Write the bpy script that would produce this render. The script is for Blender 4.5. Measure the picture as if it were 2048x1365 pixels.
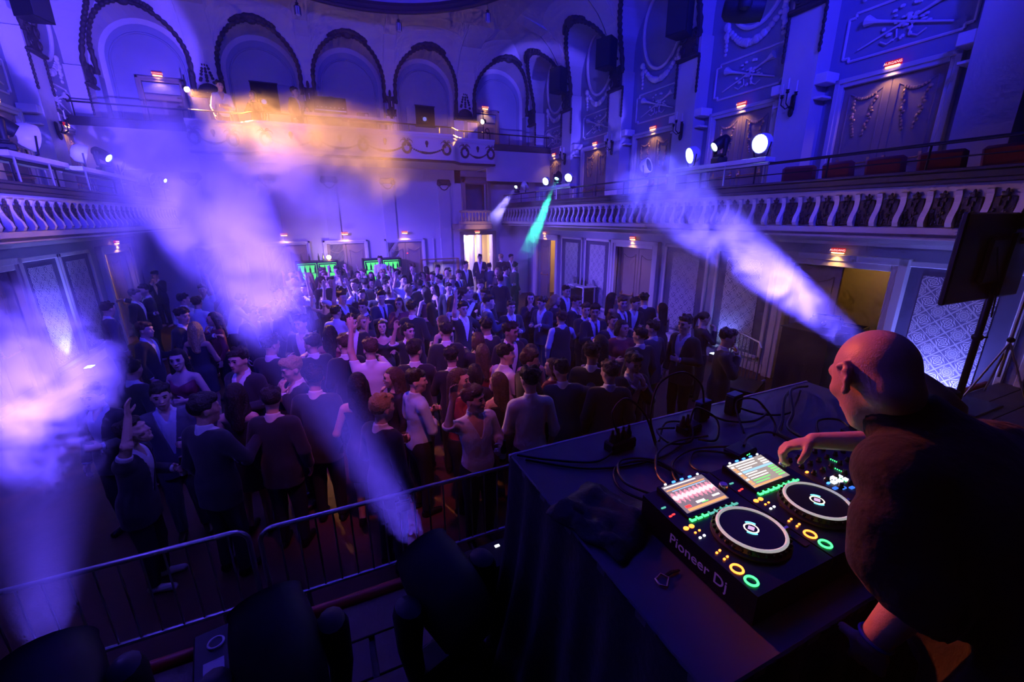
import bpy, bmesh, math, random
import numpy as np
from mathutils import Vector, Matrix, Euler

random.seed(7)
SC = bpy.context.scene
for o in list(bpy.data.objects):
    bpy.data.objects.remove(o)
COL = SC.collection
PI = math.pi

# ---------------------------------------------------------------- camera
CAM_Z = 3.3
cam_d = bpy.data.cameras.new('camera')
cam_d.sensor_fit = 'HORIZONTAL'
cam_d.sensor_width = 36.0
cam_d.lens = 841.55 / 2048 * 36.0
cam_d.clip_start = 0.02
cam = bpy.data.objects.new('camera', cam_d)
COL.objects.link(cam)


def _cam_matrix():
    f = 841.55
    def d(u, v):
        w = Vector((u - 1024, v - 682.5, f)); return w.normalized()
    Y = d(630, 437); Z = -d(1041, 3540)
    Y = (Y - Z * Y.dot(Z)).normalized(); X = Y.cross(Z)
    R = Matrix((X, Y, Z))                 # image axes (x right, y down, z forward) -> hall axes
    flip = Matrix(((1, 0, 0), (0, -1, 0), (0, 0, -1)))
    return (R @ flip).to_4x4()


cam.matrix_world = Matrix.Translation((0, 0, CAM_Z)) @ _cam_matrix()
SC.camera = cam

# ---------------------------------------------------------------- view and world
SC.view_settings.view_transform = 'Standard'
SC.view_settings.look = 'None'
SC.view_settings.gamma = 1.0
SC.view_settings.use_curve_mapping = False
SC.view_settings.exposure = 0.0
SC.cycles.volume_step_rate = 1.0
SC.cycles.volume_max_steps = 128
SC.cycles.max_bounces = 3
SC.cycles.diffuse_bounces = 2
SC.cycles.glossy_bounces = 2
SC.cycles.transparent_max_bounces = 6
SC.cycles.volume_bounces = 0
SC.cycles.use_adaptive_sampling = True
SC.cycles.adaptive_threshold = 0.1
SC.cycles.adaptive_min_samples = 12
SC.cycles.light_sampling_threshold = 0.02
SC.cycles.sample_clamp_indirect = 4.0
SC.cycles.caustics_reflective = False
SC.cycles.caustics_refractive = False
SC.cycles.use_denoising = True

HAZE = 0.007
world = bpy.data.worlds.new('hall_air')
SC.world = world
world.use_nodes = True
world.cycles.sampling_method = 'NONE'
wn = world.node_tree
wn.nodes.clear()
wo = wn.nodes.new('ShaderNodeOutputWorld')
wb = wn.nodes.new('ShaderNodeBackground')
wb.inputs['Color'].default_value = (0.0, 0.004, 0.03, 1)
wb.inputs['Strength'].default_value = 0.25
wn.links.new(wb.outputs[0], wo.inputs['Surface'])
ws = wn.nodes.new('ShaderNodeVolumeScatter')
ws.inputs['Color'].default_value = (1, 1, 1, 1)
ws.inputs['Density'].default_value = HAZE
ws.inputs['Anisotropy'].default_value = 0.25
wn.links.new(ws.outputs[0], wo.inputs['Volume'])

# ---------------------------------------------------------------- hall layout (metres)
CX = 1.62                    # centre line of the hall
DL = 6.83                    # centre line to the lower side walls and pilaster faces
DU = 7.21                    # to the recessed bays of the upper side walls
DF = 5.58                    # to the front of the side galleries
YB = 17.0                    # rear wall
STAGE_Z, STAGE_Y = 1.05, 2.23
BAYS = (1.79, 4.52, 7.25, 9.98, 12.71, 15.44)
Z_DECK = 3.45                # side gallery deck
Z_COVE, Z_CEIL, COVE = 7.2, 9.3, 1.9


def XS(s, d):
    return CX + s * d


# ---------------------------------------------------------------- large lights
def lamp(name, kind, loc, color, power, target=None, size=0.1, spot=None, blend=0.2, vol=None):
    l = bpy.data.lights.new(name, kind)
    l.color = color
    l.energy = power
    if kind == 'SPOT':
        l.spot_size = math.radians(spot); l.spot_blend = blend
    if kind == 'AREA':
        l.shape = 'RECTANGLE'; l.size, l.size_y = size if isinstance(size, tuple) else (size, size)
    else:
        l.shadow_soft_size = size
    if vol is not None:
        l.volume_factor = vol
    o = bpy.data.objects.new(name, l)
    o.location = loc
    if target is not None:
        o.rotation_euler = (Vector(target) - Vector(loc)).to_track_quat('-Z', 'Y').to_euler()
    COL.objects.link(o)
    return o


BLUE = (0.02, 0.03, 1.0)
VIOLET = (0.30, 0.17, 1.0)
# blue fill: bare spots added over the stage, out of view
for x in (-2.6, 0.2, 3.2, 6.0):
    lamp('blue_fill', 'SPOT', (x, 1.2, 7.4), (0.022, 0.018, 1.0), 1450, (x * 0.9 + 0.6, 15.0, 5.6), 0.25, 120, 0.7)
# added bare red spots, one lighting the DJ, one the first rows
lamp('added_red_spot', 'SPOT', (.5, 7.8, 5.0), (1.0, 0.15, 0.028), 2200, (1.35, .55, 2.7), .12, 11, .5)
lamp('added_pink_spot', 'SPOT', (.4, 1.72, 6.6), (1.0, 0.15, 0.24), 620, (.7, 5.4, 1.3), .15, 40, .8)
# ---------------------------------------------------------------- materials
MATS = {}


def mat(name, color=(0.5, 0.5, 0.5), rough=0.6, metal=0.0, var=0.12, scale=6.0, bump=0.0, bscale=40.0,
        emit=None, estr=0.0, spec=0.4, sheen=0.0, alpha=None, trans=0.0):
    if name in MATS:
        return MATS[name]
    m = bpy.data.materials.new(name)
    m.use_nodes = True
    nt = m.node_tree
    b = nt.nodes['Principled BSDF']
    b.inputs['Roughness'].default_value = rough
    b.inputs['Metallic'].default_value = metal
    b.inputs['Specular IOR Level'].default_value = spec
    if sheen:
        b.inputs['Sheen Weight'].default_value = sheen
    if trans:
        b.inputs['Transmission Weight'].default_value = trans
    tc = nt.nodes.new('ShaderNodeTexCoord')
    if var > 0:
        nz = nt.nodes.new('ShaderNodeTexNoise')
        nz.inputs['Scale'].default_value = scale
        nz.inputs['Detail'].default_value = 3
        nt.links.new(tc.outputs['Object'], nz.inputs['Vector'])
        mx = nt.nodes.new('ShaderNodeMix')
        mx.data_type = 'RGBA'
        nt.links.new(nz.outputs['Fac'], mx.inputs['Factor'])
        c = Vector(color)
        mx.inputs['A'].default_value = (*(c * (1 - var)), 1)
        mx.inputs['B'].default_value = (*[min(1, x) for x in c * (1 + var)], 1)
        nt.links.new(mx.outputs['Result'], b.inputs['Base Color'])
    else:
        b.inputs['Base Color'].default_value = (*color, 1)
    if bump > 0:
        n2 = nt.nodes.new('ShaderNodeTexNoise')
        n2.inputs['Scale'].default_value = bscale
        n2.inputs['Detail'].default_value = 4
        nt.links.new(tc.outputs['Object'], n2.inputs['Vector'])
        bp = nt.nodes.new('ShaderNodeBump')
        bp.inputs['Strength'].default_value = bump
        bp.inputs['Distance'].default_value = 0.02
        nt.links.new(n2.outputs['Fac'], bp.inputs['Height'])
        nt.links.new(bp.outputs[0], b.inputs['Normal'])
    if emit:
        b.inputs['Emission Color'].default_value = (*emit, 1)
        b.inputs['Emission Strength'].default_value = estr
        m.cycles.emission_sampling = 'NONE'
    MATS[name] = m
    return m


def glow(name, color, strength, sample=False):
    """surface of something that gives off light: lamp lens, LED, screen segment"""
    m = mat(name, tuple(0.3 * c for c in color), 0.4, var=0, emit=color, estr=strength)
    m.cycles.emission_sampling = 'AUTO' if sample else 'NONE'
    return m


# ---------------------------------------------------------------- mesh building
class MB:
    def __init__(self):
        self.v, self.f, self.mi, self.cur = [], [], [], 0

    def add(self, vs, fs):
        b = len(self.v)
        self.v += [tuple(p) for p in vs]
        self.f += [tuple(i + b for i in q) for q in fs]
        self.mi += [self.cur] * len(fs)
        return self

    def box(self, c, s, rot=None, bev=0.0):
        hx, hy, hz = s[0] / 2, s[1] / 2, s[2] / 2
        if bev > 0:
            b = min(bev, hx * .9, hy * .9, hz * .9)
            vs = []
            for sx in (-1, 1):
                for sy in (-1, 1):
                    for sz in (-1, 1):
                        vs += [Vector((sx * hx, sy * (hy - b), sz * (hz - b))), Vector((sx * (hx - b), sy * hy, sz * (hz - b))),
                               Vector((sx * (hx - b), sy * (hy - b), sz * hz))]
            bm = bmesh.new()
            for p in vs:
                bm.verts.new(p)
            r = bmesh.ops.convex_hull(bm, input=bm.verts)
            bm.verts.index_update()
            vs = [v.co.copy() for v in bm.verts]
            fs = [[v.index for v in q.verts] for q in bm.faces]
            bm.free()
        else:
            vs = [Vector((sx * hx, sy * hy, sz * hz)) for sx in (-1, 1) for sy in (-1, 1) for sz in (-1, 1)]
            fs = [(0, 1, 3, 2), (4, 6, 7, 5), (0, 4, 5, 1), (2, 3, 7, 6), (0, 2, 6, 4), (1, 5, 7, 3)]
        M = rot.to_matrix() if isinstance(rot, Euler) else (Euler(rot).to_matrix() if rot is not None else None)
        return self.add([(M @ p if M else p) + Vector(c) for p in vs], fs)

    def b6(self, x0, x1, y0, y1, z0, z1, bev=0.0):
        return self.box(((x0 + x1) / 2, (y0 + y1) / 2, (z0 + z1) / 2), (abs(x1 - x0), abs(y1 - y0), abs(z1 - z0)), None, bev)

    def path(self, pts, r, n=8, closed=False, cap=True, flat=1.0):
        pts = [Vector(p) for p in pts]
        rs = list(r) if hasattr(r, '__len__') else [r] * len(pts)
        vs, fs = [], []
        L = len(pts)
        up = None
        for i, p in enumerate(pts):
            a = pts[(i - 1) % L] if (closed or i > 0) else p
            b = pts[(i + 1) % L] if (closed or i < L - 1) else p
            t = (b - a)
            t = t.normalized() if t.length > 1e-9 else Vector((0, 0, 1))
            if up is None:
                up = Vector((0, 0, 1)) if abs(t.z) < 0.9 else Vector((0, 1, 0))
            s = t.cross(up)
            if s.length < 1e-6:
                s = t.cross(Vector((1, 0, 0)))
            s.normalize()
            u = s.cross(t).normalized()
            up = u
            for k in range(n):
                an = 2 * PI * k / n
                vs.append(p + s * math.cos(an) * rs[i] + u * math.sin(an) * rs[i] * flat)
        m = L if closed else L - 1
        for i in range(m):
            j = (i + 1) % L
            for k in range(n):
                k2 = (k + 1) % n
                fs.append((i * n + k, i * n + k2, j * n + k2, j * n + k))
        if cap and not closed:
            fs.append(tuple(range(n - 1, -1, -1)))
            fs.append(tuple((L - 1) * n + k for k in range(n)))
        return self.add(vs, fs)

    def tube(self, a, b, r0, r1=None, n=10):
        return self.path([a, b], [r0, r0 if r1 is None else r1], n)

    def lathe(self, prof, n=16, M=None, cap=True):
        vs, fs = [], []
        for (r, z) in prof:
            for k in range(n):
                a = 2 * PI * k / n
                vs.append(Vector((r * math.cos(a), r * math.sin(a), z)))
        for i in range(len(prof) - 1):
            for k in range(n):
                k2 = (k + 1) % n
                fs.append((i * n + k, i * n + k2, (i + 1) * n + k2, (i + 1) * n + k))
        if cap:
            fs.append(tuple(range(n - 1, -1, -1)))
            fs.append(tuple((len(prof) - 1) * n + k for k in range(n)))
        if M is not None:
            vs = [M @ p for p in vs]
        return self.add(vs, fs)

    def ball(self, c, r, n=10, m=7, M=None):
        r = r if hasattr(r, '__len__') else (r, r, r)
        prof_v, fs = [], []
        for i in range(m + 1):
            th = PI * i / m
            for k in range(n):
                a = 2 * PI * k / n
                p = Vector((r[0] * math.sin(th) * math.cos(a), r[1] * math.sin(th) * math.sin(a), -r[2] * math.cos(th)))
                prof_v.append((M @ p if M is not None else p) + Vector(c))
        for i in range(m):
            for k in range(n):
                k2 = (k + 1) % n
                fs.append((i * n + k, i * n + k2, (i + 1) * n + k2, (i + 1) * n + k))
        return self.add(prof_v, fs)

    def prism(self, poly, y0, y1, M=None):
        """poly in local x,z; extruded along y"""
        n = len(poly)
        vs = [Vector((x, y0, z)) for x, z in poly] + [Vector((x, y1, z)) for x, z in poly]
        fs = [tuple(range(n)), tuple(range(2 * n - 1, n - 1, -1))]
        for i in range(n):
            j = (i + 1) % n
            fs.append((i, n + i, n + j, j))
        if M is not None:
            vs = [M @ p for p in vs]
        return self.add(vs, fs)

    def mesh(self, name, mats=None, smooth=False):
        me = bpy.data.meshes.new(name)
        me.from_pydata([tuple(p) for p in self.v], [], self.f)
        if mats:
            for m in (mats if isinstance(mats, (list, tuple)) else [mats]):
                me.materials.append(m)
            if isinstance(mats, (list, tuple)) and len(mats) > 1:
                me.polygons.foreach_set('material_index', self.mi)
        me.update()
        bm = bmesh.new()
        bm.from_mesh(me)
        bmesh.ops.recalc_face_normals(bm, faces=bm.faces)
        bm.to_mesh(me)
        bm.free()
        if smooth:
            me.shade_smooth()
            if smooth != 'all':
                try:
                    me.set_sharp_from_angle(angle=math.radians(40))
                except Exception:
                    pass
        return me

    def obj(self, name, mats, parent=None, smooth=False, loc=None, rotz=None):
        return link(name, self.mesh(name, mats, smooth), parent, loc, rotz)


def link(name, data, parent=None, loc=None, rotz=None, rot=None, scale=None):
    o = bpy.data.objects.new(name, data)
    COL.objects.link(o)
    if parent is not None:
        o.parent = parent
    if loc is not None:
        o.location = loc
    if rotz is not None:
        o.rotation_euler = (0, 0, rotz)
    if rot is not None:
        o.rotation_euler = rot
    if scale is not None:
        o.scale = scale if hasattr(scale, '__len__') else (scale,) * 3
    return o


def tag(o, label=None, cat=None, group=None, kind=None):
    if label: o['label'] = label
    if cat: o['category'] = cat
    if group: o['group'] = group
    if kind: o['kind'] = kind
    return o


def thing(name, label, cat, loc=(0, 0, 0), rotz=0.0, group=None, rot=None):
    o = link(name, None, None, loc, rotz, rot)
    o.empty_display_size = 0.1
    return tag(o, label, cat, group)


def struct(name, loc=(0, 0, 0), rotz=0.0, label=None):
    o = link(name, None, None, loc, rotz)
    o.empty_display_size = 0.1
    return tag(o, label, None, None, 'structure')


def copy_tree(o, parent=None):
    c = o.copy()
    COL.objects.link(c)
    if parent is not None:
        c.parent = parent
    for ch in o.children:
        copy_tree(ch, c)
    return c


def text_mesh(name, body, size, mat_, parent=None, loc=(0, 0, 0), rot=(0, 0, 0), extrude=0.001, align='CENTER', shear=0):
    cu = bpy.data.curves.new(name, 'FONT')
    cu.body = body
    cu.size = size
    cu.extrude = extrude
    cu.align_x = align
    cu.align_y = 'CENTER'
    cu.shear = shear
    cu.resolution_u = 3
    tmp = bpy.data.objects.new(name, cu)
    COL.objects.link(tmp)
    dg = bpy.context.evaluated_depsgraph_get()
    me = bpy.data.meshes.new_from_object(tmp.evaluated_get(dg))
    bpy.data.objects.remove(tmp)
    me.materials.clear()
    me.materials.append(mat_)
    return link(name, me, parent, loc, None, rot)


ROTZ = {1: -PI / 2, -1: PI / 2}      # right and left side walls; local -Y looks into the hall


# ---------------------------------------------------------------- implicit bodies (smooth union of limbs, meshed with surface nets)
def sd_cap(P, a, b, ra, rb):
    a, b = np.array(a, float), np.array(b, float)
    ab = b - a
    t = np.clip(((P - a) @ ab) / max(ab @ ab, 1e-9), 0, 1)
    return np.linalg.norm(P - a - t[:, None] * ab, axis=1) - (ra + (rb - ra) * t)


def sd_ell(P, c, r, R=None):
    q = P - np.array(c, float)
    if R is not None:
        q = q @ np.array(R)            # columns of R are the ellipsoid axes
    r = np.array(r, float)
    k0 = np.linalg.norm(q / r, axis=1)
    k1 = np.linalg.norm(q / (r * r), axis=1)
    return k0 * (k0 - 1) / np.maximum(k1, 1e-6)


def smin(a, b, k):
    h = np.clip(0.5 + 0.5 * (b - a) / k, 0, 1)
    return b + (a - b) * h - k * h * (1 - h)


def sdf_eval(prims, P):
    d = None
    for pr in prims:
        k = pr[-1]
        if pr[0] == 'c':
            e = sd_cap(P, *pr[1:5])
        elif pr[0] == 'e':
            e = sd_ell(P, pr[1], pr[2], pr[3])
        elif pr[0] == '-e':                       # carve
            e = sd_ell(P, pr[1], pr[2], pr[3])
            h = np.clip(0.5 - 0.5 * (d + e) / k, 0, 1)
            d = d + (-e - d) * h + k * h * (1 - h)
            continue
        elif pr[0] == 'clip':                     # keep side where dot(n,p)<=c
            d = np.maximum(d, P @ np.array(pr[1], float) - pr[2])
            continue
        elif pr[0] == 'fn':                       # carve where the function is positive
            d = np.maximum(d, pr[1](P))
            continue
        d = e if d is None else smin(d, e, k)
    return d


def nets(prims, vox, lo=None, hi=None):
    pts, rad = [], []
    for pr in prims:
        if pr[0] == 'c':
            pts += [pr[1], pr[2]]; rad += [pr[3], pr[4]]
        elif pr[0] == 'e':
            pts.append(pr[1]); rad.append(max(pr[2]))
    pts, rad = np.array(pts, float), np.array(rad)[:, None]
    l = (pts - rad).min(0) - 3 * vox if lo is None else np.array(lo, float)
    h = (pts + rad).max(0) + 3 * vox if hi is None else np.array(hi, float)
    n = np.ceil((h - l) / vox).astype(int) + 1
    # coarse pass, then only the cells near the surface
    cs = 4
    nc = np.ceil((n - 1) / cs).astype(int)
    g = np.stack(np.meshgrid(*[np.arange(k) for k in nc], indexing='ij'), -1).reshape(-1, 3)
    cc = l + (g * cs + cs / 2) * vox
    dc = sdf_eval(prims, cc)
    near = g[np.abs(dc) < vox * cs * 1.35 + 0.012]
    N = nc * cs + 1
    D = np.full(tuple(N), 1.0)
    mask = np.zeros(tuple(N), bool)
    rr = np.arange(cs + 1)
    off = np.stack(np.meshgrid(rr, rr, rr, indexing='ij'), -1).reshape(-1, 3)
    idx = (near[:, None, :] * cs + off[None]).reshape(-1, 3)
    mask[idx[:, 0], idx[:, 1], idx[:, 2]] = True
    ii = np.argwhere(mask)
    D[ii[:, 0], ii[:, 1], ii[:, 2]] = sdf_eval(prims, l + ii * vox)
    # inside of skipped blocks must read negative
    far_in = g[(np.abs(dc) >= vox * cs * 1.35 + 0.012) & (dc < 0)]
    if len(far_in):
        idx = (far_in[:, None, :] * cs + off[None]).reshape(-1, 3)
        sel = ~mask[idx[:, 0], idx[:, 1], idx[:, 2]]
        idx = idx[sel]
        D[idx[:, 0], idx[:, 1], idx[:, 2]] = -1.0
    S = D < 0
    C = [S[a:N[0] - 1 + a, b:N[1] - 1 + b, c:N[2] - 1 + c] for a in (0, 1) for b in (0, 1) for c in (0, 1)]
    cnt = sum(c.astype(int) for c in C)
    act = (cnt > 0) & (cnt < 8)
    cells = np.argwhere(act)
    vid = np.full(act.shape, -1, int)
    vid[act] = np.arange(len(cells))
    acc = np.zeros((len(cells), 3)); num = np.zeros(len(cells))
    cor = np.array([(a, b, c) for a in (0, 1) for b in (0, 1) for c in (0, 1)])
    for i in range(8):
        for j in range(i + 1, 8):
            if np.abs(cor[i] - cor[j]).sum() != 1:
                continue
            pi, pj = cells + cor[i], cells + cor[j]
            di, dj = D[pi[:, 0], pi[:, 1], pi[:, 2]], D[pj[:, 0], pj[:, 1], pj[:, 2]]
            s = (di < 0) != (dj < 0)
            t = np.where(s, di / np.where(s, di - dj, 1), 0)
            acc += np.where(s[:, None], cor[i] + t[:, None] * (cor[j] - cor[i]), 0)
            num += s
    V = l + (cells + acc / num[:, None]) * vox
    F = []
    for ax in range(3):
        o1, o2 = [(1, 2), (2, 0), (0, 1)][ax]
        e = np.zeros(3, int); e[ax] = 1
        A = S[:N[0] - e[0], :N[1] - e[1], :N[2] - e[2]]
        B = S[e[0]:, e[1]:, e[2]:]
        ed = np.argwhere(A != B)
        ok = (ed[:, o1] > 0) & (ed[:, o2] > 0)
        for a in range(3):
            ok &= ed[:, a] < act.shape[a]
        ed = ed[ok]
        d1 = np.zeros(3, int); d1[o1] = 1
        d2 = np.zeros(3, int); d2[o2] = 1
        q = [vid[tuple((ed - d1 * a - d2 * b).T)] for a, b in ((0, 0), (1, 0), (1, 1), (0, 1))]
        inside = S[tuple(ed.T)]
        Q = np.stack(q, 1)
        Q[~inside] = Q[~inside][:, ::-1]
        F.append(Q[(Q >= 0).all(1)])
    return V, np.concatenate(F)


def body_mesh(name, prims, vox, mats, cut=None, matfn=None):
    """implicit surface as a mesh; cut(centres) -> faces to drop; matfn(centres) -> material index"""
    V, F = nets(prims, vox)
    if cut is not None:
        keep = ~cut(V[F].mean(1))
        F = F[keep]
        used = np.unique(F)
        m = np.full(len(V), -1); m[used] = np.arange(len(used))
        V, F = V[used], m[F]
    me = bpy.data.meshes.new(name)
    me.vertices.add(len(V)); me.vertices.foreach_set('co', V.ravel())
    me.loops.add(F.size); me.loops.foreach_set('vertex_index', F.ravel())
    me.polygons.add(len(F))
    me.polygons.foreach_set('loop_start', np.arange(0, F.size, 4))
    me.update(calc_edges=True)
    for m in (mats if isinstance(mats, (list, tuple)) else [mats]):
        me.materials.append(m)
    if matfn is not None:
        me.polygons.foreach_set('material_index', matfn(V[F].mean(1)).astype(np.int32))
    me.validate()
    me.shade_smooth()
    return me
# ================================================================ materials of the hall
M_PLASTER = mat('cream_plaster', (0.62, 0.60, 0.58), 0.75, var=0.05, scale=2.5, bump=0.08, bscale=25)
M_PANEL = mat('grey_blue_panel', (0.30, 0.32, 0.40), 0.7, var=0.08, scale=2.0, bump=0.06)
M_STUCCO = mat('white_stucco', (0.78, 0.76, 0.74), 0.6, var=0.06, scale=14)
M_DARKORN = mat('dark_bronze_ornament', (0.045, 0.035, 0.03), 0.5, var=0.3, scale=20, bump=0.5, bscale=60)
M_CEIL = mat('ceiling_plaster', (0.55, 0.54, 0.58), 0.85, var=0.05, scale=1.2)
M_WOODFLOOR = mat('dark_parquet', (0.085, 0.035, 0.022), 0.5, var=0.35, scale=9, bump=0.1)
M_STAGEWOOD = mat('stage_board', (0.10, 0.07, 0.06), 0.6, var=0.3, scale=7, bump=0.12)
M_DOOR = mat('painted_door', (0.34, 0.27, 0.21), 0.5, var=0.06, scale=3)
M_DOORDARK = mat('brown_door_panel', (0.24, 0.18, 0.16), 0.5, var=0.1, scale=3)
M_GOLD = mat('gilded_relief', (0.62, 0.42, 0.20), 0.4, metal=0.3, var=0.15, scale=30)
M_IRON = mat('black_iron', (0.02, 0.02, 0.022), 0.45, metal=0.5, var=0.2, scale=15)
M_STEEL = mat('galvanised_steel', (0.55, 0.56, 0.58), 0.35, metal=0.8, var=0.1, scale=20)
M_LEDGE = mat('dark_ledge', (0.05, 0.045, 0.05), 0.55, var=0.2, scale=8)
M_BRASS = mat('brass_bar', (0.75, 0.50, 0.22), 0.3, metal=0.9, var=0.08)
M_BLACK = mat('black_plastic', (0.014, 0.014, 0.016), 0.45, var=0.15, scale=30)
M_WHITEPL = mat('white_plastic', (0.75, 0.75, 0.76), 0.4, var=0.04)
M_RED = glow('sign_red', (1.0, 0.06, 0.03), 3.0)
M_WARMLENS = glow('warm_lamp_lens', (1.0, 0.50, 0.16), 9.0)
M_SIGNBACK = mat('sign_red_housing', (0.35, 0.02, 0.02), 0.4, var=0.05, emit=(0.9, 0.015, 0.01), estr=0.5)


def damask():
    m = bpy.data.materials.new('damask_wall_cloth')
    m.use_nodes = True
    nt = m.node_tree
    N, Lk = nt.nodes, nt.links
    b = N['Principled BSDF']
    b.inputs['Roughness'].default_value = 0.55
    tc = N.new('ShaderNodeTexCoord')
    sp = N.new('ShaderNodeSeparateXYZ')
    Lk.new(tc.outputs['Object'], sp.inputs[0])

    def mth(op, a, bb=None, c=None):
        n = N.new('ShaderNodeMath'); n.operation = op
        for i, v in enumerate((a, bb, c)):
            if v is None: continue
            if isinstance(v, (int, float)): n.inputs[i].default_value = v
            else: Lk.new(v, n.inputs[i])
        return n.outputs[0]
    cell = 0.29

    def rosette(ox, oz, freq, ring):
        u = mth('SUBTRACT', mth('FRACT', mth('MULTIPLY_ADD', sp.outputs[0], 1 / cell, ox)), 0.5)
        v = mth('SUBTRACT', mth('FRACT', mth('MULTIPLY_ADD', sp.outputs[2], 1 / cell, oz)), 0.5)
        r = mth('SQRT', mth('ADD', mth('MULTIPLY', u, u), mth('MULTIPLY', v, v)))
        a = mth('ARCTAN2', v, u)
        pet = mth('MULTIPLY', mth('SINE', mth('MULTIPLY', a, freq)), 0.06)
        w = mth('SINE', mth('MULTIPLY', mth('ADD', r, pet), ring))
        inside = mth('LESS_THAN', mth('ADD', r, mth('MULTIPLY', pet, 0.5)), 0.30)
        return mth('MULTIPLY', mth('GREATER_THAN', w, 0.0), inside), u, v
    r1, u, v = rosette(0.0, 0.0, 8.0, 62.0)
    r2, u2, v2 = rosette(0.5, 0.5, 4.0, 48.0)
    dia = mth('ABSOLUTE', mth('SUBTRACT', mth('ADD', mth('ABSOLUTE', u), mth('ABSOLUTE', v)), 0.5))
    wav = mth('MULTIPLY', mth('SINE', mth('MULTIPLY', mth('ADD', u, v), 80)), 0.03)
    lat = mth('LESS_THAN', mth('ADD', dia, wav), 0.035)
    pat = mth('MAXIMUM', mth('MAXIMUM', r1, r2), lat)
    mx = N.new('ShaderNodeMix'); mx.data_type = 'RGBA'
    Lk.new(pat, mx.inputs['Factor'])
    mx.inputs['A'].default_value = (0.16, 0.15, 0.22, 1)
    mx.inputs['B'].default_value = (0.70, 0.72, 0.70, 1)
    Lk.new(mx.outputs['Result'], b.inputs['Base Color'])
    return m


M_DAMASK = damask()

# ================================================================ floor, stage
fl = MB().b6(XS(-1, DL + 1.8), XS(1, DL + 1.8), -3.0, YB + 2.6, -0.2, 0.0).obj('floor', M_WOODFLOOR)
tag(fl, 'dark reddish parquet dance floor under the crowd', kind='structure')

st = struct('stage_floor', label='raised stage floor of dark boards in front of the barriers')
MB().b6(XS(-1, DL), XS(1, DL), -3.0, STAGE_Y - 0.03, 0.0, STAGE_Z - 0.035).obj('stage_body', M_LEDGE, st)
plank_w = 0.24
pm = MB().b6(-2.0, 2.0, -plank_w / 2 + 0.004, plank_w / 2 - 0.004, -0.017, 0.017, 0.004).mesh('plank', M_STAGEWOOD)
for j in range(14):
    for i in range(4):
        x = XS(-1, DL) + 1.2 + i * 4.03 + (2.0 if j % 2 else 0.0)
        if x - 2 < XS(1, DL) - 0.2:
            xm = min(x, XS(1, DL) - 2.0)
            xm = max(xm, XS(-1, DL) + 2.0)
            link('plank', pm, st, (xm, STAGE_Y - 0.14 - j * plank_w, STAGE_Z - 0.0175 + 0.0008 * (i % 2)))
MB().tube((XS(-1, DL) + .3, STAGE_Y + 0.02, STAGE_Z + 0.01), (XS(1, DL) - .3, STAGE_Y + 0.02, STAGE_Z + 0.01), 0.035, n=10).obj(
    'edge_rail', mat('dark_red_edge', (0.35, 0.03, 0.02), 0.4, var=0.2), st, True)

# ================================================================ side walls
LOW_DOORS = (4.53, 9.99, 15.34)
DW, DH = 1.62, 2.42           # lower door opening


def off(z):
    t = min(1.0, max(0.0, (z - Z_COVE) / (Z_CEIL - Z_COVE)))
    return COVE * (1 - math.sqrt(max(0.0, 1 - t * t)))


AW, ASP = 1.12, 7.74          # arch half width and spring height


def arch_curve(c, w=AW, spring=ASP, z0=Z_COVE, n=18):
    pts = [(c - w, z0), (c - w, (z0 + spring) / 2)]
    pts += [(c - w * math.cos(PI * i / n), spring + w * math.sin(PI * i / n)) for i in range(n + 1)]
    pts += [(c + w, (z0 + spring) / 2), (c + w, z0)]
    return pts


def cove_mesh(name, x0, x1, centres, depth):
    """vault over a row of arches, in wall coordinates (x along, -y into the hall)"""
    m = MB()
    cols = []
    edges = [x0] + [(a + b) / 2 for a, b in zip(centres, centres[1:])] + [x1]
    def col(x, zs):
        zz = [zs + (Z_CEIL - zs) * (k / 7) for k in range(8)]
        return [(x, -off(z), z) for z in zz]
    for i, c in enumerate(centres):
        strip = [col(edges[i], Z_COVE), col(c - AW, Z_COVE)]
        n = 16
        strip += [col(c - AW * math.cos(PI * k / n), ASP + AW * math.sin(PI * k / n)) for k in range(n + 1)]
        strip += [col(c + AW, Z_COVE), col(edges[i + 1], Z_COVE)]
        vs = [p for s in strip for p in s]
        fs = []
        for a in range(len(strip) - 1):
            for k in range(7):
                fs.append((a * 8 + k, a * 8 + k + 1, (a + 1) * 8 + k + 1, (a + 1) * 8 + k))
        m.add(vs, fs)
        ac = arch_curve(c)
        vs = [(x, -off(z), z) for x, z in ac] + [(x, depth, z) for x, z in ac]
        L = len(ac)
        m.add(vs, [(k, k + 1, L + k + 1, L + k) for k in range(L - 1)])
    return m.mesh(name, M_CEIL)


def border_mesh():
    m = MB()
    ac = arch_curve(0, n=26)
    fine = []
    for (a, b) in zip(ac, ac[1:]):
        for k in range(3):
            t = k / 3
            fine.append((a[0] + (b[0] - a[0]) * t, a[1] + (b[1] - a[1]) * t))
    fine.append(ac[-1])
    rs = [0.062 + 0.016 * math.sin(i * 2.1) for i in range(len(fine))]
    m.path([(x, -off(z) - 0.02, z) for x, z in fine], rs, 8)
    return m.mesh('arch_border', M_DARKORN, True)


def keystone_mesh():
    m = MB()
    rnd = random.Random(3)
    for i in range(-9, 10):
        a = i * 0.055
        x, z = (AW + 0.07) * math.sin(a), ASP + (AW + 0.07) * math.cos(a)
        r = 0.075 + 0.03 * rnd.random() - 0.004 * abs(i)
        m.ball((x, -off(z) - 0.03, z), (r, r * .8, r), 7, 5)
    m.ball((0, -off(ASP + AW) - 0.06, ASP + AW), (0.16, 0.09, 0.13), 10, 6)
    return m.mesh('keystone_ornament', M_DARKORN, True)


BORDER, KEYST = border_mesh(), keystone_mesh()


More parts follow.
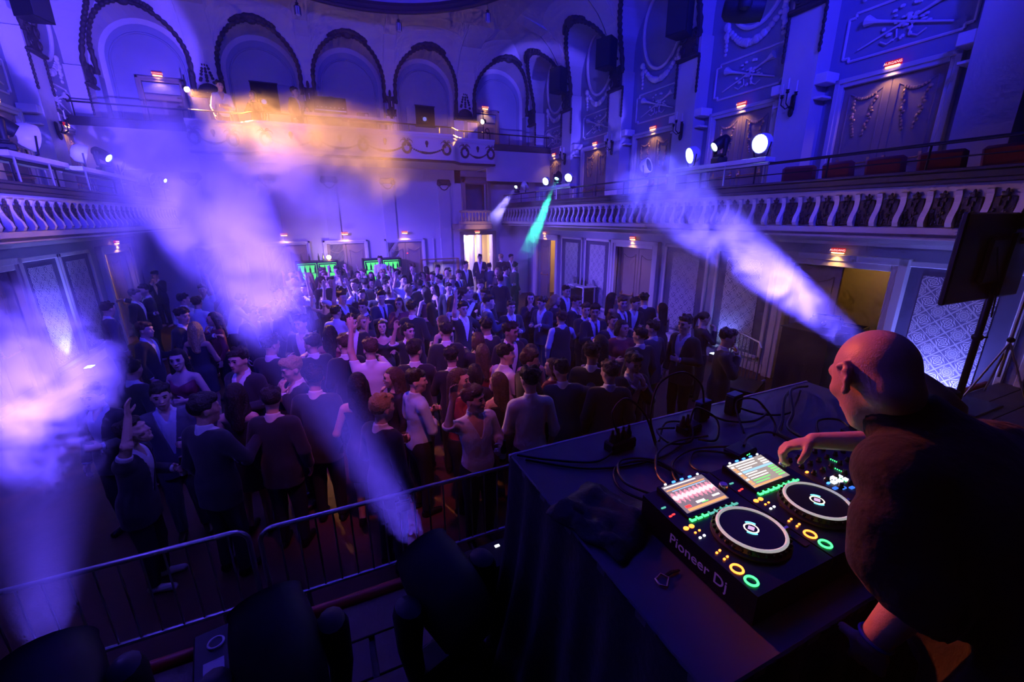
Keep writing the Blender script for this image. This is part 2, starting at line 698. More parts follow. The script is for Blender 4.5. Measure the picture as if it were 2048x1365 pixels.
def garland_mesh(w=0.95, sag=0.38, tail=0.5, r=0.055, seed=1, material=None, name='garland'):
    rnd = random.Random(seed)
    m = MB()
    n = 17
    for i in range(n + 1):
        t = -1 + 2 * i / n
        x, z = t * w / 2, -sag * (1 - t * t)
        rr = r * (0.7 + 0.6 * (1 - t * t)) * (0.85 + 0.3 * rnd.random())
        m.ball((x, -rr * .5, z), (rr, rr * .7, rr * .9), 7, 5)
    for s in (-1, 1):
        for i in range(7):
            rr = r * (1.1 - 0.08 * i) * (0.8 + 0.4 * rnd.random())
            m.ball((s * (w / 2 + 0.03) + rnd.uniform(-.02, .02), -rr * .5, 0.06 - tail * i / 7), (rr, rr * .7, rr), 7, 5)
    return m.mesh(name, material or M_STUCCO, True)


GARLAND = garland_mesh(1.25, 0.42, 0.62, 0.07)


def relief_frame_mesh(w=1.7, h=0.72, s=0.10):
    w2, h2 = w / 2, h / 2
    P = [(-w2 + s, h2), (w2 - s, h2), (w2 - s, h2 - s * .6), (w2, h2 - s * .6), (w2, -h2 + s * .6), (w2 - s, -h2 + s * .6), (w2 - s, -h2),
         (-w2 + s, -h2), (-w2 + s, -h2 + s * .6), (-w2, -h2 + s * .6), (-w2, h2 - s * .6), (-w2 + s, h2 - s * .6)]
    m = MB()
    for i in range(len(P)):
        a, b = P[i], P[(i + 1) % len(P)]
        m.path([(a[0], -0.012, a[1]), (b[0], -0.012, b[1])], 0.022, 6)
    return m.mesh('relief_frame', M_STUCCO)


def trumpet_mesh():
    m = MB()
    m.path([(-0.62, -0.03, -0.22), (0.1, -0.035, 0.02), (0.42, -0.04, 0.13), (0.56, -0.04, 0.185)], [0.014, 0.018, 0.03, 0.085], 8)
    m.path([(-0.3, -0.03, -0.2), (-0.2, -0.03, -0.26), (-0.08, -0.03, -0.2), (-0.1, -0.03, -0.08)], 0.013, 6)
    return m.mesh('trumpet', M_STUCCO, True)


def laurel_mesh():
    rnd = random.Random(5)
    m = MB()
    for i in range(26):
        a, r = rnd.uniform(0, 2 * PI), rnd.uniform(0.03, 0.24)
        m.ball((r * 1.5 * math.cos(a), -0.025, r * math.sin(a)), (rnd.uniform(.03, .055), .025, rnd.uniform(.02, .035)), 6, 4)
    return m.mesh('laurel', M_STUCCO, True)


RFRAME, TRUMP, LAUREL = relief_frame_mesh(), trumpet_mesh(), laurel_mesh()


def niche_mesh():
    """tall oval moulding in the upper part of a bay"""
    m = MB()
    pts = [(0.72 * math.sin(a), -0.03, 8.12 + (0.82 if math.cos(a) > 0 else 1.05) * math.cos(a)) for a in [2 * PI * k / 40 for k in range(40)]]
    m.path(pts, 0.045, 8, closed=True)
    return m.mesh('oval_moulding', M_STUCCO, True)


NICHE = niche_mesh()


def capital_mesh():
    """dark scrolled bracket that caps a pilaster"""
    m = MB()
    for s in (-1, 1):
        for k, (rr, zc) in enumerate(((0.13, 7.28), (0.10, 7.02))):
            pts = []
            for i in range(22):
                a = i * 0.55
                r = rr * (1 - i / 26)
                pts.append((s * (0.17 + r * math.cos(a) * .8), -0.07, zc + r * math.sin(a)))
            m.path(pts, 0.022, 6)
    m.box((0, -0.02, 7.15), (0.5, 0.08, 0.55), None, 0.03)
    m.box((0, -0.05, 6.84), (0.66, 0.14, 0.07), None, 0.02)
    for s in (-1, 1):
        for i in range(9):
            m.ball((s * 0.33, -0.03, 6.78 - i * 0.085), (0.03 + 0.012 * (i % 2), 0.03, 0.05), 6, 4)
    return m.mesh('scroll_capital', M_DARKORN, True)


CAPITAL = capital_mesh()


def pilaster_mesh():
    m = MB()
    m.b6(-0.31, 0.31, 0.0, DU - DL + .02, Z_DECK, 7.25)
    m.b6(-0.36, 0.36, -0.03, DU - DL, Z_DECK, Z_DECK + 0.25)
    return m.mesh('pilaster', M_PLASTER)


def impost_mesh():
    m = MB()
    for s in (-1, 1):
        m.b6(s * 0.30, s * 0.52, 0.02, 0.36, 5.55, 5.72, 0.01)
        m.b6(s * 0.30, s * 0.47, 0.06, 0.36, 5.32, 5.36, 0.005)
    return m.mesh('impost_moulding', M_STUCCO)


PILASTER, IMPOST = pilaster_mesh(), impost_mesh()


# ---------------------------------------------------------------- doors and exit signs
def leaf_mesh(w, h):
    m = MB()
    m.b6(-w / 2, w / 2, -0.02, 0.02, 0, h, 0.006)
    return m.mesh('door_leaf', M_DOOR)


def leafpanel_mesh(w, h, z0):
    """raised moulding with a scalloped top"""
    m = MB()
    P = [(-w / 2, 0), (w / 2, 0), (w / 2, h), (w * .3, h - .06), (w * .12, h - .1), (-w * .12, h - .1), (-w * .3, h - .06), (-w / 2, h)]
    for i in range(len(P)):
        a, b = P[i], P[(i + 1) % len(P)]
        m.path([(a[0], -0.024, z0 + a[1]), (b[0], -0.024, z0 + b[1])], 0.013, 6)
    return m.mesh('leaf_moulding', M_DOOR)


def swag_mesh(w, zt):
    rnd = random.Random(11)
    m = MB()
    for s in (-1, 1):
        for i in range(12):
            m.ball((s * (w * .30 - 0.006 * i) + rnd.uniform(-.025, .025), -0.035, zt - 0.05 * i), (rnd.uniform(.018, .034), .02, rnd.uniform(.02, .035)), 6, 4)
    for i in range(9):
        t = -1 + i / 4
        m.ball((t * w * .3, -0.035, zt + 0.02 + 0.05 * t * t), (.022, .018, .024), 6, 4)
    return m.mesh('gilt_swag', M_GOLD, True)


def bar_mesh(w):
    m = MB()
    m.tube((-w / 2, -0.085, 0.0), (w / 2, -0.085, 0.03), 0.014, n=8)
    for s in (-1, 1):
        m.path([(s * w / 2, -0.085, 0.03 if s > 0 else 0), (s * (w / 2 + .03), -0.06, .04), (s * (w / 2 - .01), -0.02, .06)], 0.018, 8)
        m.box((s * (w / 2 - .005), -0.03, 0.05), (0.04, 0.03, 0.12))
    return m.mesh('push_bar', M_BRASS, True)


def doorframe_mesh(w, h, t=0.13, d=0.08, material=None):
    m = MB()
    for s in (-1, 1):
        m.b6(s * w / 2, s * (w / 2 + t), -d, 0.04, 0, h + t, 0.008)
        m.b6(s * (w / 2 + t * .55), s * (w / 2 + t * 1.25), -d - .025, 0.0, 0, h + t * 1.25, 0.006)
    m.b6(-w / 2, w / 2, -d, 0.04, h, h + t, 0.008)
    m.b6(-w / 2 - t * 1.25, w / 2 + t * 1.25, -d - .025, 0.0, h + t * .6, h + t * 1.25, 0.006)
    return m.mesh('door_frame', material or M_PLASTER)


UP_W, UP_H = 1.42, 1.98
LEAF_U, LPAN_U, SWAG_U, BAR_U = leaf_mesh(UP_W / 2 - .006, UP_H), leafpanel_mesh(.50, 1.72, .14), swag_mesh(.50, 1.72), bar_mesh(.5)
DFR_U = doorframe_mesh(UP_W, UP_H, .11)
DFR_L = doorframe_mesh(DW, DH, .17, .10)
LEAF_L, LPAN_L = leaf_mesh(DW / 2 - .006, DH), leafpanel_mesh(.56, 2.0, .2)
BAR_L = bar_mesh(.52)
door_no = 0


def up_door(wx, wy, rz, z0=Z_DECK, label=None):
    global door_no
    door_no += 1
    d = struct('door_%d' % door_no, (wx, wy, z0), rz, label)
    link('door_frame', DFR_U, d)
    for s in (-1, 1):
        lf = link('door_leaf', LEAF_U, d, (s * UP_W / 4, 0.0, 0))
        link('leaf_moulding', LPAN_U, lf)
        link('gilt_swag', SWAG_U, lf)
        link('push_bar', BAR_U, lf, (0, 0, .68))
    return d


SIGN_BODY = MB().box((0, 0, 0), (0.30, 0.07, 0.105), None, 0.01).mesh('sign_housing', M_SIGNBACK)
SIGN_LENS = MB().box((0, -0.01, -0.065), (0.26, 0.06, 0.025), None, 0.008).mesh('lamp_lens', M_WARMLENS)
M_SIGNTXT = glow('sign_letters', (1.0, 0.62, 0.55), 1.6)
_sign_curve = None


def exit_sign(loc, rz, label, power=14.0, group='lit exit signs over the doors', big=1.0):
    global _sign_curve
    t = thing('exit_sign', label, 'sign', loc, rz, group)
    t.scale = (big * .74,) * 3
    link('sign_housing', SIGN_BODY, t)
    link('lamp_lens', SIGN_LENS, t)
    if _sign_curve is None:
        o = text_mesh('lettering', 'AUSGANG', 0.072, M_SIGNTXT, t, (0, -0.037, 0), (PI / 2, 0, 0))
        _sign_curve = o.data
    else:
        link('lettering', _sign_curve, t, (0, -0.037, 0), rot=(PI / 2, 0, 0))
    M = Matrix.Translation(loc) @ Matrix.Rotation(rz, 4, 'Z')
    a, b = M @ Vector((0, -0.06, -0.10)), M @ Vector((0, 0.02, -1.2))
    lamp('exit_sign_lamp', 'SPOT', a, (1.0, 0.48, 0.13), power, b, 0.05, 125, 0.7)
    return t


ORD = ('first', 'second', 'third', 'fourth', 'fifth', 'sixth')
SIDE = {1: 'right', -1: 'left'}
for s in (1, -1):
    sd = SIDE[s]
    rz = ROTZ[s]
    vis = [i for i, y in enumerate(BAYS) if (s > 0 and y > 3) or (s < 0 and y > 9)]
    # ---- lower wall with door openings
    m = MB()
    ys = [-3.0]
    for yc in LOW_DOORS:
        ys += [yc - DW / 2, yc + DW / 2]
    ys.append(YB + 0.3)
    X0, X1 = XS(s, DL), XS(s, DL + 0.30)
    for a, b in zip(ys[::2], ys[1::2]):
        m.b6(X0, X1, a, b, 0, 3.10)
    for yc in LOW_DOORS:
        m.b6(X0, X1, yc - DW / 2, yc + DW / 2, DH, 3.10)
    # ---- upper wall behind the bays
    m.b6(XS(s, DU), XS(s, DU + .3), -3.0, YB + .3, 3.10, Z_CEIL + .3)
    wall = m.obj('wall_' + sd, M_PANEL)
    tag(wall, 'tall ornate %s side wall of the hall with pilasters and stucco reliefs' % sd, kind='structure')
    # entablature strip over the doors
    MB().b6(XS(s, DL - .03), XS(s, DL), -3.0, YB, 2.86, 3.10).b6(XS(s, DL - .06), XS(s, DL), -3.0, YB, 2.80, 2.86).obj('frieze_strip', M_PLASTER, wall)
    for i, yc in enumerate(BAYS):
        if i in vis:
            W = dict(parent=wall, rotz=rz)
            link('relief_frame', RFRAME, wall, (XS(s, DU), yc, 6.22), rz)
            link('laurel', LAUREL, wall, (XS(s, DU), yc, 6.22), rz)
            tr = link('trumpet', TRUMP, wall, (XS(s, DU), yc, 6.22), rz)
            t2 = link('trumpet', TRUMP, wall, (XS(s, DU), yc, 6.22), rz, scale=(-1, 1, 1))
            link('garland', GARLAND, wall, (XS(s, DU), yc, 7.22), rz)
            link('oval_moulding', NICHE, wall, (XS(s, DU), yc, 0), rz)
            up_door(XS(s, DU) , yc, rz, Z_DECK + .02, 'double door with gilded swags on the %s gallery, %s from the stage' % (sd, ORD[i - 1]))
            exit_sign((XS(s, DU - .1), yc, 5.63), rz, 'lit red AUSGANG sign over the %s %s-gallery door counted from the stage' % (ORD[i - 1], sd), 9)
        link('arch_border', BORDER, wall, (XS(s, DL), yc, 0), rz)
        link('keystone_ornament', KEYST, wall, (XS(s, DL), yc, 0), rz)
    for a, b in zip(BAYS, BAYS[1:]):
        yp = (a + b) / 2
        link('pilaster', PILASTER, wall, (XS(s, DL), yp, 0), rz)
        link('impost_moulding', IMPOST, wall, (XS(s, DL), yp, 0), rz)
        link('scroll_capital', CAPITAL, wall, (XS(s, DL), yp, 0), rz)
    link('pilaster', PILASTER, wall, (XS(s, DL), YB - .25, 0), rz)
    link('scroll_capital', CAPITAL, wall, (XS(s, DL), YB - .25, 0), rz)
    cv = cove_mesh('vault', -YB, 3.0, [-y for y in reversed(BAYS)], DU - DL) if s > 0 else cove_mesh('vault', -3.0, YB, list(BAYS), DU - DL)
    link('vault', cv, wall, (XS(s, DL), 0, 0), rz)

    # ---- lower doors
    for i, yc in enumerate(LOW_DOORS):
        if s < 0 and i == 0:
            continue
        door_no += 1
        desc = {(1, 0): 'half-open panelled double door under the right gallery beside the stage', (1, 1): 'closed pale double door with push bars under the right gallery',
                (1, 2): 'pale door standing open near the rear of the right gallery', (-1, 1): 'pinkish panelled door under the left gallery, half hidden in smoke',
                (-1, 2): 'open door with orange-lit jamb under the left gallery'}[(s, i)]
        d = struct('door_%d' % door_no, (XS(s, DL), yc, 0), rz, desc)
        link('door_frame', DFR_L, d)
        for k in (-1, 1):
            lf = link('door_leaf', LEAF_L, d, (k * DW / 4, 0.16, 0))
            link('leaf_moulding', LPAN_L, lf)
            link('push_bar', BAR_L, lf, (0, 0, .95))
            if (s, i) in ((1, 0), (-1, 2), (1, 2)) and k == (-1 if s * (1 if i < 2 else 1) < 0 else 1) * (1 if s > 0 else 1):
                # leaf swung back into the corridor
                a = math.radians(78)
                lf.rotation_euler = (0, 0, -k * a)
                lf.location = (k * (DW / 2 - math.cos(a) * DW / 4), 0.18 + math.sin(a) * DW / 4, 0)
        exit_sign((XS(s, DL - .13), yc, 2.71), rz, {(1, 0): 'red AUSGANG sign above the half-open door under the right gallery', (1, 1): 'small red exit sign above the closed pale double door',
                  (1, 2): 'small red exit sign near the teal light beam, under the right gallery', (-1, 1): 'exit sign over the door in the smoke under the left gallery',
                  (-1, 2): 'red exit sign over the orange-lit open door, under the left gallery'}[(s, i)], 10)
        # corridor behind the opening
        cr = MB()
        xa, xb = XS(s, DL + .3), XS(s, DL + 1.75)
        cr.b6(xb, xb + s * .1, yc - 1.3, yc + 1.3, 0, 2.7)
        cr.b6(xa, xb, yc - 1.4, yc - 1.3, 0, 2.7).b6(xa, xb, yc + 1.3, yc + 1.4, 0, 2.7).b6(xa, xb, yc - 1.4, yc + 1.4, 2.7, 2.8)
        tag(cr.obj('wall_corridor_%s_%d' % (sd, i + 1), mat('corridor_paint', (0.62, 0.52, 0.30), 0.6, var=0.05)), None, kind='structure')
        if (s, i) != (1, 1):
            lamp('corridor_lamp', 'POINT', (XS(s, DL + 1.0), yc, 2.5), (1.0, 0.55, 0.16), {(1, 0): 7, (1, 2): 60, (-1, 2): 40}.get((s, i), 10), size=0.12)

    # ---- damask panels with white frames
    pc = {1: (1.35, 2.90, 6.40, 8.05, 11.85, 13.45), -1: (6.4, 8.05, 11.75, 13.2)}[s]
    for yc in pc:
        p = link('wall_panel', MB().b6(-.66, .66, -.012, .0, .34, 2.52).mesh('wall_panel', mat('panel_margin', (0.10, 0.10, 0.16), .7)), wall, (XS(s, DL), yc, 0), rz)
        MB().b6(-.43, .43, -.022, -.012, .42, 2.40).obj('damask_cloth', M_DAMASK, p)
        f = MB()
        for k in (-1, 1):
            f.b6(k * .64, k * .72, -.05, 0, .28, 2.60, .01)
        f.b6(-.72, .72, -.05, 0, 2.52, 2.60, .01).b6(-.72, .72, -.05, 0, .28, .36, .01)
        f.obj('panel_frame', M_PLASTER, p)
    bb = MB().b6(XS(s, DL - .03), XS(s, DL), -3.0, LOW_DOORS[0] - 1.1, 0, .2)
    for a, b in zip(LOW_DOORS, LOW_DOORS[1:]):
        bb.b6(XS(s, DL - .03), XS(s, DL), a + 1.1, b - 1.1, 0, .2)
    tag(bb.obj('baseboard_' + sd, M_PLASTER), None, kind='structure')

# ---------------------------------------------------------------- ceiling with the round opening
m = MB()
RC = Vector((CX, 10.6)); RR = 4.3
n = 64
x0, x1, y0, y1 = XS(-1, DL), XS(1, DL), -3.0, YB
vs, fs = [], []
for k in range(n):
    a = 2 * PI * k / n
    c, s_ = math.cos(a), math.sin(a)
    vs.append((RC.x + RR * c, RC.y + RR * s_, Z_CEIL))
    tx = ((x1 if c > 0 else x0) - RC.x) / c if abs(c) > 1e-6 else 1e9
    ty = ((y1 if s_ > 0 else y0) - RC.y) / s_ if abs(s_) > 1e-6 else 1e9
    t = min(tx, ty)
    vs.append((RC.x + t * c, RC.y + t * s_, Z_CEIL))
for k in range(n):
    j = (k + 1) % n
    fs.append((2 * k, 2 * k + 1, 2 * j + 1, 2 * j))
m.add(vs, fs)
for cx_, cy_ in ((x0, y0), (x1, y0), (x0, y1), (x1, y1)):
    m.b6(cx_ - 2.0 * (1 if cx_ > 0 else -1) - .01, cx_, cy_ - (2.0 if cy_ > 0 else -2.0), cy_, Z_CEIL + .001, Z_CEIL + .05)
m.lathe([(RR, Z_CEIL), (RR - .05, Z_CEIL + .25), (RR - .6, Z_CEIL + .7), (RR - 1.6, Z_CEIL + 1.1), (0.3, Z_CEIL + 1.5)], 48, Matrix.Translation((RC.x, RC.y, 0)), cap=False)
ceil = m.obj('ceiling', M_CEIL, None, True)
tag(ceil, 'plaster ceiling with a big round dome opening', kind='structure')
ring = MB()
ring.path([(RC.x + RR * math.cos(2 * PI * k / 72), RC.y + RR * math.sin(2 * PI * k / 72), Z_CEIL - .10) for k in range(72)], 0.14, 8, closed=True)
ring.path([(RC.x + (RR - .12) * math.cos(2 * PI * k / 72), RC.y + (RR - .12) * math.sin(2 * PI * k / 72), Z_CEIL - .24) for k in range(72)], 0.06, 8, closed=True)
ring.obj('dome_rim', M_DARKORN, ceil, True)
MB().path([(RC.x + (RR - .75) * math.cos(2 * PI * k / 64), RC.y + (RR - .75) * math.sin(2 * PI * k / 64), Z_CEIL + .72) for k in range(64)], 0.05, 6, closed=True).obj('dome_moulding', M_STUCCO, ceil, True)
# back of the stage
tag(MB().b6(XS(-1, DL + .3), XS(1, DL + .3), -3.2, -3.0, 0, Z_CEIL + .3).obj('wall_stage_back', M_BLACK), 'black drape wall at the back of the stage', kind='structure')

# ---------------------------------------------------------------- hanging lanterns
lm = MB()
lm.tube((0, 0, 0), (0, 0, -.14), .008, n=6)
lm.lathe([(.012, -.14), (.05, -.17), (.03, -.20), (.075, -.24), (.085, -.25)], 12)
LCAP = lm.mesh('lantern_cap', M_IRON, True)
lg = MB().lathe([(.072, -.25), (.072, -.44), (.03, -.47)], 12).mesh('lantern_glass', mat('frosted_glass', (0.5, 0.5, 0.55), 0.25, var=0.05))
lr = MB()
for k in range(8):
    a = 2 * PI * k / 8
    lr.tube((.076 * math.cos(a), .076 * math.sin(a), -.25), (.076 * math.cos(a), .076 * math.sin(a), -.45), .006, n=5)
LRIB = lr.mesh('lantern_ribs', M_IRON)
for (x, y, lab) in ((0.25, 14.70, 'first from the left'), (2.95, 14.66, 'in the middle'), (5.15, 13.05, 'last on the right')):
    t = thing('hanging_lantern', 'small black lantern hanging under the dome rim, %s' % lab, 'lantern', (x, y, Z_CEIL - .235), 0, 'lanterns under the dome rim')
    link('lantern_cap', LCAP, t)
    link('lantern_glass', lg, t)
    link('lantern_ribs', LRIB, t)
# ================================================================ side galleries
def rib_mesh():
    """light S-shaped console between the fretwork panels (x along the front, -y into the hall)"""
    m = MB()
    prof = [(0.0, 3.14), (-0.09, 3.15), (-0.115, 3.20), (-0.10, 3.27), (-0.05, 3.36), (-0.025, 3.45), (-0.03, 3.53), (-0.055, 3.58), (0.0, 3.60)]
    vs = [(x, y, z) for x in (-.032, .032) for y, z in prof]
    n = len(prof)
    fs = [tuple(range(n)), tuple(range(2 * n - 1, n - 1, -1))] + [(i, i + 1, n + i + 1, n + i) for i in range(n - 1)] + [(n - 1, 0, n, 2 * n - 1)]
    m.add(vs, fs)
    return m.mesh('console_rib', M_STUCCO)


def fret_mesh():
    """dark leafy panel with a small finial"""
    rnd = random.Random(9)
    m = MB()
    m.b6(-.095, .095, -.03, .0, 3.16, 3.50, .01)
    for i in range(22):
        m.ball((rnd.uniform(-.08, .08), -.035, rnd.uniform(3.18, 3.49)), (rnd.uniform(.012, .03), .02, rnd.uniform(.015, .04)), 5, 4)
    m.ball((0, -.03, 3.525), (.04, .02, .03), 6, 4).ball((0, -.03, 3.56), (.018, .018, .03), 6, 4)
    for s in (-1, 1):
        m.ball((s * .03, -.03, 3.545), (.022, .015, .012), 5, 3)
    return m.mesh('fretwork_panel', M_DARKORN, True)


RIB, FRET = rib_mesh(), fret_mesh()
M_SOFFIT = mat('soffit_plaster', (0.55, 0.53, 0.52), 0.8, var=0.05)
PITCH = 0.272
GY0, GY1 = {1: 0.6, -1: 5.0}, YB
for s in (1, -1):
    sd = SIDE[s]
    m = MB()
    xf = XS(s, DF)
    m.b6(XS(s, DF + .02), XS(s, DU + .1), -3.0, YB, 3.06, 3.44)
    g = m.obj('wall_gallery_' + sd, M_SOFFIT)
    tag(g, 'balcony front of the %s side gallery with fretwork panels between light ribs' % sd, kind='structure')
    m = MB()
    m.b6(XS(s, DF - .05), XS(s, DF + .02), -3.0, YB, 3.05, 3.14, .01)
    m.b6(XS(s, DF - .02), XS(s, DF + .02), -3.0, YB, 2.98, 3.05, .008)
    m.b6(XS(s, DF), XS(s, DF + .06), -3.0, YB, 3.44, 3.66)
    m.obj('front_moulding', M_PLASTER, g)
    m = MB()
    m.b6(XS(s, DF - .10), XS(s, DF + .14), -3.0, YB, 3.66, 3.71, .01)
    m.b6(XS(s, DF - .06), XS(s, DF + .12), -3.0, YB, 3.71, 3.80, .01)
    m.b6(XS(s, DF - .09), XS(s, DF + .14), -3.0, YB, 3.80, 3.84, .01)
    m.obj('dark_cornice', M_LEDGE, g)
    MB().b6(XS(s, DF - .04), XS(s, DF + .0), -3.0, YB, 3.015, 3.045).obj('dark_band', M_LEDGE, g)
    y = 0.8 if s > 0 else 6.5
    while y < YB - .2:
        link('console_rib', RIB, g, (xf, y, 0), ROTZ[s])
        if y + PITCH < YB:
            link('fretwork_panel', FRET, g, (xf, y + PITCH / 2, 0), ROTZ[s])
        y += PITCH
    # iron hand rail
    r = MB()
    r.tube((XS(s, DF + .08), -3.0, 4.16), (XS(s, DF + .08), YB, 4.16), .022, n=8)
    r.tube((XS(s, DF + .08), -3.0, 3.98), (XS(s, DF + .08), YB, 3.98), .010, n=6)
    hr = r.obj('hand_rail', M_IRON, g)
    pm_ = MB().tube((0, 0, 3.84), (0, 0, 4.16), .014, n=6).mesh('rail_post', M_IRON)
    for k in range(14):
        link('rail_post', pm_, g, (XS(s, DF + .08), 0.7 + 1.22 * k, 0))

# red upholstered seats along the near right gallery
def gallery_seat():
    b = MB()
    b.box((0, 0.20, .62), (.52, .12, .62), (-.15, 0, 0), .05)
    c = MB().box((0, -.05, .40), (.50, .48, .12), None, .04)
    f = MB().box((-.27, -.02, .30), (.04, .46, .6), None, .015).box((.27, -.02, .30), (.04, .46, .6), None, .015).box((0, .0, .30), (.54, .05, .05))
    return b.mesh('backrest', M_SEAT, True), c.mesh('seat', M_SEAT, True), f.mesh('arm_frame', M_BLACK)


M_SEAT = mat('red_velvet', (0.16, 0.012, 0.010), 0.8, var=0.25, scale=12, sheen=0.3)
SB, SS, SF = gallery_seat()
for k, (y, a) in enumerate(((5.10, .4), (4.38, -.1), (3.78, .05), (3.16, .1), (2.50, -.15))):
    t = thing('theatre_seat', 'red velvet seat on the right gallery, %s from the lamp bar' % ORD[k], 'seat', (XS(1, DF + .62), y, 3.44), ROTZ[1] + PI + a, 'red seats behind the right gallery rail')
    t.scale = (.95, .9, .72)
    link('backrest', SB, t); link('seat', SS, t); link('arm_frame', SF, t)

# ================================================================ rear wall
REAR = (-3.94, -1.0, 1.62, 4.24, 7.18)
PIERS = (-2.47, 0.31, 2.93, 5.71)
Z_RD = 5.2                      # rear gallery deck
wr = MB()
wr.b6(XS(-1, DU), 5.45, YB + .1, YB + .4, 0, Z_RD - .1)
wr.b6(6.75, XS(1, DU), YB + .1, YB + .4, 0, Z_RD - .1)
wr.b6(5.45, 6.75, YB + .1, YB + .4, 2.62, 3.6)
wr.b6(5.2, XS(1, DU), YB + .1, YB + .4, 4.6, Z_RD - .1)
wr.b6(5.45, 5.6, YB + .1, YB + .4, 3.6, 4.6)
wr.b6(6.55, 6.75, YB + .1, YB + .4, 3.6, 4.6)
wr.b6(XS(-1, DU), XS(1, DU), YB + .4, YB + .7, Z_RD - .1, Z_CEIL + .3)
rear = wr.obj('wall_rear', M_PLASTER)
tag(rear, 'rear wall of the hall with five dark-bordered arches above the gallery', kind='structure')
link('vault', cove_mesh('vault', XS(-1, DL), XS(1, DL), list(REAR), .42), rear, (0, YB, 0))
NICHE_R = MB().path([(x, -.015, z) for x, z in arch_curve(0, .88, 7.6, 5.3)], .03, 6).mesh('niche_moulding', M_PANEL, True)
FIELD_R = MB().prism(arch_curve(0, .98, 7.72, Z_RD), 0.0, .03).mesh('arch_field', M_PANEL)
for c in REAR:
    link('arch_border', BORDER, rear, (c, YB, 0))
    link('keystone_ornament', KEYST, rear, (c, YB, 0))
    link('arch_field', FIELD_R, rear, (c, YB + .37, 0))
    link('niche_moulding', NICHE_R, rear, (c, YB + .37, 0))
for (a, b) in ((XS(-1, DL), REAR[0] - AW), (REAR[0] + AW, REAR[1] - AW), (REAR[1] + AW, REAR[2] - AW), (REAR[2] + AW, REAR[3] - AW), (REAR[3] + AW, REAR[4] - AW), (REAR[4] + AW, XS(1, DL))):
    if b > a:
        MB().b6(a, b, YB, YB + .42, Z_RD, Z_COVE + .01).obj('pier', M_PANEL, rear)

# dark pediment pieces on the piers
pm_ = MB()
for s in (-1, 1):
    pm_.box((s * .33, -.05, 7.12), (.12, .12, .55), None, .03)
    pm_.ball((s * .33, -.07, 7.45), (.07, .06, .10), 7, 5)
pm_.box((0, -.05, 6.92), (.74, .14, .12), None, .02)
pm_.lathe([(.0, .0), (.26, .0), (.25, .1), (.19, .2), (.10, .26), (.0, .28)], 12, Matrix.Translation((0, -.03, 6.98)) @ Matrix.Scale(.35, 4, (0, 1, 0)), cap=False)
PED = pm_.mesh('pediment', M_DARKORN, True)
fm = MB()
rnd = random.Random(2)
for i in range(7):
    z, w = 7.30 + .085 * i, .17 * (1 - i / 8)
    for s in (-1, 0, 1):
        fm.ball((s * w, -.05, z + rnd.uniform(-.02, .02)), (.05 - .003 * i, .03, .045), 6, 4)
fm.ball((0, -.05, 7.93), (.03, .03, .07), 6, 5)
FINIAL = fm.mesh('finial', M_DARKORN, True)
bm_ = MB()
bm_.box((0, -.04, 7.1), (.22, .1, .62), None, .03)
for s in (-1, 1):
    bm_.ball((s * .12, -.06, 7.34), (.07, .06, .09), 7, 5).ball((s * .10, -.06, 6.92), (.06, .05, .09), 7, 5)
bm_.ball((0, -.06, 7.5), (.05, .05, .12), 7, 5)
BRACK = bm_.mesh('pier_bracket', M_DARKORN, True)
for i, x in enumerate(PIERS):
    if i in (0, 3):
        p = link('pediment', PED, rear, (x, YB, 0), scale=(1.12, 1, 1))
        link('finial', FINIAL, rear, (x, YB, 0))
    else:
        link('pier_bracket', BRACK, rear, (x, YB, 0))

M_BANNER = mat('white_banner_cloth', (0.72, 0.70, 0.74), 0.8, var=0.05, scale=5)


def banner(x, w, z0, z1, label, y=YB - .03):
    t = thing('banner', label, 'banner', (x, y, z0), 0, 'white cloth banners on the rear piers')
    m = MB()
    n = 6
    vs = []
    for k in range(n + 1):
        u = -w / 2 + w * k / n
        d = .006 * math.sin(k * 2.2)
        vs += [(u, d - .008, 0), (u, d - .008, z1 - z0), (u, d, z1 - z0), (u, d, 0)]
    fs = []
    for k in range(n):
        a, b = 4 * k, 4 * k + 4
        fs += [(a, b, b + 1, a + 1), (a + 1, b + 1, b + 2, a + 2), (a + 2, b + 2, b + 3, a + 3), (a + 3, b + 3, b, a)]
    m.add(vs, fs).obj('cloth', M_BANNER, t)
    MB().tube((-w / 2 - .02, -.005, z1 - z0), (w / 2 + .02, -.005, z1 - z0), .014, n=6).obj('hanging_rod', M_IRON, t)
    return t


banner(5.44, .40, 5.75, 6.85, 'white cloth banner under the right finial, nearer the console')
banner(5.98, .40, 5.72, 6.82, 'white cloth banner under the right finial, nearer the floor lamp')
banner(-2.76, .40, 5.75, 6.85, 'white cloth banner under the left finial, beside the bright orange lamp')
banner(-2.18, .40, 5.72, 6.82, 'white cloth banner under the left finial, behind the man in the pale shirt')
banner(0.31, .34, 5.95, 6.80, 'narrow white banner below the candle sconce beside the console')
banner(2.93, .34, 5.95, 6.80, 'narrow white banner below the candle sconce beside the projector window')


# candle sconces
def sconce_meshes(n=3):
    a = MB()
    a.box((0, -.03, 0), (.09, .05, .30), None, .02)
    a.ball((0, -.05, -.16), (.05, .04, .08), 8, 6)
    cups, cand = MB(), []
    for k in range(n):
        u = (k - (n - 1) / 2) * .13
        d = -.17 - .05 * (1 - abs(k - (n - 1) / 2))
        z = .13 + .06 * (1 - abs(k - (n - 1) / 2))
        a.path([(0, -.05, -.04), (u * .6, -.11, -.09), (u, d, -.02), (u, d, z - .05)], .011, 6)
        cups.lathe([(.012, z - .05), (.032, z - .03), (.022, z), (.036, z + .015)], 8, Matrix.Translation((u, d, 0)))
        cand.append((u, d, z + .01))
    return a.mesh('bracket_arms', M_IRON, True), cups.mesh('drip_cups', M_IRON, True), cand


CANDLE = MB().tube((0, 0, 0), (0, 0, .19), .012, n=7).mesh('candle', M_STUCCO, True)


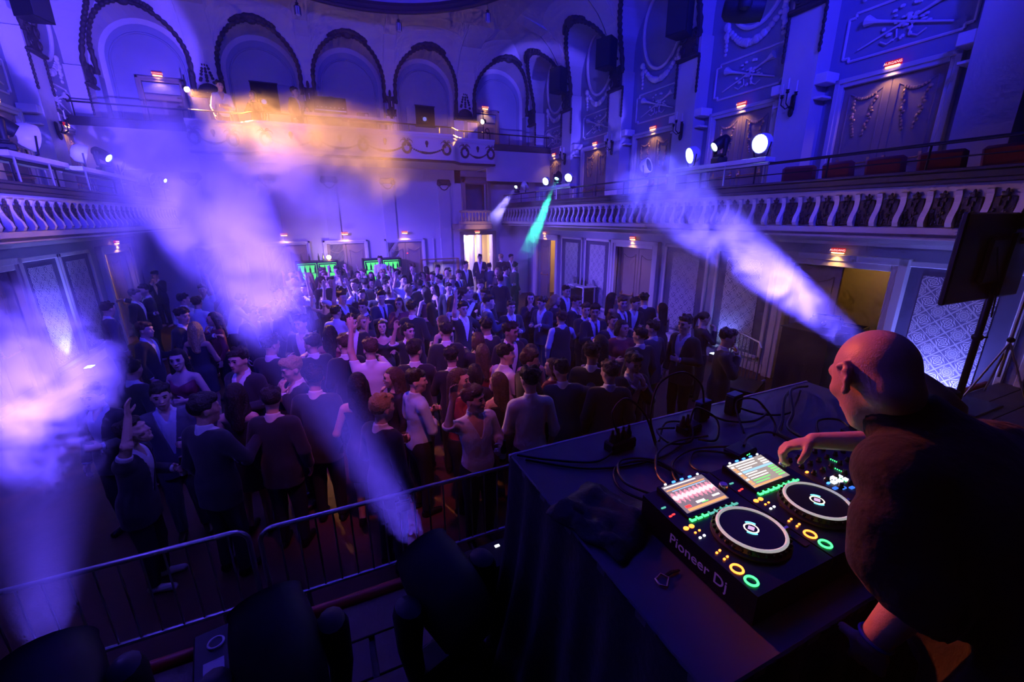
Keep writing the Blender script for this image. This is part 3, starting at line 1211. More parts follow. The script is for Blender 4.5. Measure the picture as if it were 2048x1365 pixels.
SC_A, SC_C, SC_K = sconce_meshes(3)


def sconce(loc, rz, label):
    t = thing('candle_sconce', label, 'wall lamp', loc, rz, 'candle sconces on the pilasters')
    link('bracket_arms', SC_A, t); link('drip_cups', SC_C, t)
    for q in SC_K:
        link('candle', CANDLE, t, q)


for k, yp in enumerate([(a + b) / 2 for a, b in zip(BAYS, BAYS[1:])][1:]):
    sconce((XS(1, DL), yp, 5.32), ROTZ[1], 'black iron candle sconce on the %s right-hand pilaster counted from the stage' % ORD[k])
for yp, lab in ((11.345, 'left-hand pilaster above the white par lamp'), (14.07, 'left-hand pilaster nearer the rear gallery')):
    sconce((XS(-1, DL), yp, 5.32), ROTZ[-1], 'black iron candle sconce on the ' + lab)
sconce((0.31, YB - .06, 6.82), 0, 'candle sconce on the rear pier beside the mixing console')
sconce((2.93, YB - .06, 6.82), 0, 'candle sconce on the rear pier beside the projector window')

# projector windows in the arches
for (x, w, z0, z1, lab) in ((-1.0, .78, 6.72, 7.50, 'in the arch over the pale-shirted man'), (4.24, .72, 6.62, 7.28, 'in the arch beside the right finial')):
    t = struct('window_%d' % (1 if x < 0 else 2), (x, YB + .36, 0), 0, 'square projector window with shutters ' + lab)
    f = MB()
    for s in (-1, 1):
        f.b6(s * w / 2, s * (w / 2 + .34), -.03, 0, z0, z1, .006)
    f.obj('shutter', M_PANEL, t)
    m = MB().b6(-w / 2, w / 2, -.02, .0, z0, z1)
    m.obj('opening', mat('dark_room', (0.006, 0.006, 0.008), .9, var=0), t)
    MB().b6(-w / 2 - .02, w / 2 + .02, -.05, 0, z0 - .04, z0, .005).b6(-w / 2 - .02, w / 2 + .02, -.05, 0, z1, z1 + .04, .005).obj('window_frame', M_DARKORN, t)
    p = thing('projector', 'dark projector behind the square window ' + lab, 'projector', (x - .05, YB + .30, z0 + .22), 0)
    MB().box((0, 0, 0), (.26, .10, .22), None, .04).obj('housing', M_BLACK, p)
    MB().lathe([(.07, 0), (.075, .03), (.05, .05), (.0, .045)], 14, Matrix.Rotation(PI / 2, 4, 'X') @ Matrix.Translation((0, 0, .04))).obj('lens', glow('projector_lens', (.25, .3, 1.0), .6), p, True)
t = struct('window_3', (2.02, YB + .36, 0), 0, 'long dark control-room window in the middle arch')
MB().b6(-.55, .55, -.02, 0, 6.15, 6.62).obj('opening', MATS['dark_room'], t)
f = MB().b6(-.60, .60, -.05, 0, 6.62, 6.68, .005).b6(-.60, .60, -.05, 0, 6.09, 6.15, .005)
for s in (-1, 1):
    f.b6(s * .55, s * .60, -.05, 0, 6.09, 6.68, .005)
f.obj('window_frame', M_PANEL, t)

# doors at both ends of the rear gallery
for x, side_ in ((-3.72, 'left'), (6.62, 'right')):
    door_no += 1
    d = struct('door_%d' % door_no, (x, YB + .30, Z_RD), 0, 'lit doorway at the %s end of the rear gallery' % side_)
    link('door_frame', doorframe_mesh(.92, 2.02, .1, .06, M_DOOR), d)
    lf = MB().b6(-.45, .45, -.02, .02, 0, 1.70).obj('door_leaf', M_DOOR, d, loc=(0, .02, 0))
    MB().b6(-.36, -.05, -.03, -.02, .2, 1.55, .01).b6(.05, .36, -.03, -.02, .2, 1.55, .01).obj('leaf_moulding', M_DOORDARK, lf)
    MB().b6(-.45, .45, -.02, .02, 1.72, 2.0).obj('transom', M_PANEL, d)
    exit_sign((x - .02, YB + .20, Z_RD + 2.23), 0, 'red exit sign over the doorway at the %s end of the rear gallery' % side_, 12, big=1.15)

# ---------------------------------------------------------------- rear gallery
front = []
def S_step(xa, xb, ya, yb, n=6):
    return [(xa + (xb - xa) * k / n, ya + (yb - ya) * (0.5 - 0.5 * math.cos(PI * k / n))) for k in range(n + 1)]
GX0, GX1 = -2.9, 6.12
front = [(GX0, 15.15)] + S_step(-1.65, -1.15, 15.15, 14.72) + S_step(4.40, 4.90, 14.72, 15.15) + [(GX1, 15.15)]
gal = struct('wall_gallery_rear', label='rear gallery front with dark wreaths and garlands, curving forward in the middle')


def ribbon(name, prof, m, par=gal, pts=front, sm=False, cap=True):
    """profile (out, z) swept along the gallery front; out>0 towards the hall"""
    b = MB()
    vs, fs = [], []
    n = len(prof)
    for (x, y) in pts:
        for (o, z) in prof:
            vs.append((x, y - o, z))
    for i in range(len(pts) - 1):
        for k in range(n - 1):
            fs.append((i * n + k, i * n + k + 1, (i + 1) * n + k + 1, (i + 1) * n + k))
    if cap:
        fs += [tuple(range(n)), tuple((len(pts) - 1) * n + k for k in range(n))]
    b.add(vs, fs)
    return b.obj(name, m, par, sm)


ribbon('gallery_front', [(-.1, 5.12), (.02, 5.12), (.02, 5.20), (.0, 5.24), (.0, 5.74), (.05, 5.80), (.05, 5.86), (-.1, 5.86)], M_PLASTER)
ribbon('dark_lip', [(-.1, 5.06), (.10, 5.06), (.12, 5.09), (.10, 5.12), (-.1, 5.12)], M_DARKORN)
ribbon('top_moulding', [(-.12, 5.86), (.08, 5.86), (.10, 5.89), (.08, 5.92), (-.12, 5.92)], M_STUCCO)
deck = MB()
n = len(front)
vs = [(x, y + .05, 5.08) for x, y in front] + [(x, YB + .4, 5.08) for x, y in front] + [(x, y + .05, 5.2) for x, y in front] + [(x, YB + .4, 5.2) for x, y in front]
fs = []
for i in range(n - 1):
    fs += [(i, i + 1, n + i + 1, n + i), (2 * n + i, 2 * n + i + 1, 3 * n + i + 1, 3 * n + i)]
fs += [(0, n, 3 * n, 2 * n), (n - 1, 2 * n - 1, 4 * n - 1, 3 * n - 1)]
deck.add(vs, fs).obj('gallery_deck', M_SOFFIT, gal)
# wings left and right of the main front
for (xa, xb) in ((XS(-1, DU), GX0), (GX1, XS(1, DU))):
    MB().b6(xa, xb, 15.9, YB + .4, 5.06, 5.2).b6(xa, xb, 15.88, 15.98, 4.62, 5.7).obj('wing_front', M_PLASTER, gal)
    MB().b6(xa, xb, 15.84, 16.02, 5.70, 5.92, .02).obj('wing_ledge', M_LEDGE, gal)
    r = MB().tube((xa + .05, 15.95, 6.28), (xb - .05, 15.95, 6.28), .022, n=8)
    for k in range(4):
        x = xa + .15 + (xb - xa - .3) * k / 3
        r.tube((x, 15.95, 5.9), (x, 15.95, 6.28), .012, n=6)
    r.path([(xa + .05 + .09 * math.cos(a) * (1 - a / 9), 15.95, 6.36 + .09 * math.sin(a) * (1 - a / 9)) for a in [k * .5 - 1.5 for k in range(14)]], .018, 6)
    r.obj('wing_rail', M_IRON, gal)
rl = MB().path([(x, y + .1, 6.16) for x, y in front], .02, 8)
rl.obj('hand_rail', M_IRON, gal)
pm_ = MB().tube((0, 0, 5.9), (0, 0, 6.16), .012, n=6).mesh('rail_post', M_IRON)
for k in range(10):
    x = GX0 + .1 + k * .98
    y = 15.15 if (x < -1.4 or x > 4.65) else 14.72
    link('rail_post', pm_, gal, (x, y + .1, 0))

# wreaths, garlands and rosettes on the front
wm = MB()
for k in range(16):
    a = 2 * PI * k / 16
    wm.ball((.125 * math.cos(a), -.03, .15 * math.sin(a)), (.042, .03, .042), 6, 5)
WREATH = wm.mesh('wreath', M_DARKORN, True)
bw = MB()
for s in (-1, 1):
    bw.path([(0, -.03, .18), (s * .10, -.035, .23), (s * .17, -.03, .20), (s * .20, -.03, .14)], [.018, .014, .012, .006], 6)
    bw.path([(0, -.03, .18), (s * .06, -.035, .27), (s * .12, -.03, .26)], [.018, .012, .006], 6)
BOW = bw.mesh('ribbon_bow', M_DARKORN, True)
GAR_R = garland_mesh(.92, .16, .02, .032, 4, M_DARKORN, 'garland')
ROS = MB().ball((0, -.02, 0), (.055, .03, .075), 8, 6).ball((0, -.02, -.09), (.03, .02, .04), 6, 4).mesh('rosette', M_DARKORN, True)


def gy(x):
    for (a, b) in zip(front, front[1:]):
        if a[0] <= x <= b[0]:
            return a[1] + (b[1] - a[1]) * (x - a[0]) / max(1e-6, b[0] - a[0])
    return 15.15


for grp in ([-2.75, -1.85], [-1.0, .30, 1.62, 2.94, 4.25], [5.02, 5.98]):
    for x in grp:
        w = link('wreath', WREATH, gal, (x, gy(x), 5.46))
        link('ribbon_bow', BOW, w)
    for a, b in zip(grp, grp[1:]):
        xm = (a + b) / 2
        link('garland', GAR_R, gal, (xm, gy(xm), 5.48), scale=((b - a - .22) / .92, 1, 1))
        link('rosette', ROS, gal, (xm, gy(xm), 5.62))

# pilaster heads and panels under the gallery
cm = MB()
cm.box((0, -.04, 4.62), (.52, .12, .20), None, .04)
for s in (-1, 1):
    cm.ball((s * .20, -.08, 4.56), (.09, .07, .09), 8, 6)
    cm.box((s * .18, -.03, 4.28), (.06, .05, .5), None, .02)
cm.path([(-.18, -.06, 4.46), (-.09, -.06, 4.36), (0, -.06, 4.33), (.09, -.06, 4.36), (.18, -.06, 4.46)], .022, 6)
CAP_R = cm.mesh('pilaster_head', M_DARKORN, True)
for x in (-3.4, -1.3, .6, 2.6, 4.75):
    link('pilaster_head', CAP_R, rear, (x, YB + .1, 0))
    MB().b6(x - .22, x + .22, YB + .04, YB + .1, 0, 4.5).obj('pilaster', M_SOFFIT, rear)

# rear doors with signs under the gallery
for k, x in enumerate((-3.05, -1.05, .92, 3.08, 4.92)):
    door_no += 1
    d = struct('door_%d' % door_no, (x if k < 4 else 4.2, YB + .06, 0), 0, 'plain panelled rear door behind the bar, %s from the left' % ORD[k])
    if k < 4:
        link('door_frame', doorframe_mesh(1.3, 2.4, .1, .05), d)
        for s in (-1, 1):
            lf = link('door_leaf', LEAF_L, d, (s * .33, 0, 0), scale=(.8, 1, .985))
            link('leaf_moulding', LPAN_L, lf)
        if k > 0:
            exit_sign((x, YB - .06, 2.78), 0, 'small red exit sign on the rear wall behind the bar, %s from the left' % ORD[k - 1], 16)
    else:
        MB().b6(-.02, .02, -.03, 0, .3, 2.5).b6(.30, .34, -.03, 0, .3, 2.5).obj('panel_moulding', M_STUCCO, d)

# doorway at the right end: bright foyer with columns
fo = MB().b6(4.9, 7.4, YB + 2.2, YB + 2.3, 0, 3.0).b6(4.9, 4.98, YB + .4, YB + 2.3, 0, 3.0).b6(7.32, 7.4, YB + .4, YB + 2.3, 0, 3.0).b6(4.9, 7.4, YB + .4, YB + 2.3, 2.95, 3.0)
tag(fo.obj('wall_foyer', M_PLASTER), 'bright violet-lit foyer wall seen through the rear doorway', kind='structure')
for k, x in enumerate((5.72, 6.18, 6.58)):
    c = MB().lathe([(.16, 0), (.16, .12), (.13, .16), (.125, 2.5), (.15, 2.6), (.17, 2.62), (.17, 2.95)], 16)
    tag(c.obj('column_foyer_%d' % (k + 1), M_STUCCO, None, True, (x, YB + 1.0 + .12 * k, 0)), 'white round column in the foyer doorway', kind='structure')
lamp('foyer_lamp', 'POINT', (5.85, YB + .65, 2.4), (.40, .30, 1.0), 150, size=.15)
lamp('foyer_warm_lamp', 'POINT', (6.4, YB + 1.9, 1.9), (1.0, .55, .2), 70, size=.1)
exit_sign((6.05, YB - .02, 2.74), 0, 'red exit sign over the foyer doorway with white columns', 14)
door_no += 1
link('door_frame', doorframe_mesh(1.26, 2.6, .12, .08, M_DOOR), struct('door_%d' % door_no, (6.1, YB + .06, 0), 0, 'wide foyer doorway with a warm wooden surround'))
# box opening above it, with a warm timber surround, and its little balustrade
wb_ = struct('window_4', (6.08, YB + .1, 0), 0, 'dark box opening with pale surround below the rear gallery')
f = MB()
for s in (-1, 1):
    f.b6(s * .47, s * .62, -.12, .1, 3.5, 4.85, .01)
f.b6(-.62, .62, -.12, .1, 4.62, 4.85, .01)
f.obj('window_frame', M_DOOR, wb_)
MB().b6(-.6, .6, .9, 1.0, 3.4, 4.8).obj('inner_wall', mat('box_blue_wall', (0.10, 0.14, 0.30), .8), wb_)
bl = struct('trim_balustrade', (5.62, 15.9, 0), 0, 'short pale balustrade under the dark box opening')
MB().b6(-.62, .62, -.06, .2, 3.06, 3.16, .01).b6(-.66, .66, -.08, 1.0, 2.86, 3.06, .02).obj('bottom_rail', M_DOOR, bl)
MB().b6(-.62, .62, -.06, .1, 3.48, 3.56, .01).obj('top_rail', M_DOOR, bl)
BAL = MB().lathe([(.035, 3.16), (.03, 3.20), (.05, 3.27), (.025, 3.38), (.022, 3.44), (.04, 3.48)], 8).mesh('baluster', M_DOOR, True)
for k in range(9):
    link('baluster', BAL, bl, (-.55 + .138 * k, 0, 0))
lamp('balustrade_warm_lamp', 'SPOT', (5.7, 15.2, 2.6), (1.0, .5, .18), 25, (5.65, 15.9, 3.2), .1, 90, .8)
# ================================================================ stage lighting fixtures
M_FIXT = mat('fixture_black', (0.010, 0.012, 0.016), 0.55, var=0.2, scale=12, bump=0.05)
M_LENSBLUE = glow('beam_lens', (0.10, 0.12, 1.0), 9.0)
M_LENSWHITE = glow('par_lens', (0.55, 0.85, 1.0), 16.0)
M_LENSOFF = mat('dark_lens', (0.01, 0.01, 0.015), 0.1, var=0)
M_LENSTEAL = glow('teal_lens', (0.15, 1.0, 0.75), 30.0)


def aim(d):
    return Vector(d).normalized().to_track_quat('Z', 'Y').to_matrix().to_4x4()


def moving_head(loc, target, label, lens, k=1.0, rotz=None, group=None, head_h=.60, hang=False):
    """base, yoke and tilted head; loc is the underside of the base"""
    up = -1 if hang else 1
    t = thing('moving_head_light', label, 'stage light', loc, 0, group)
    L = Vector(loc)
    hc = Vector((0, 0, up * head_h * k))
    d = (Vector(target) - (L + hc)).normalized()
    az = math.atan2(d.x, d.y) if rotz is None else rotz
    RZ = Matrix.Rotation(-az, 4, 'Z')
    b = MB()
    b.box((0, 0, up * .085 * k), (.38 * k, .34 * k, .17 * k), None, .03 * k)
    b.lathe([(.13 * k, up * .17 * k), (.13 * k, up * .21 * k)], 16)
    o = b.obj('base', M_FIXT, t)
    o.matrix_local = RZ
    y = MB()
    y.box((0, 0, up * .24 * k), (.46 * k, .16 * k, .07 * k), None, .02 * k)
    for s in (-1, 1):
        y.path([(s * .215 * k, 0, up * .24 * k), (s * .235 * k, 0, up * .42 * k), (s * .225 * k, 0, up * (head_h + .03) * k), (s * .222 * k, 0, up * (head_h + .075) * k), (s * .22 * k, 0, up * (head_h + .10) * k)], [.045 * k, .055 * k, .07 * k, .058 * k, .02 * k], 12, flat=1.3)
    o = y.obj('yoke', M_FIXT, t, True)
    o.matrix_local = RZ
    h = MB()
    M = Matrix.Translation(hc) @ aim(d)
    h.lathe([(.0, -.27 * k), (.09 * k, -.265 * k), (.15 * k, -.21 * k), (.172 * k, -.06 * k), (.175 * k, .06 * k), (.165 * k, .18 * k), (.15 * k, .25 * k), (.155 * k, .27 * k), (.138 * k, .275 * k), (.132 * k, .24 * k)], 20, M, cap=False)
    hd = h.obj('head', M_FIXT, t, True)
    MB().lathe([(.0, .235 * k), (.132 * k, .24 * k)], 20, M, cap=False).obj('lens', lens, hd, True)
    return t, L + hc + d * .285 * k, d


BEAM_A_T = (-5.2, 18.19, 8.78)
_, pa, da = moving_head((0.36, 1.56, STAGE_Z), BEAM_A_T, 'black moving head light in the middle, sending the long blue beam to the left arch', M_LENSBLUE, .92)
BEAM_B_T = (-5.2, 13.51, 7.2)
_, pb, db = moving_head((-1.06, 1.62, STAGE_Z), BEAM_B_T, 'black moving head light at the corner of the stage beaming up beside the left wall', M_LENSBLUE, .92)
moving_head((-.34, 1.52, STAGE_Z), (-2.2, 9.0, 6.0), 'unlit moving head light standing between the two beaming ones', M_LENSOFF, .92)
_, pc_, dc_ = moving_head((5.0, 1.7, STAGE_Z), (8.3, 15.2, 7.4), 'moving head light on the stage beyond the DJ', M_LENSBLUE, 1.0)

lamp('beam_a', 'SPOT', pa + da * .02, (0.115, 0.06, 1.0), 50000, BEAM_A_T, .09, 15.5, .25)
lamp('beam_b', 'SPOT', pb + db * .02, (0.11, 0.06, 1.0), 17000, BEAM_B_T, .09, 25, .3)
lamp('beam_c', 'SPOT', pc_ + dc_ * .02, (0.105, 0.07, 1.0), 52000, (8.3, 15.2, 7.4), .09, 15, .3)


def par(loc, target, label, lens, housing=None, k=1.0, group='par lamps on the gallery bars'):
    """round LED par can on a bracket; loc is the foot of the bracket"""
    t = thing('par_lamp', label, 'stage light', loc, 0, group)
    L = Vector(loc)
    hc = Vector((0, 0, .24 * k))
    d = (Vector(target) - L - hc).normalized()
    M = Matrix.Translation(hc) @ aim(d)
    MB().lathe([(.0, -.15 * k), (.09 * k, -.14 * k), (.15 * k, -.08 * k), (.165 * k, .0), (.165 * k, .06 * k), (.15 * k, .065 * k), (.145 * k, .05 * k)], 18, M, cap=False).obj('housing', housing or M_WHITEPL, t, True)
    MB().lathe([(.0, .05 * k), (.145 * k, .05 * k)], 18, M, cap=False).obj('lens', lens, t)
    b = MB()
    az = math.atan2(d.y, d.x)
    sx = Vector((-math.sin(az), math.cos(az), 0))
    b.path([hc + sx * .175 * k, Vector((0, 0, .03)) + sx * .12 * k, Vector((0, 0, .0)), Vector((0, 0, .03)) - sx * .12 * k, hc - sx * .175 * k], .012 * k, 6)
    b.obj('bracket', M_BLACK, t)
    for i in range(4):
        MB().box((0, 0, 0), (.07 * k, .012 * k, .008 * k)).obj('vent_slot', M_BLACK, t).matrix_local = M @ Matrix.Translation((0, (-.045 + .03 * i) * k, -.146 * k))
    return L + hc + d * .08 * k, d


XR_, XL_ = XS(1, DF + .05), XS(-1, DF + .05)
# bars laid on the gallery rails
M_BARW = mat('painted_timber_bar', (0.55, 0.54, 0.56), 0.6, var=0.15, scale=10, bump=0.2)
UPR = MB().tube((0, 0, 3.84), (0, 0, 4.2), .016, n=7).mesh('upright', M_STEEL, True)
for (x, ya, yb, lab) in ((XR_, 5.3, 7.45, 'pale timber bar on the right gallery rail carrying two par lamps'), (XR_, 11.6, 13.6, 'pale timber bar on the right gallery rail below the teal lamp'),
                         (XL_, 8.9, 10.6, 'pale timber bar on the left gallery rail near the stage'), (XL_, 11.1, 13.9, 'pale timber bar on the left gallery rail near the rear')):
    t = thing('lamp_bar', lab, 'bar', (x, ya, 0), 0, 'lamp bars on the gallery rails')
    MB().b6(-.13, .13, 0, yb - ya, 4.19, 4.27, .006).obj('plank', M_BARW, t)
    MB().tube((-.16, -.1, 4.15), (-.16, yb - ya + .1, 4.15), .025, n=8).obj('scaffold_tube', M_STEEL, t, True)
    for k in range(4):
        link('upright', UPR, t, (-.16 if k % 2 else .1, .15 + (yb - ya - .3) * k / 3, 0))

P1, D1 = par((XR_, 7.05, 4.27), (0.0, 9.5, 2.5), 'white par lamp shining on the right gallery bar, farther from the stage', M_LENSWHITE)
P2, D2 = par((XR_, 5.50, 4.27), (0.0, 5.6, 3.0), 'white par lamp shining on the right gallery bar, nearer the stage', M_LENSWHITE)
par((XR_, 8.40, 4.20), (9.5, 3.0, 6.0), 'par lamp half lost in smoke on the right gallery', M_LENSOFF)
P3, D3 = par((XR_, 13.3, 4.27), (1.5, 11.0, 2.2), 'small bright par lamp beside the teal lamp, farther from the stage', M_LENSWHITE, k=.8)
P4, D4 = par((XR_, 11.85, 4.27), (2.0, 9.0, 2.2), 'small bright par lamp beside the teal lamp, nearer the stage', M_LENSWHITE, k=.8)
par((XR_, 14.9, 4.18), (9.5, 14, 6.0), 'pale par lamp at the end of the right gallery', M_LENSOFF)
P5, D5 = par((XL_, 9.85, 4.27), (2.2, 16.0, 3.0), 'big white par lamp seen from behind on the left gallery bar', M_LENSWHITE, k=1.25)
P6, D6 = par((XL_, 11.6, 4.27), (4.6, 15.2, 1.6), 'white par lamp on the left gallery bar beside the black moving head', M_LENSWHITE, k=1.1)
par((XL_, 13.4, 4.27), (4.0, 14.0, 1.2), 'faint par lamp in the haze on the left gallery bar', M_LENSOFF)
par((XL_, 15.4, 4.18), (4.0, 14.0, 1.2), 'faintest par lamp at the far end of the left gallery', M_LENSOFF, k=.9)

_, pm1, dm1 = moving_head((XR_ - .02, 6.35, 4.27), (1.6, 7.6, 1.2), 'black moving head between the par lamps on the right gallery', M_LENSWHITE, .62)
_, pm2, dm2 = moving_head((XR_ - .02, 12.5, 4.27), (5.1, 11.2, 1.4), 'small moving head throwing the teal beam from the right gallery', M_LENSTEAL, .5)
_, pm3, dm3 = moving_head((XR_ - .02, 15.6, 4.2), (3.6, 12.6, 1.4), 'small moving head with a short white beam at the end of the right gallery', M_LENSWHITE, .45)
_, pm4, dm4 = moving_head((XL_ + .02, 12.45, 4.27), (1.2, 10.6, 1.2), 'black moving head with bright lens on the left gallery bar', M_LENSWHITE, .62)
_, pm5, dm5 = moving_head((XL_ + .02, 9.15, 4.27), (1.0, 11.6, 1.2), 'black moving head cut by the picture edge on the left gallery', M_LENSOFF, .62)
_, pm6, dm6 = moving_head((XL_ + .02, 16.4, 4.2), (2.2, 12.6, 1.2), 'tiny moving head in the haze at the far end of the left gallery', M_LENSWHITE, .4)

lamp('teal_beam', 'SPOT', pm2 + dm2 * .02, (0.04, 1.0, 0.62), 6000, (5.1, 11.2, 1.4), .04, 11, .4)
lamp('white_beam', 'SPOT', pm3 + dm3 * .02, (0.30, 0.24, 1.0), 4000, (3.6, 12.6, 1.4), .04, 14, .4)
lamp('left_beam', 'SPOT', pm4 + dm4 * .02, (0.16, 0.11, 1.0), 15000, (1.6, 10.2, 1.2), .06, 24, .6)
lamp('left_far_beam', 'SPOT', pm6 + dm6 * .02, (0.20, 0.10, 1.0), 7000, (2.6, 13.0, 3.2), .05, 24, .6)
lamp('right_beam', 'SPOT', pm1 + dm1 * .02, (0.10, 0.08, 1.0), 1200, (2.2, 7.6, 1.2), .06, 22, .6)
lamp('par_left_wash', 'SPOT', P6 + D6 * .03, (0.12, 0.06, 1.0), 5000, P6 + D6 * 8, .12, 62, .8)
lamp('par_left_wash', 'SPOT', P5 + D5 * .03, (0.14, 0.06, 1.0), 4000, P5 + D5 * 8, .12, 56, .8)
lamp('par_right_wash', 'SPOT', P1 + D1 * .03, (0.06, 0.05, 1.0), 900, (0.0, 8.5, 1.5), .12, 60, .8)
lamp('par_right_wash', 'SPOT', P4 + D4 * .03, (0.10, 0.10, 1.0), 260, (1.5, 9.5, 1.5), .12, 60, .8)

# orange work lamps on stands, rear gallery
M_LENSORANGE = glow('orange_lamp_lens', (1.0, 0.55, 0.18), 260.0)
for (x, y, z, tgt, pw, lab) in ((-2.90, 16.1, 6.86, (-.8, 13.3, 4.85), 6500, 'glaring orange lamp on a stand at the left end of the rear gallery'),
                            (5.96, 15.75, 6.62, (1.3, 12.9, 4.7), 5500, 'small orange lamp on a tripod stand at the right end of the rear gallery')):
    t = thing('stand_lamp', lab, 'lamp', (x, y, Z_RD), 0, 'orange lamps on the rear gallery')
    h = z - Z_RD
    s_ = MB().tube((0, 0, .2), (0, 0, h + .35), .016, n=7)
    s_.obj('pole', M_IRON, t)
    for k in range(3):
        a = 2 * PI * k / 3 + .4
        MB().tube((0, 0, .5), (.28 * math.cos(a), .28 * math.sin(a), 0), .010, n=6).obj('leg', M_IRON, t)
    d = (Vector(tgt) - Vector((x, y, z))).normalized()
    M = Matrix.Translation((0, 0, h)) @ aim(d)
    MB().lathe([(.0, -.10), (.06, -.10), (.075, -.02), (.075, .06)], 14, M, cap=False).obj('lamp_housing', M_FIXT, t, True)
    MB().lathe([(.0, .055), (.07, .05)], 14, M, cap=False).obj('lens', M_LENSORANGE, t)
    lamp('orange_flood', 'SPOT', Vector((x, y, z)) + d * .09, (1.0, 0.40, 0.10), pw, tgt, .06, 46 if x < 0 else 34, .6)

# wall loudspeakers on the pilasters
def speaker_box(x, y, z, s, lab, yaw):
    t = thing('loudspeaker', lab, 'loudspeaker', (x, y, z), ROTZ[s] + yaw, 'loudspeakers high on the side walls')
    c = MB()
    P = [(-.24, .0), (.24, .0), (.17, .42), (-.17, .42)]
    vs = [(px, py - .42, zz) for zz in (0, .72) for px, py in P]
    c.add(vs, [(0, 1, 2, 3), (4, 7, 6, 5), (0, 4, 5, 1), (1, 5, 6, 2), (2, 6, 7, 3), (3, 7, 4, 0)])
    c.obj('cabinet', M_BLACK, t)
    MB().b6(-.22, .22, -.435, -.42, .02, .70, .005).obj('grille', mat('grille_cloth', (0.03, 0.03, 0.035), .8, bump=.4, bscale=300), t)
    MB().tube((0, 0, .36), (0, .35, .36), .03, n=8).obj('wall_bracket', M_IRON, t)


for (x, y, z, s, lab, yaw) in ((8.16, 13.9, 7.28, 1, 'lit grey wall loudspeaker in the spot circle, right wall', .35), (8.12, 11.2, 7.25, 1, 'dark wall loudspeaker high on the right wall, middle one', .35),
                               (8.12, 8.5, 7.15, 1, 'dark wall loudspeaker at the top edge, right wall', .35), (-4.92, 13.2, 7.2, -1, 'dark loudspeaker high on the left wall', -.35)):
    speaker_box(x, y, z, s, lab, yaw)
# black fixture hanging from the bar over the right gallery
t = thing('hanging_bar', 'black lighting bar hung over the right side', 'bar', (0, 0, 0))
MB().tube((5.3, 4.9, 6.75), (7.0, 5.6, 6.78), .025, n=8).obj('tube', M_IRON, t)
for x, y in ((5.6, 5.02), (6.8, 5.52)):
    MB().tube((x, y, 6.76), (x, y, Z_CEIL), .008, n=5).obj('drop_wire', M_IRON, t)
moving_head((6.0, 5.18, 6.72), (9.5, 2.0, 5.6), 'unlit black moving head hanging from the bar at the top edge', M_LENSOFF, 1.0, hang=True, head_h=.55)

# LED uplights at the foot of the damask panels
for (x, y, s, lab, pw, vis_) in ((XS(1, DL - .30), 2.85, 1, 'small floor uplight under the damask panel beside the monitor', 420, 1), (XS(-1, DL - .30), 11.75, -1, 'floor uplight under the left damask panel in the smoke', 500, 1),
                           (XS(1, DL - .30), 6.6, 1, 'floor uplight under the right damask panel behind the ponytailed woman', 90, 1)):
    t = thing('uplight', lab, 'stage light', (x, y, 0), ROTZ[s])
    MB().box((0, 0, .10), (.22, .16, .2), None, .02).obj('housing', M_BLACK, t)
    MB().b6(-.09, .09, -.06, .06, .2, .205).obj('lens', M_LENSWHITE, t)
    lamp('uplight_lamp', 'SPOT', (x, y, .24), (0.16, 0.17, 1.0), pw, (x + s * .35, y, 2.4), .06, 75, .8)

# ================================================================ smoke
def smoke(name, label, loc, radii, rot, dens, nscale, thr, tint=(1, 1, 1), aniso=.2, soft=1.6):
    m = bpy.data.materials.new(name)
    m.use_nodes = True
    nt = m.node_tree
    nt.nodes.clear()
    N, Lk = nt.nodes, nt.links
    out = N.new('ShaderNodeOutputMaterial')
    vs = N.new('ShaderNodeVolumeScatter')
    vs.inputs['Color'].default_value = (*tint, 1)
    vs.inputs['Anisotropy'].default_value = aniso
    tc = N.new('ShaderNodeTexCoord')
    ln = N.new('ShaderNodeVectorMath'); ln.operation = 'LENGTH'
    Lk.new(tc.outputs['Object'], ln.inputs[0])
    mu = N.new('ShaderNodeVectorMath'); mu.operation = 'MULTIPLY'
    mu.inputs[1].default_value = radii
    Lk.new(tc.outputs['Object'], mu.inputs[0])
    nz = N.new('ShaderNodeTexNoise')
    nz.inputs['Scale'].default_value = nscale
    nz.inputs['Detail'].default_value = 4
    nz.inputs['Roughness'].default_value = .6
    nz.inputs['Distortion'].default_value = .6
    Lk.new(mu.outputs[0], nz.inputs['Vector'])

    def mth(op, a, b=None):
        n = N.new('ShaderNodeMath'); n.operation = op
        for i, v in enumerate((a, b)):
            if v is None: continue
            if isinstance(v, (int, float)): n.inputs[i].default_value = v
            else: Lk.new(v, n.inputs[i])
        return n.outputs[0]
    fall = mth('MULTIPLY', mth('MAXIMUM', mth('SUBTRACT', 1.0, ln.outputs['Value']), 0.0), soft)
    fall = mth('MINIMUM', fall, 1.0)
    nn = mth('MAXIMUM', mth('SUBTRACT', nz.outputs['Fac'], thr), 0.0)
    Lk.new(mth('MULTIPLY', mth('MULTIPLY', nn, fall), dens), vs.inputs['Density'])
    Lk.new(vs.outputs[0], out.inputs['Volume'])
    b = MB().ball((0, 0, 0), 1.0, 20, 12)
    o = b.obj(name, m, None, True)
    o.location = loc
    o.rotation_euler = rot
    o.scale = radii
    return tag(o, label, None, None, 'stuff')


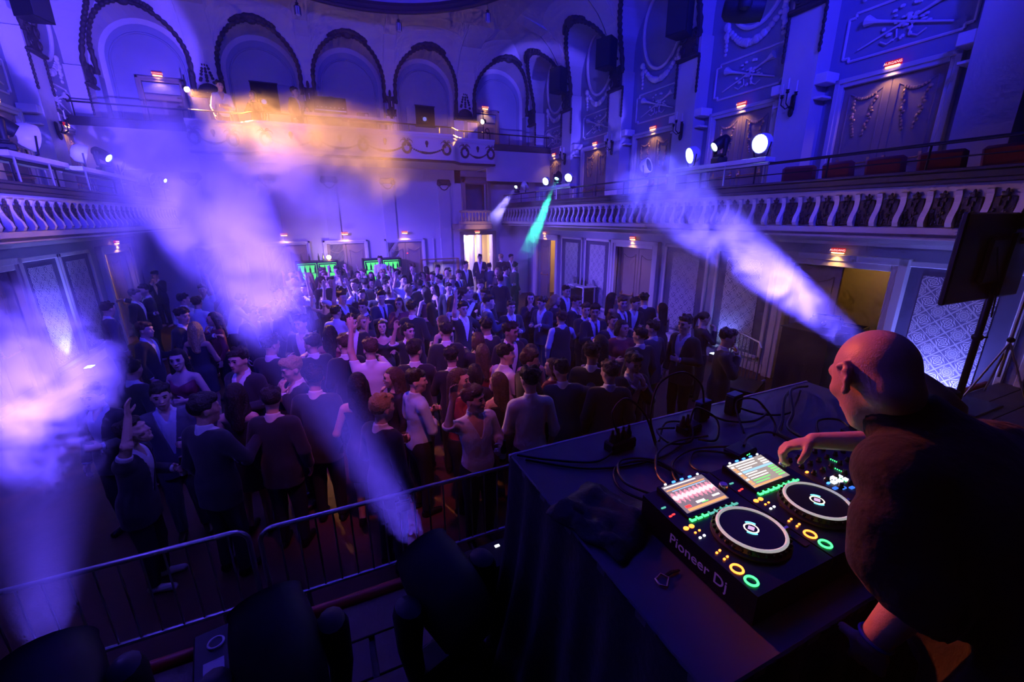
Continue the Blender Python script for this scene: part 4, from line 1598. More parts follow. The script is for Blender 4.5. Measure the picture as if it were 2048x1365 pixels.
smoke('smoke_cloud', 'thick glowing smoke cloud in front of the left wall', (-1.75, 3.35, 2.25), (.95, .80, .80), (0, 0, .3), 9.0, 3.0, .47)
smoke('smoke_drift', 'bright smoke drifting through the long blue beam', (-1.15, 6.1, 3.55), (1.1, 3.0, 1.15), (.39, 0, .32), 5.0, 1.4, .415)
smoke('smoke_jet', 'smoke drifting through the violet beam beside the draped loudspeaker', (5.9, 5.5, 3.1), (1.0, 3.4, 1.0), (.40, 0, -.245), 7.5, 1.7, .44)
smoke('smoke_bank', 'orange-lit smoke bank before the rear gallery', (.15, 13.0, 4.9), (2.9, 1.8, 1.7), (0, 0, -.5), 9.0, .9, .42)
smoke('smoke_wisp', 'smoke in the teal beam below the right gallery', (6.25, 11.9, 3.1), (.75, .6, 1.35), (0, .5, 0), 4.0, 1.6, .36)
smoke('smoke_wisp', 'wisp of smoke in the short white beam', (6.1, 14.6, 3.7), (.9, .9, .8), (0, 0, 0), 3.0, 1.6, .36)
# ================================================================ people
M_SKIN = mat('skin', (0.62, 0.40, 0.30), 0.5, var=0.08, scale=30)
M_SKIN2 = mat('skin_tan', (0.45, 0.27, 0.19), 0.5, var=0.08, scale=30)
M_SUIT = mat('black_suit_wool', (0.022, 0.022, 0.028), 0.85, var=0.25, scale=60, sheen=.2, bump=.1, bscale=90)
M_SUITNAVY = mat('navy_suit_wool', (0.03, 0.04, 0.085), 0.85, var=0.2, scale=60, sheen=.2, bump=.1, bscale=90)
M_SUITGREY = mat('grey_suit_wool', (0.10, 0.10, 0.12), 0.85, var=0.2, scale=60, sheen=.2, bump=.1, bscale=90)
M_SHIRT = mat('white_shirt_cotton', (0.74, 0.74, 0.76), 0.8, var=0.05, scale=10, bump=.35, bscale=9)
M_SHIRTBLUE = mat('light_blue_shirt', (0.42, 0.55, 0.80), 0.8, var=0.05, scale=10, bump=.35, bscale=9)
M_DRESS = mat('dark_dress', (0.03, 0.025, 0.035), 0.7, var=0.2, scale=25, bump=.2, bscale=14)
M_DRESSRED = mat('wine_dress', (0.22, 0.03, 0.06), 0.7, var=0.2, scale=25, bump=.2, bscale=14)
M_TROUSER = mat('dark_trousers', (0.02, 0.02, 0.026), 0.85, var=0.2, scale=40)
M_SHOE = mat('black_leather', (0.012, 0.011, 0.01), 0.3, var=0.2)
M_SNEAKER = mat('white_sneaker', (0.6, 0.6, 0.62), 0.6, var=0.1)
M_HAIRDK = mat('dark_brown_hair', (0.022, 0.014, 0.010), 0.5, var=0.4, scale=50, bump=.9, bscale=70)
M_HAIRBR = mat('brown_hair', (0.09, 0.05, 0.028), 0.5, var=0.4, scale=50, bump=.9, bscale=70)
M_HAIRBL = mat('blond_hair', (0.42, 0.28, 0.12), 0.5, var=0.3, scale=50, bump=.9, bscale=70)
M_EYE = mat('eye', (0.03, 0.025, 0.02), 0.15, var=0)
M_LIP = mat('lips', (0.36, 0.14, 0.12), 0.5, var=0.05)
M_TIE = mat('dark_tie', (0.02, 0.02, 0.04), 0.6, var=0.2)


def rotm(yaw=0.0, pitch=0.0, roll=0.0):
    """head turn: pitch>0 looks down, yaw>0 turns to the figure's left"""
    return np.array(Matrix.Rotation(yaw, 3, 'Z') @ Matrix.Rotation(pitch, 3, 'X') @ Matrix.Rotation(roll, 3, 'Y'))


def head_frame(c, R, k=1.0):
    return lambda x, y, z: tuple(np.array(c) + R @ (k * np.array((x, y, z), float)))


def head_prims(c, R, ears=True, k=1.0):
    """head in head coordinates: origin at the skull centre, -y is the face"""
    H = head_frame(c, R, k)
    P = [('e', H(0, .012, .025), (.076, .098, .092), R, .02),
         ('e', H(0, -.030, -.015), (.066, .068, .085), R, .03),
         ('e', H(0, -.042, -.075), (.048, .050, .048), R, .03),
         ('c', H(0, -.075, -.105), H(0, -.060, -.108), .024, .026, .025),          # chin
         ('c', H(-.033, -.082, .030), H(.033, -.082, .030), .017, .017, .02),      # brow
         ('e', H(.042, -.066, -.022), (.022, .024, .020), R, .02),                 # cheeks
         ('e', H(-.042, -.066, -.022), (.022, .024, .020), R, .02),
         ('-e', H(.032, -.106, .008), (.017, .018, .012), R, .012),                # eye sockets
         ('-e', H(-.032, -.106, .008), (.017, .018, .012), R, .012),
         ('c', H(0, -.092, .012), H(0, -.112, -.028), .009, .014, .012),           # nose
         ('e', H(.012, -.104, -.032), (.010, .010, .008), R, .008), ('e', H(-.012, -.104, -.032), (.010, .010, .008), R, .008),
         ('c', H(-.02, -.094, -.062), H(.02, -.094, -.062), .010, .010, .012)]     # mouth
    if ears:
        for s in (-1, 1):
            P += [('e', H(s * .078, .012, -.008), (.010, .022, .032), R, .008), ('e', H(s * .080, .006, -.032), (.009, .012, .014), R, .008)]
    if k != 1.0:
        P = [(p[0], p[1], p[2], p[3] * k, p[4] * k, p[5]) if p[0] == 'c' else (p[0], p[1], tuple(r * k for r in p[2]), p[3], p[4]) for p in P]
    return P


def hand_prims(w, d, n, side, curl=.5, k=1.0, spread=.2, r=.0095):
    """palm and five fingers from the wrist w; d points along the hand, n out of the back of the hand"""
    w, d, n = np.array(w, float), np.array(d, float), np.array(n, float)
    d /= np.linalg.norm(d)
    n -= d * (n @ d); n /= np.linalg.norm(n)
    s = np.cross(d, n) * side            # towards the thumb
    R = np.stack([s, d, n], 1)
    P = [('e', tuple(w + d * .045 * k), (.040 * k, .052 * k, .017 * k), R, .012)]
    for i, (o, L) in enumerate(((.027, .070), (.009, .080), (-.010, .073), (-.028, .056))):
        b = w + d * .085 * k + s * o * k
        dir_ = d + s * spread * (1.5 - i) * .25
        pts = [b]
        a = 0.0
        for seg, f in enumerate((.45, .32, .25)):
            a += curl * (0.75 if seg == 0 else 1.0)
            v = dir_ * math.cos(a) - n * math.sin(a)
            pts.append(pts[-1] + v / np.linalg.norm(v) * L * f * k)
        for q in range(3):
            P.append(('c', tuple(pts[q]), tuple(pts[q + 1]), r * k * (1 - .08 * q), r * k * (.93 - .08 * q), .006))
    b = w + d * .022 * k + s * .032 * k
    v1 = s * .75 + d * .65 - n * .35 * (1 + curl)
    v1 /= np.linalg.norm(v1)
    m = b + v1 * .040 * k
    v2 = s * .25 + d * .9 - n * (.3 + .5 * curl)
    v2 /= np.linalg.norm(v2)
    P += [('c', tuple(b), tuple(m), .014 * k, .012 * k, .01), ('c', tuple(m), tuple(m + v2 * .034 * k), .0115 * k, .0095 * k, .006)]
    return P


# wrist positions (figure's right hand has x<0), elbow positions and hand directions
ARMS = {
    'down': ((.245, .03, 1.14), (.235, -.07, .90), (0, -.25, -1), (1, 0, 0), .5),
    'drink': ((.255, .02, 1.15), (.13, -.25, 1.20), (-.45, -.7, .25), (1, -.2, 0), 1.0),
    'up': ((.30, -.08, 1.52), (.25, -.13, 1.78), (-.1, -.1, 1), (0, 1, .2), .25),
    'high': ((.23, -.06, 1.64), (.20, -.08, 1.90), (0, 0, 1), (0, 1, .2), .2),
    'face': ((.22, -.10, 1.20), (.06, -.17, 1.44), (-.3, .2, 1), (.4, -.9, 0), .5),
    'mouth': ((.26, -.10, 1.27), (.08, -.21, 1.50), (-.7, .1, .3), (.4, -.8, .5), .9),
    'fwd': ((.24, -.10, 1.18), (.16, -.36, 1.28), (-.1, -1, .1), (0, 0, 1), .4),
    'out': ((.36, -.03, 1.28), (.52, -.20, 1.36), (.6, -.6, .1), (0, 0, 1), .3),
    'cross': ((.22, -.06, 1.13), (.02, -.19, 1.13), (-1, -.1, .1), (0, -1, 0), .7),
    'hug': ((.30, -.14, 1.32), (.38, -.38, 1.40), (.1, -1, 0), (.8, 0, .5), .5),
}


def figure(name, right='down', left='down', outfit='suit', hair='short', yaw=0, pitch=.05, lean=0, side=0, woman=False, vox=.0125, stance=0, tie=False, roll=0.0):
    """meshes for one figure; feet at the origin, front towards -Y"""
    sw = .155 if woman else .174
    th = .93 if woman else 1.0
    Lm = np.array(Matrix.Rotation(lean, 3, 'X') @ Matrix.Rotation(side, 3, 'Y'))
    piv = np.array((0, 0, .95))

    def U(p):
        return tuple(piv + Lm @ (np.array(p, float) - piv))

    def UV(v):
        return tuple(Lm @ np.array(v, float))
    hc = U((0, -.02, 1.665))
    R = Lm @ rotm(yaw, pitch, roll)
    skin = head_prims(hc, R)
    skin += [('c', U((0, .02, 1.47)), U((0, .0, 1.585)), .056 * th, .052 * th, .03)]
    tor = [('c', U((-sw + .03, .01, 1.425)), U((sw - .03, .01, 1.425)), .058 * th, .058 * th, .05),
           ('e', U((0, -.005, 1.30)), (sw * .92, .115 * th, .20), Lm, .06),
           ('e', U((0, .0, 1.08)), (.145 * th if not woman else .118, .105 * th, .17), Lm, .07),
           ('e', (0, .01, .93), (.160, .118, .12), None, .07)]
    if woman:
        tor += [('e', U((s * .07, -.085, 1.30)), (.06, .05, .06), Lm, .04) for s in (-1, 1)]
    arms, hands, wr = [], [], []
    for s, pose in ((-1, right), (1, left)):
        el, w, hd, hn, cu = ARMS[pose]
        f = lambda p: U((p[0] * s, p[1], p[2]))
        S, E, W = U((s * sw, .01, 1.415)), f(el), f(w)
        arms += [('c', S, E, .052 * th, .043 * th, .03), ('c', E, W, .042 * th, .029 * th, .025)]
        hdv, hnv = UV((hd[0] * s, hd[1], hd[2])), UV((hn[0] * s, hn[1], hn[2]))
        hands += hand_prims(W, hdv, hnv, s, cu, 1.0 if not woman else .92, r=.0105)
        wr.append((W, E))
    legs = []
    for s in (-1, 1):
        st_ = stance * s
        legs += [('c', (s * .085, .01, .90), (s * .10, -.015 - st_ * .1, .49), .088, .058, .04), ('c', (s * .10, -.015 - st_ * .1, .49), (s * .105, .02 - st_ * .05, .085), .056, .038, .02)]
    feet = []
    for s in (-1, 1):
        st_ = stance * s
        feet += [('c', (s * .105, .045 - st_ * .05, .045), (s * .125, -.135 - st_ * .05, .034), .040, .036, .02), ('c', (s * .105, .03 - st_ * .05, .05), (s * .105, .02 - st_ * .05, .11), .036, .036, .02)]
    out = {}
    grow = lambda P, g: [(p[0], p[1], p[2], p[3] + g, p[4] + g, p[5]) if p[0] == 'c' else (p[0], p[1], tuple(r + g for r in p[2]), p[3], p[4]) for p in P]
    # the covered limbs stay slimmer than the clothes
    out['body'] = body_mesh(name + '_body', skin + grow(tor, -.006) + grow(arms, -.003) + grow(legs, -.006) + grow(feet, -.004) + hands, vox, M_SKIN)
    wrs = [(np.array(W), np.array(E)) for W, E in wr]
    neck = np.array(U((0, .01, 1.515)))
    nup = np.array(UV((0, -.18, 1)))

    def past_wrist(P, back):
        """positive past the cuff plane of either sleeve"""
        r = np.full(len(P), -1.0)
        for W, E in wrs:
            d = (W - E) / np.linalg.norm(W - E)
            q = P - W
            al = q @ d
            rad = np.linalg.norm(q - al[:, None] * d, axis=1)
            r = np.maximum(r, np.minimum(np.minimum(al + back, .10 - rad), .22 - al))
        return r

    def loc(C):
        return piv + (C - piv) @ Lm
    mn = lambda *a: np.minimum.reduce(a)
    hem = [('c', (s_ * .055, .012, 1.0), (s_ * .06, .012, .74), .108, .122, .05) for s_ in (-1, 1)]
    if outfit in ('suit', 'shirt', 'vest', 'rolled'):
        back = .0 if outfit != 'rolled' else .17
        vz0 = 1.30 if outfit == 'rolled' else 1.41

        def f_shirt(P):
            q = loc(P)
            v = mn(-.02 - q[:, 1], .008 + (q[:, 2] - vz0) * .36 - np.abs(q[:, 0]), q[:, 2] - vz0)
            return np.maximum.reduce([(P - neck) @ nup - .028, past_wrist(P, back), .88 - q[:, 2], v])
        collar = [('c', U((0, .022, 1.47)), U((0, .004, 1.55)), .070 * th, .064 * th, .015)]
        sh = grow(tor, .008) + grow(arms, .010) + collar + [('c', (s_ * .05, .01, 1.0), (s_ * .05, .01, .9), .105, .11, .05) for s_ in (-1, 1)]
        out['shirt'] = body_mesh(name + '_shirt', sh + [('fn', f_shirt, 0)], vox, M_SHIRT)
    if outfit in ('suit', 'vest'):
        def f_jacket(P):
            q = loc(P)
            vz = 1.05 if outfit == 'suit' else 1.14
            v = mn(-.01 - q[:, 1], .006 + np.clip((q[:, 2] - vz) * .19, 0, .085) - np.abs(q[:, 0]), q[:, 2] - vz)
            c = np.maximum.reduce([(P - neck) @ nup + .014, .77 - q[:, 2], v])
            if outfit == 'suit':
                c = np.maximum(c, past_wrist(P, .022))
            else:
                c = np.maximum(c, np.abs(q[:, 0]) - (sw + .005) * (1 - .25 * np.clip((q[:, 2] - 1.3) / .15, 0, 1)))
            return c
        Pj = grow(tor, .019) + grow(hem, .012) + (grow(arms, .018) if outfit == 'suit' else [])
        out['jacket'] = body_mesh(name + '_jacket', Pj + [('fn', f_jacket, 0)], vox, M_SUIT)
    if outfit == 'dress':
        def f_dress(P):
            q = loc(P)
            return np.maximum.reduce([q[:, 2] - 1.40, np.minimum(-q[:, 1], q[:, 2] - 1.33 - np.abs(q[:, 0]) * .5), .60 - P[:, 2]])
        out['dress'] = body_mesh(name + '_dress', grow(tor, .010) + [('c', (s_ * .05, .01, .95), (s_ * .06, .01, .52), .125, .135, .06) for s_ in (-1, 1)] + [('fn', f_dress, 0)], vox, M_DRESS)
    if outfit == 'top':
        def f_top(P):
            q = loc(P)
            return np.maximum.reduce([(P - neck) @ nup + .03, past_wrist(P, .02), .86 - q[:, 2]])
        out['top'] = body_mesh(name + '_top', grow(tor, .012) + grow(arms, .012) + [('fn', f_top, 0)], vox, M_DRESS)
    if outfit != 'dress':
        out['trousers'] = body_mesh(name + '_trousers', grow(legs, .014) + [('c', (s_ * .055, .012, 1.04), (s_ * .06, .012, .86), .110, .112, .05) for s_ in (-1, 1)] + [('fn', lambda P: np.maximum(.085 - P[:, 2], P[:, 2] - 1.0), 0)], vox * 1.15, M_TROUSER)
    for i, s_ in enumerate(('shoe_r', 'shoe_l')):
        out[s_] = body_mesh(name + '_shoe', feet[2 * i:2 * i + 2], vox, M_SHOE)
    # hair
    H = head_frame(hc, R)
    hl = [('e', H(0, .020, .040), (.086, .104, .092), R, .02)]
    if hair in ('short', 'quiff', 'curly', 'bob', 'long', 'pony'):
        if hair in ('short', 'quiff'):
            rnd = random.Random(len(name) * 7 + ord(name[-1]))
            for _ in range(14):
                a, b = rnd.uniform(0, 2 * PI), rnd.uniform(.25, 1.0)
                q = math.sqrt(max(0, 1 - b * b * .85))
                hl.append(('e', H(.076 * math.cos(a) * q, .012 + .092 * math.sin(a) * q, .045 + .085 * b), (rnd.uniform(.020, .032),) * 3, None, .014))
            for u in (-.04, 0, .035):
                hl.append(('e', H(u, -.062, .088 + rnd.uniform(-.008, .012)), (.030, .028, .022), R, .012))
        if hair == 'quiff':
            hl += [('e', H(0, -.05, .105), (.062, .05, .036), R, .03)]
        if hair == 'curly':
            rnd = random.Random(sum(map(ord, name)))
            for _ in range(26):
                a, b = rnd.uniform(0, 2 * PI), rnd.uniform(.0, 1.0)
                hl.append(('e', H(.085 * math.cos(a) * math.sqrt(1 - b * b * .8), .015 + .10 * math.sin(a) * math.sqrt(1 - b * b * .8), .045 + .085 * b), (.027,) * 3, None, .012))
        if hair in ('long', 'bob'):
            zb = -.34 if hair == 'long' else -.13
            for s in (-1, 1):
                hl += [('c', H(s * .070, .02, .0), H(s * .085, .045, zb * .6), .036, .034, .03), ('c', H(s * .075, .045, zb * .5), H(s * .06, .075, zb), .034, .022, .03)]
            hl += [('c', H(0, .08, .0), H(0, .11, zb), .07, .045, .04)]
        if hair == 'pony':
            hl += [('c', H(0, .11, .06), H(0, .165, -.02), .034, .034, .02), ('c', H(0, .165, -.02), H(0, .15, -.22), .034, .014, .02)]

        cR = np.array(hc)

        def f_hair(P):
            q = (P - cR) @ R
            ax = np.abs(q[:, 0])
            face = mn(-.040 - q[:, 1], .070 - ax * .25 - q[:, 2])
            ear = mn(ax - .055, .035 - q[:, 1], .010 - q[:, 2])
            low = -.045 - q[:, 2]
            if hair in ('long', 'bob'):
                return np.maximum(mn(-.030 - q[:, 1], .066 - ax, .072 - q[:, 2]), mn(-.06 - q[:, 1], .05 - q[:, 2]))
            if hair == 'pony':
                return np.maximum.reduce([face, ear, mn(low, .12 - q[:, 1])])
            return np.maximum.reduce([face, ear, low])
        out['hair'] = body_mesh(name + '_hair', hl + [('fn', f_hair, 0)], vox * .8, M_HAIRDK)
    Rm = Matrix([list(r) for r in R])
    for s, en in ((-1, 'eye_r'), (1, 'eye_l')):
        e = MB().ball(H(s * .032, -.092, .008), (.014, .009, .009), 7, 5, Rm)
        e.path([H(s * .014, -.103, .030), H(s * .034, -.100, .036), H(s * .052, -.086, .029)], .0045, 5)
        out[en] = e.mesh(name + '_eye', M_EYE, True)
    mo = MB().path([H(-.024, -.100, -.060), H(0, -.106, -.064), H(.024, -.100, -.060)], [.004, .007, .004], 6)
    out['mouth'] = mo.mesh(name + '_mouth', M_LIP, True)
    if tie:
        t_ = MB()
        t_.path([U((0, -.085, 1.47)), U((0, -.125, 1.40)), U((.004, -.142, 1.28)), U((.006, -.138, 1.12))], [.016, .018, .026, .034], 8, flat=.3)
        out['tie'] = t_.mesh(name + '_tie', M_TIE, True)
    wl = {k: (Vector(wr[i][0]), Vector(wr[i][1])) for i, k in enumerate(('R', 'L'))}
    return out, wl


PROTO = {}


def proto(key, **kw):
    PROTO[key] = figure(key, **kw)


proto('suit_down', right='down', left='drink', hair='short')
proto('suit_back', right='down', left='down', hair='short', yaw=.5, pitch=.1)
proto('suit_tie', right='fwd', left='down', hair='quiff', tie=True, yaw=-.4)
proto('suit_curly', right='drink', left='fwd', hair='curly', yaw=-.3, pitch=.15)
proto('suit_wave', right='up', left='down', hair='short', yaw=.3, pitch=-.1, lean=.08)
proto('suit_point', right='high', left='out', hair='quiff', yaw=-.2)
proto('suit_face', right='face', left='face', hair='quiff', pitch=.25)
proto('suit_hug', right='hug', left='drink', hair='short', yaw=.7, side=.1)
proto('shirt_down', outfit='shirt', right='cross', left='drink', hair='short', yaw=-.5)
proto('shirt_back', outfit='rolled', right='down', left='cross', hair='curly', yaw=.2)
proto('shirt_up', outfit='shirt', right='up', left='up', hair='quiff', pitch=-.2)
proto('shirt_lean', outfit='shirt', right='hug', left='fwd', hair='short', lean=.35, pitch=.2)
proto('shirt_head', outfit='shirt', right='mouth', left='high', hair='short', yaw=.4)
proto('vest_drink', outfit='vest', right='mouth', left='down', hair='curly', yaw=.2, pitch=-.15)
proto('woman_long', outfit='dress', woman=True, right='cross', left='drink', hair='long', yaw=.3)
proto('woman_face', outfit='top', woman=True, right='face', left='down', hair='long', yaw=-.2)
proto('woman_up', outfit='dress', woman=True, right='up', left='fwd', hair='long', pitch=-.15)
proto('woman_pony', outfit='top', woman=True, right='mouth', left='cross', hair='pony', pitch=.2)
proto('woman_bob', outfit='top', woman=True, right='drink', left='fwd', hair='bob', yaw=.5)
proto('man_wave', outfit='rolled', right='up', left='drink', hair='quiff', yaw=.65, pitch=.0, vox=.009, side=-.06)
proto('man_reach', outfit='suit', right='high', left='drink', hair='short', pitch=-.45, lean=.12, vox=.010)


def set_mat(o, m):
    o.material_slots[0].link = 'OBJECT'
    o.material_slots[0].material = m


def person(key, loc, face, label, hair=None, suit=None, shirt=None, skin=None, k=1.0, group='crowd on the dance floor', detail=True, shoes=True):
    """face: direction the figure looks at, as an angle from the +y (rear) direction, clockwise seen from above"""
    parts, wl = PROTO[key]
    rz = PI - face           # front is -Y: face=0 looks to the rear wall
    t = link('person', parts['body'], None, loc, rz)
    t.scale = (k, k, k)
    tag(t, label, 'person', group)
    if skin:
        set_mat(t, skin)
    for pn, me in parts.items():
        if pn == 'body':
            continue
        base = {'shoe_r': 'shoe', 'shoe_l': 'shoe', 'eye_r': 'eye', 'eye_l': 'eye', 'top': 'blouse'}.get(pn, pn)
        if base in ('eye', 'mouth') and not detail:
            continue
        if base == 'shoe' and not shoes:
            continue
        o = link(base, me, t)
        if pn == 'hair' and hair: set_mat(o, hair)
        if pn in ('jacket',) and suit: set_mat(o, suit)
        if pn == 'trousers' and suit and 'jacket' in parts: set_mat(o, suit)
        if pn in ('shirt', 'dress', 'top') and shirt: set_mat(o, shirt)
    return t


def hand_point(t, key, hand, along=.075):
    """world point in the grip of a figure's hand"""
    W, E = PROTO[key][1][hand]
    bpy.context.view_layer.update()
    return t.matrix_world @ (W + (W - E).normalized() * along)
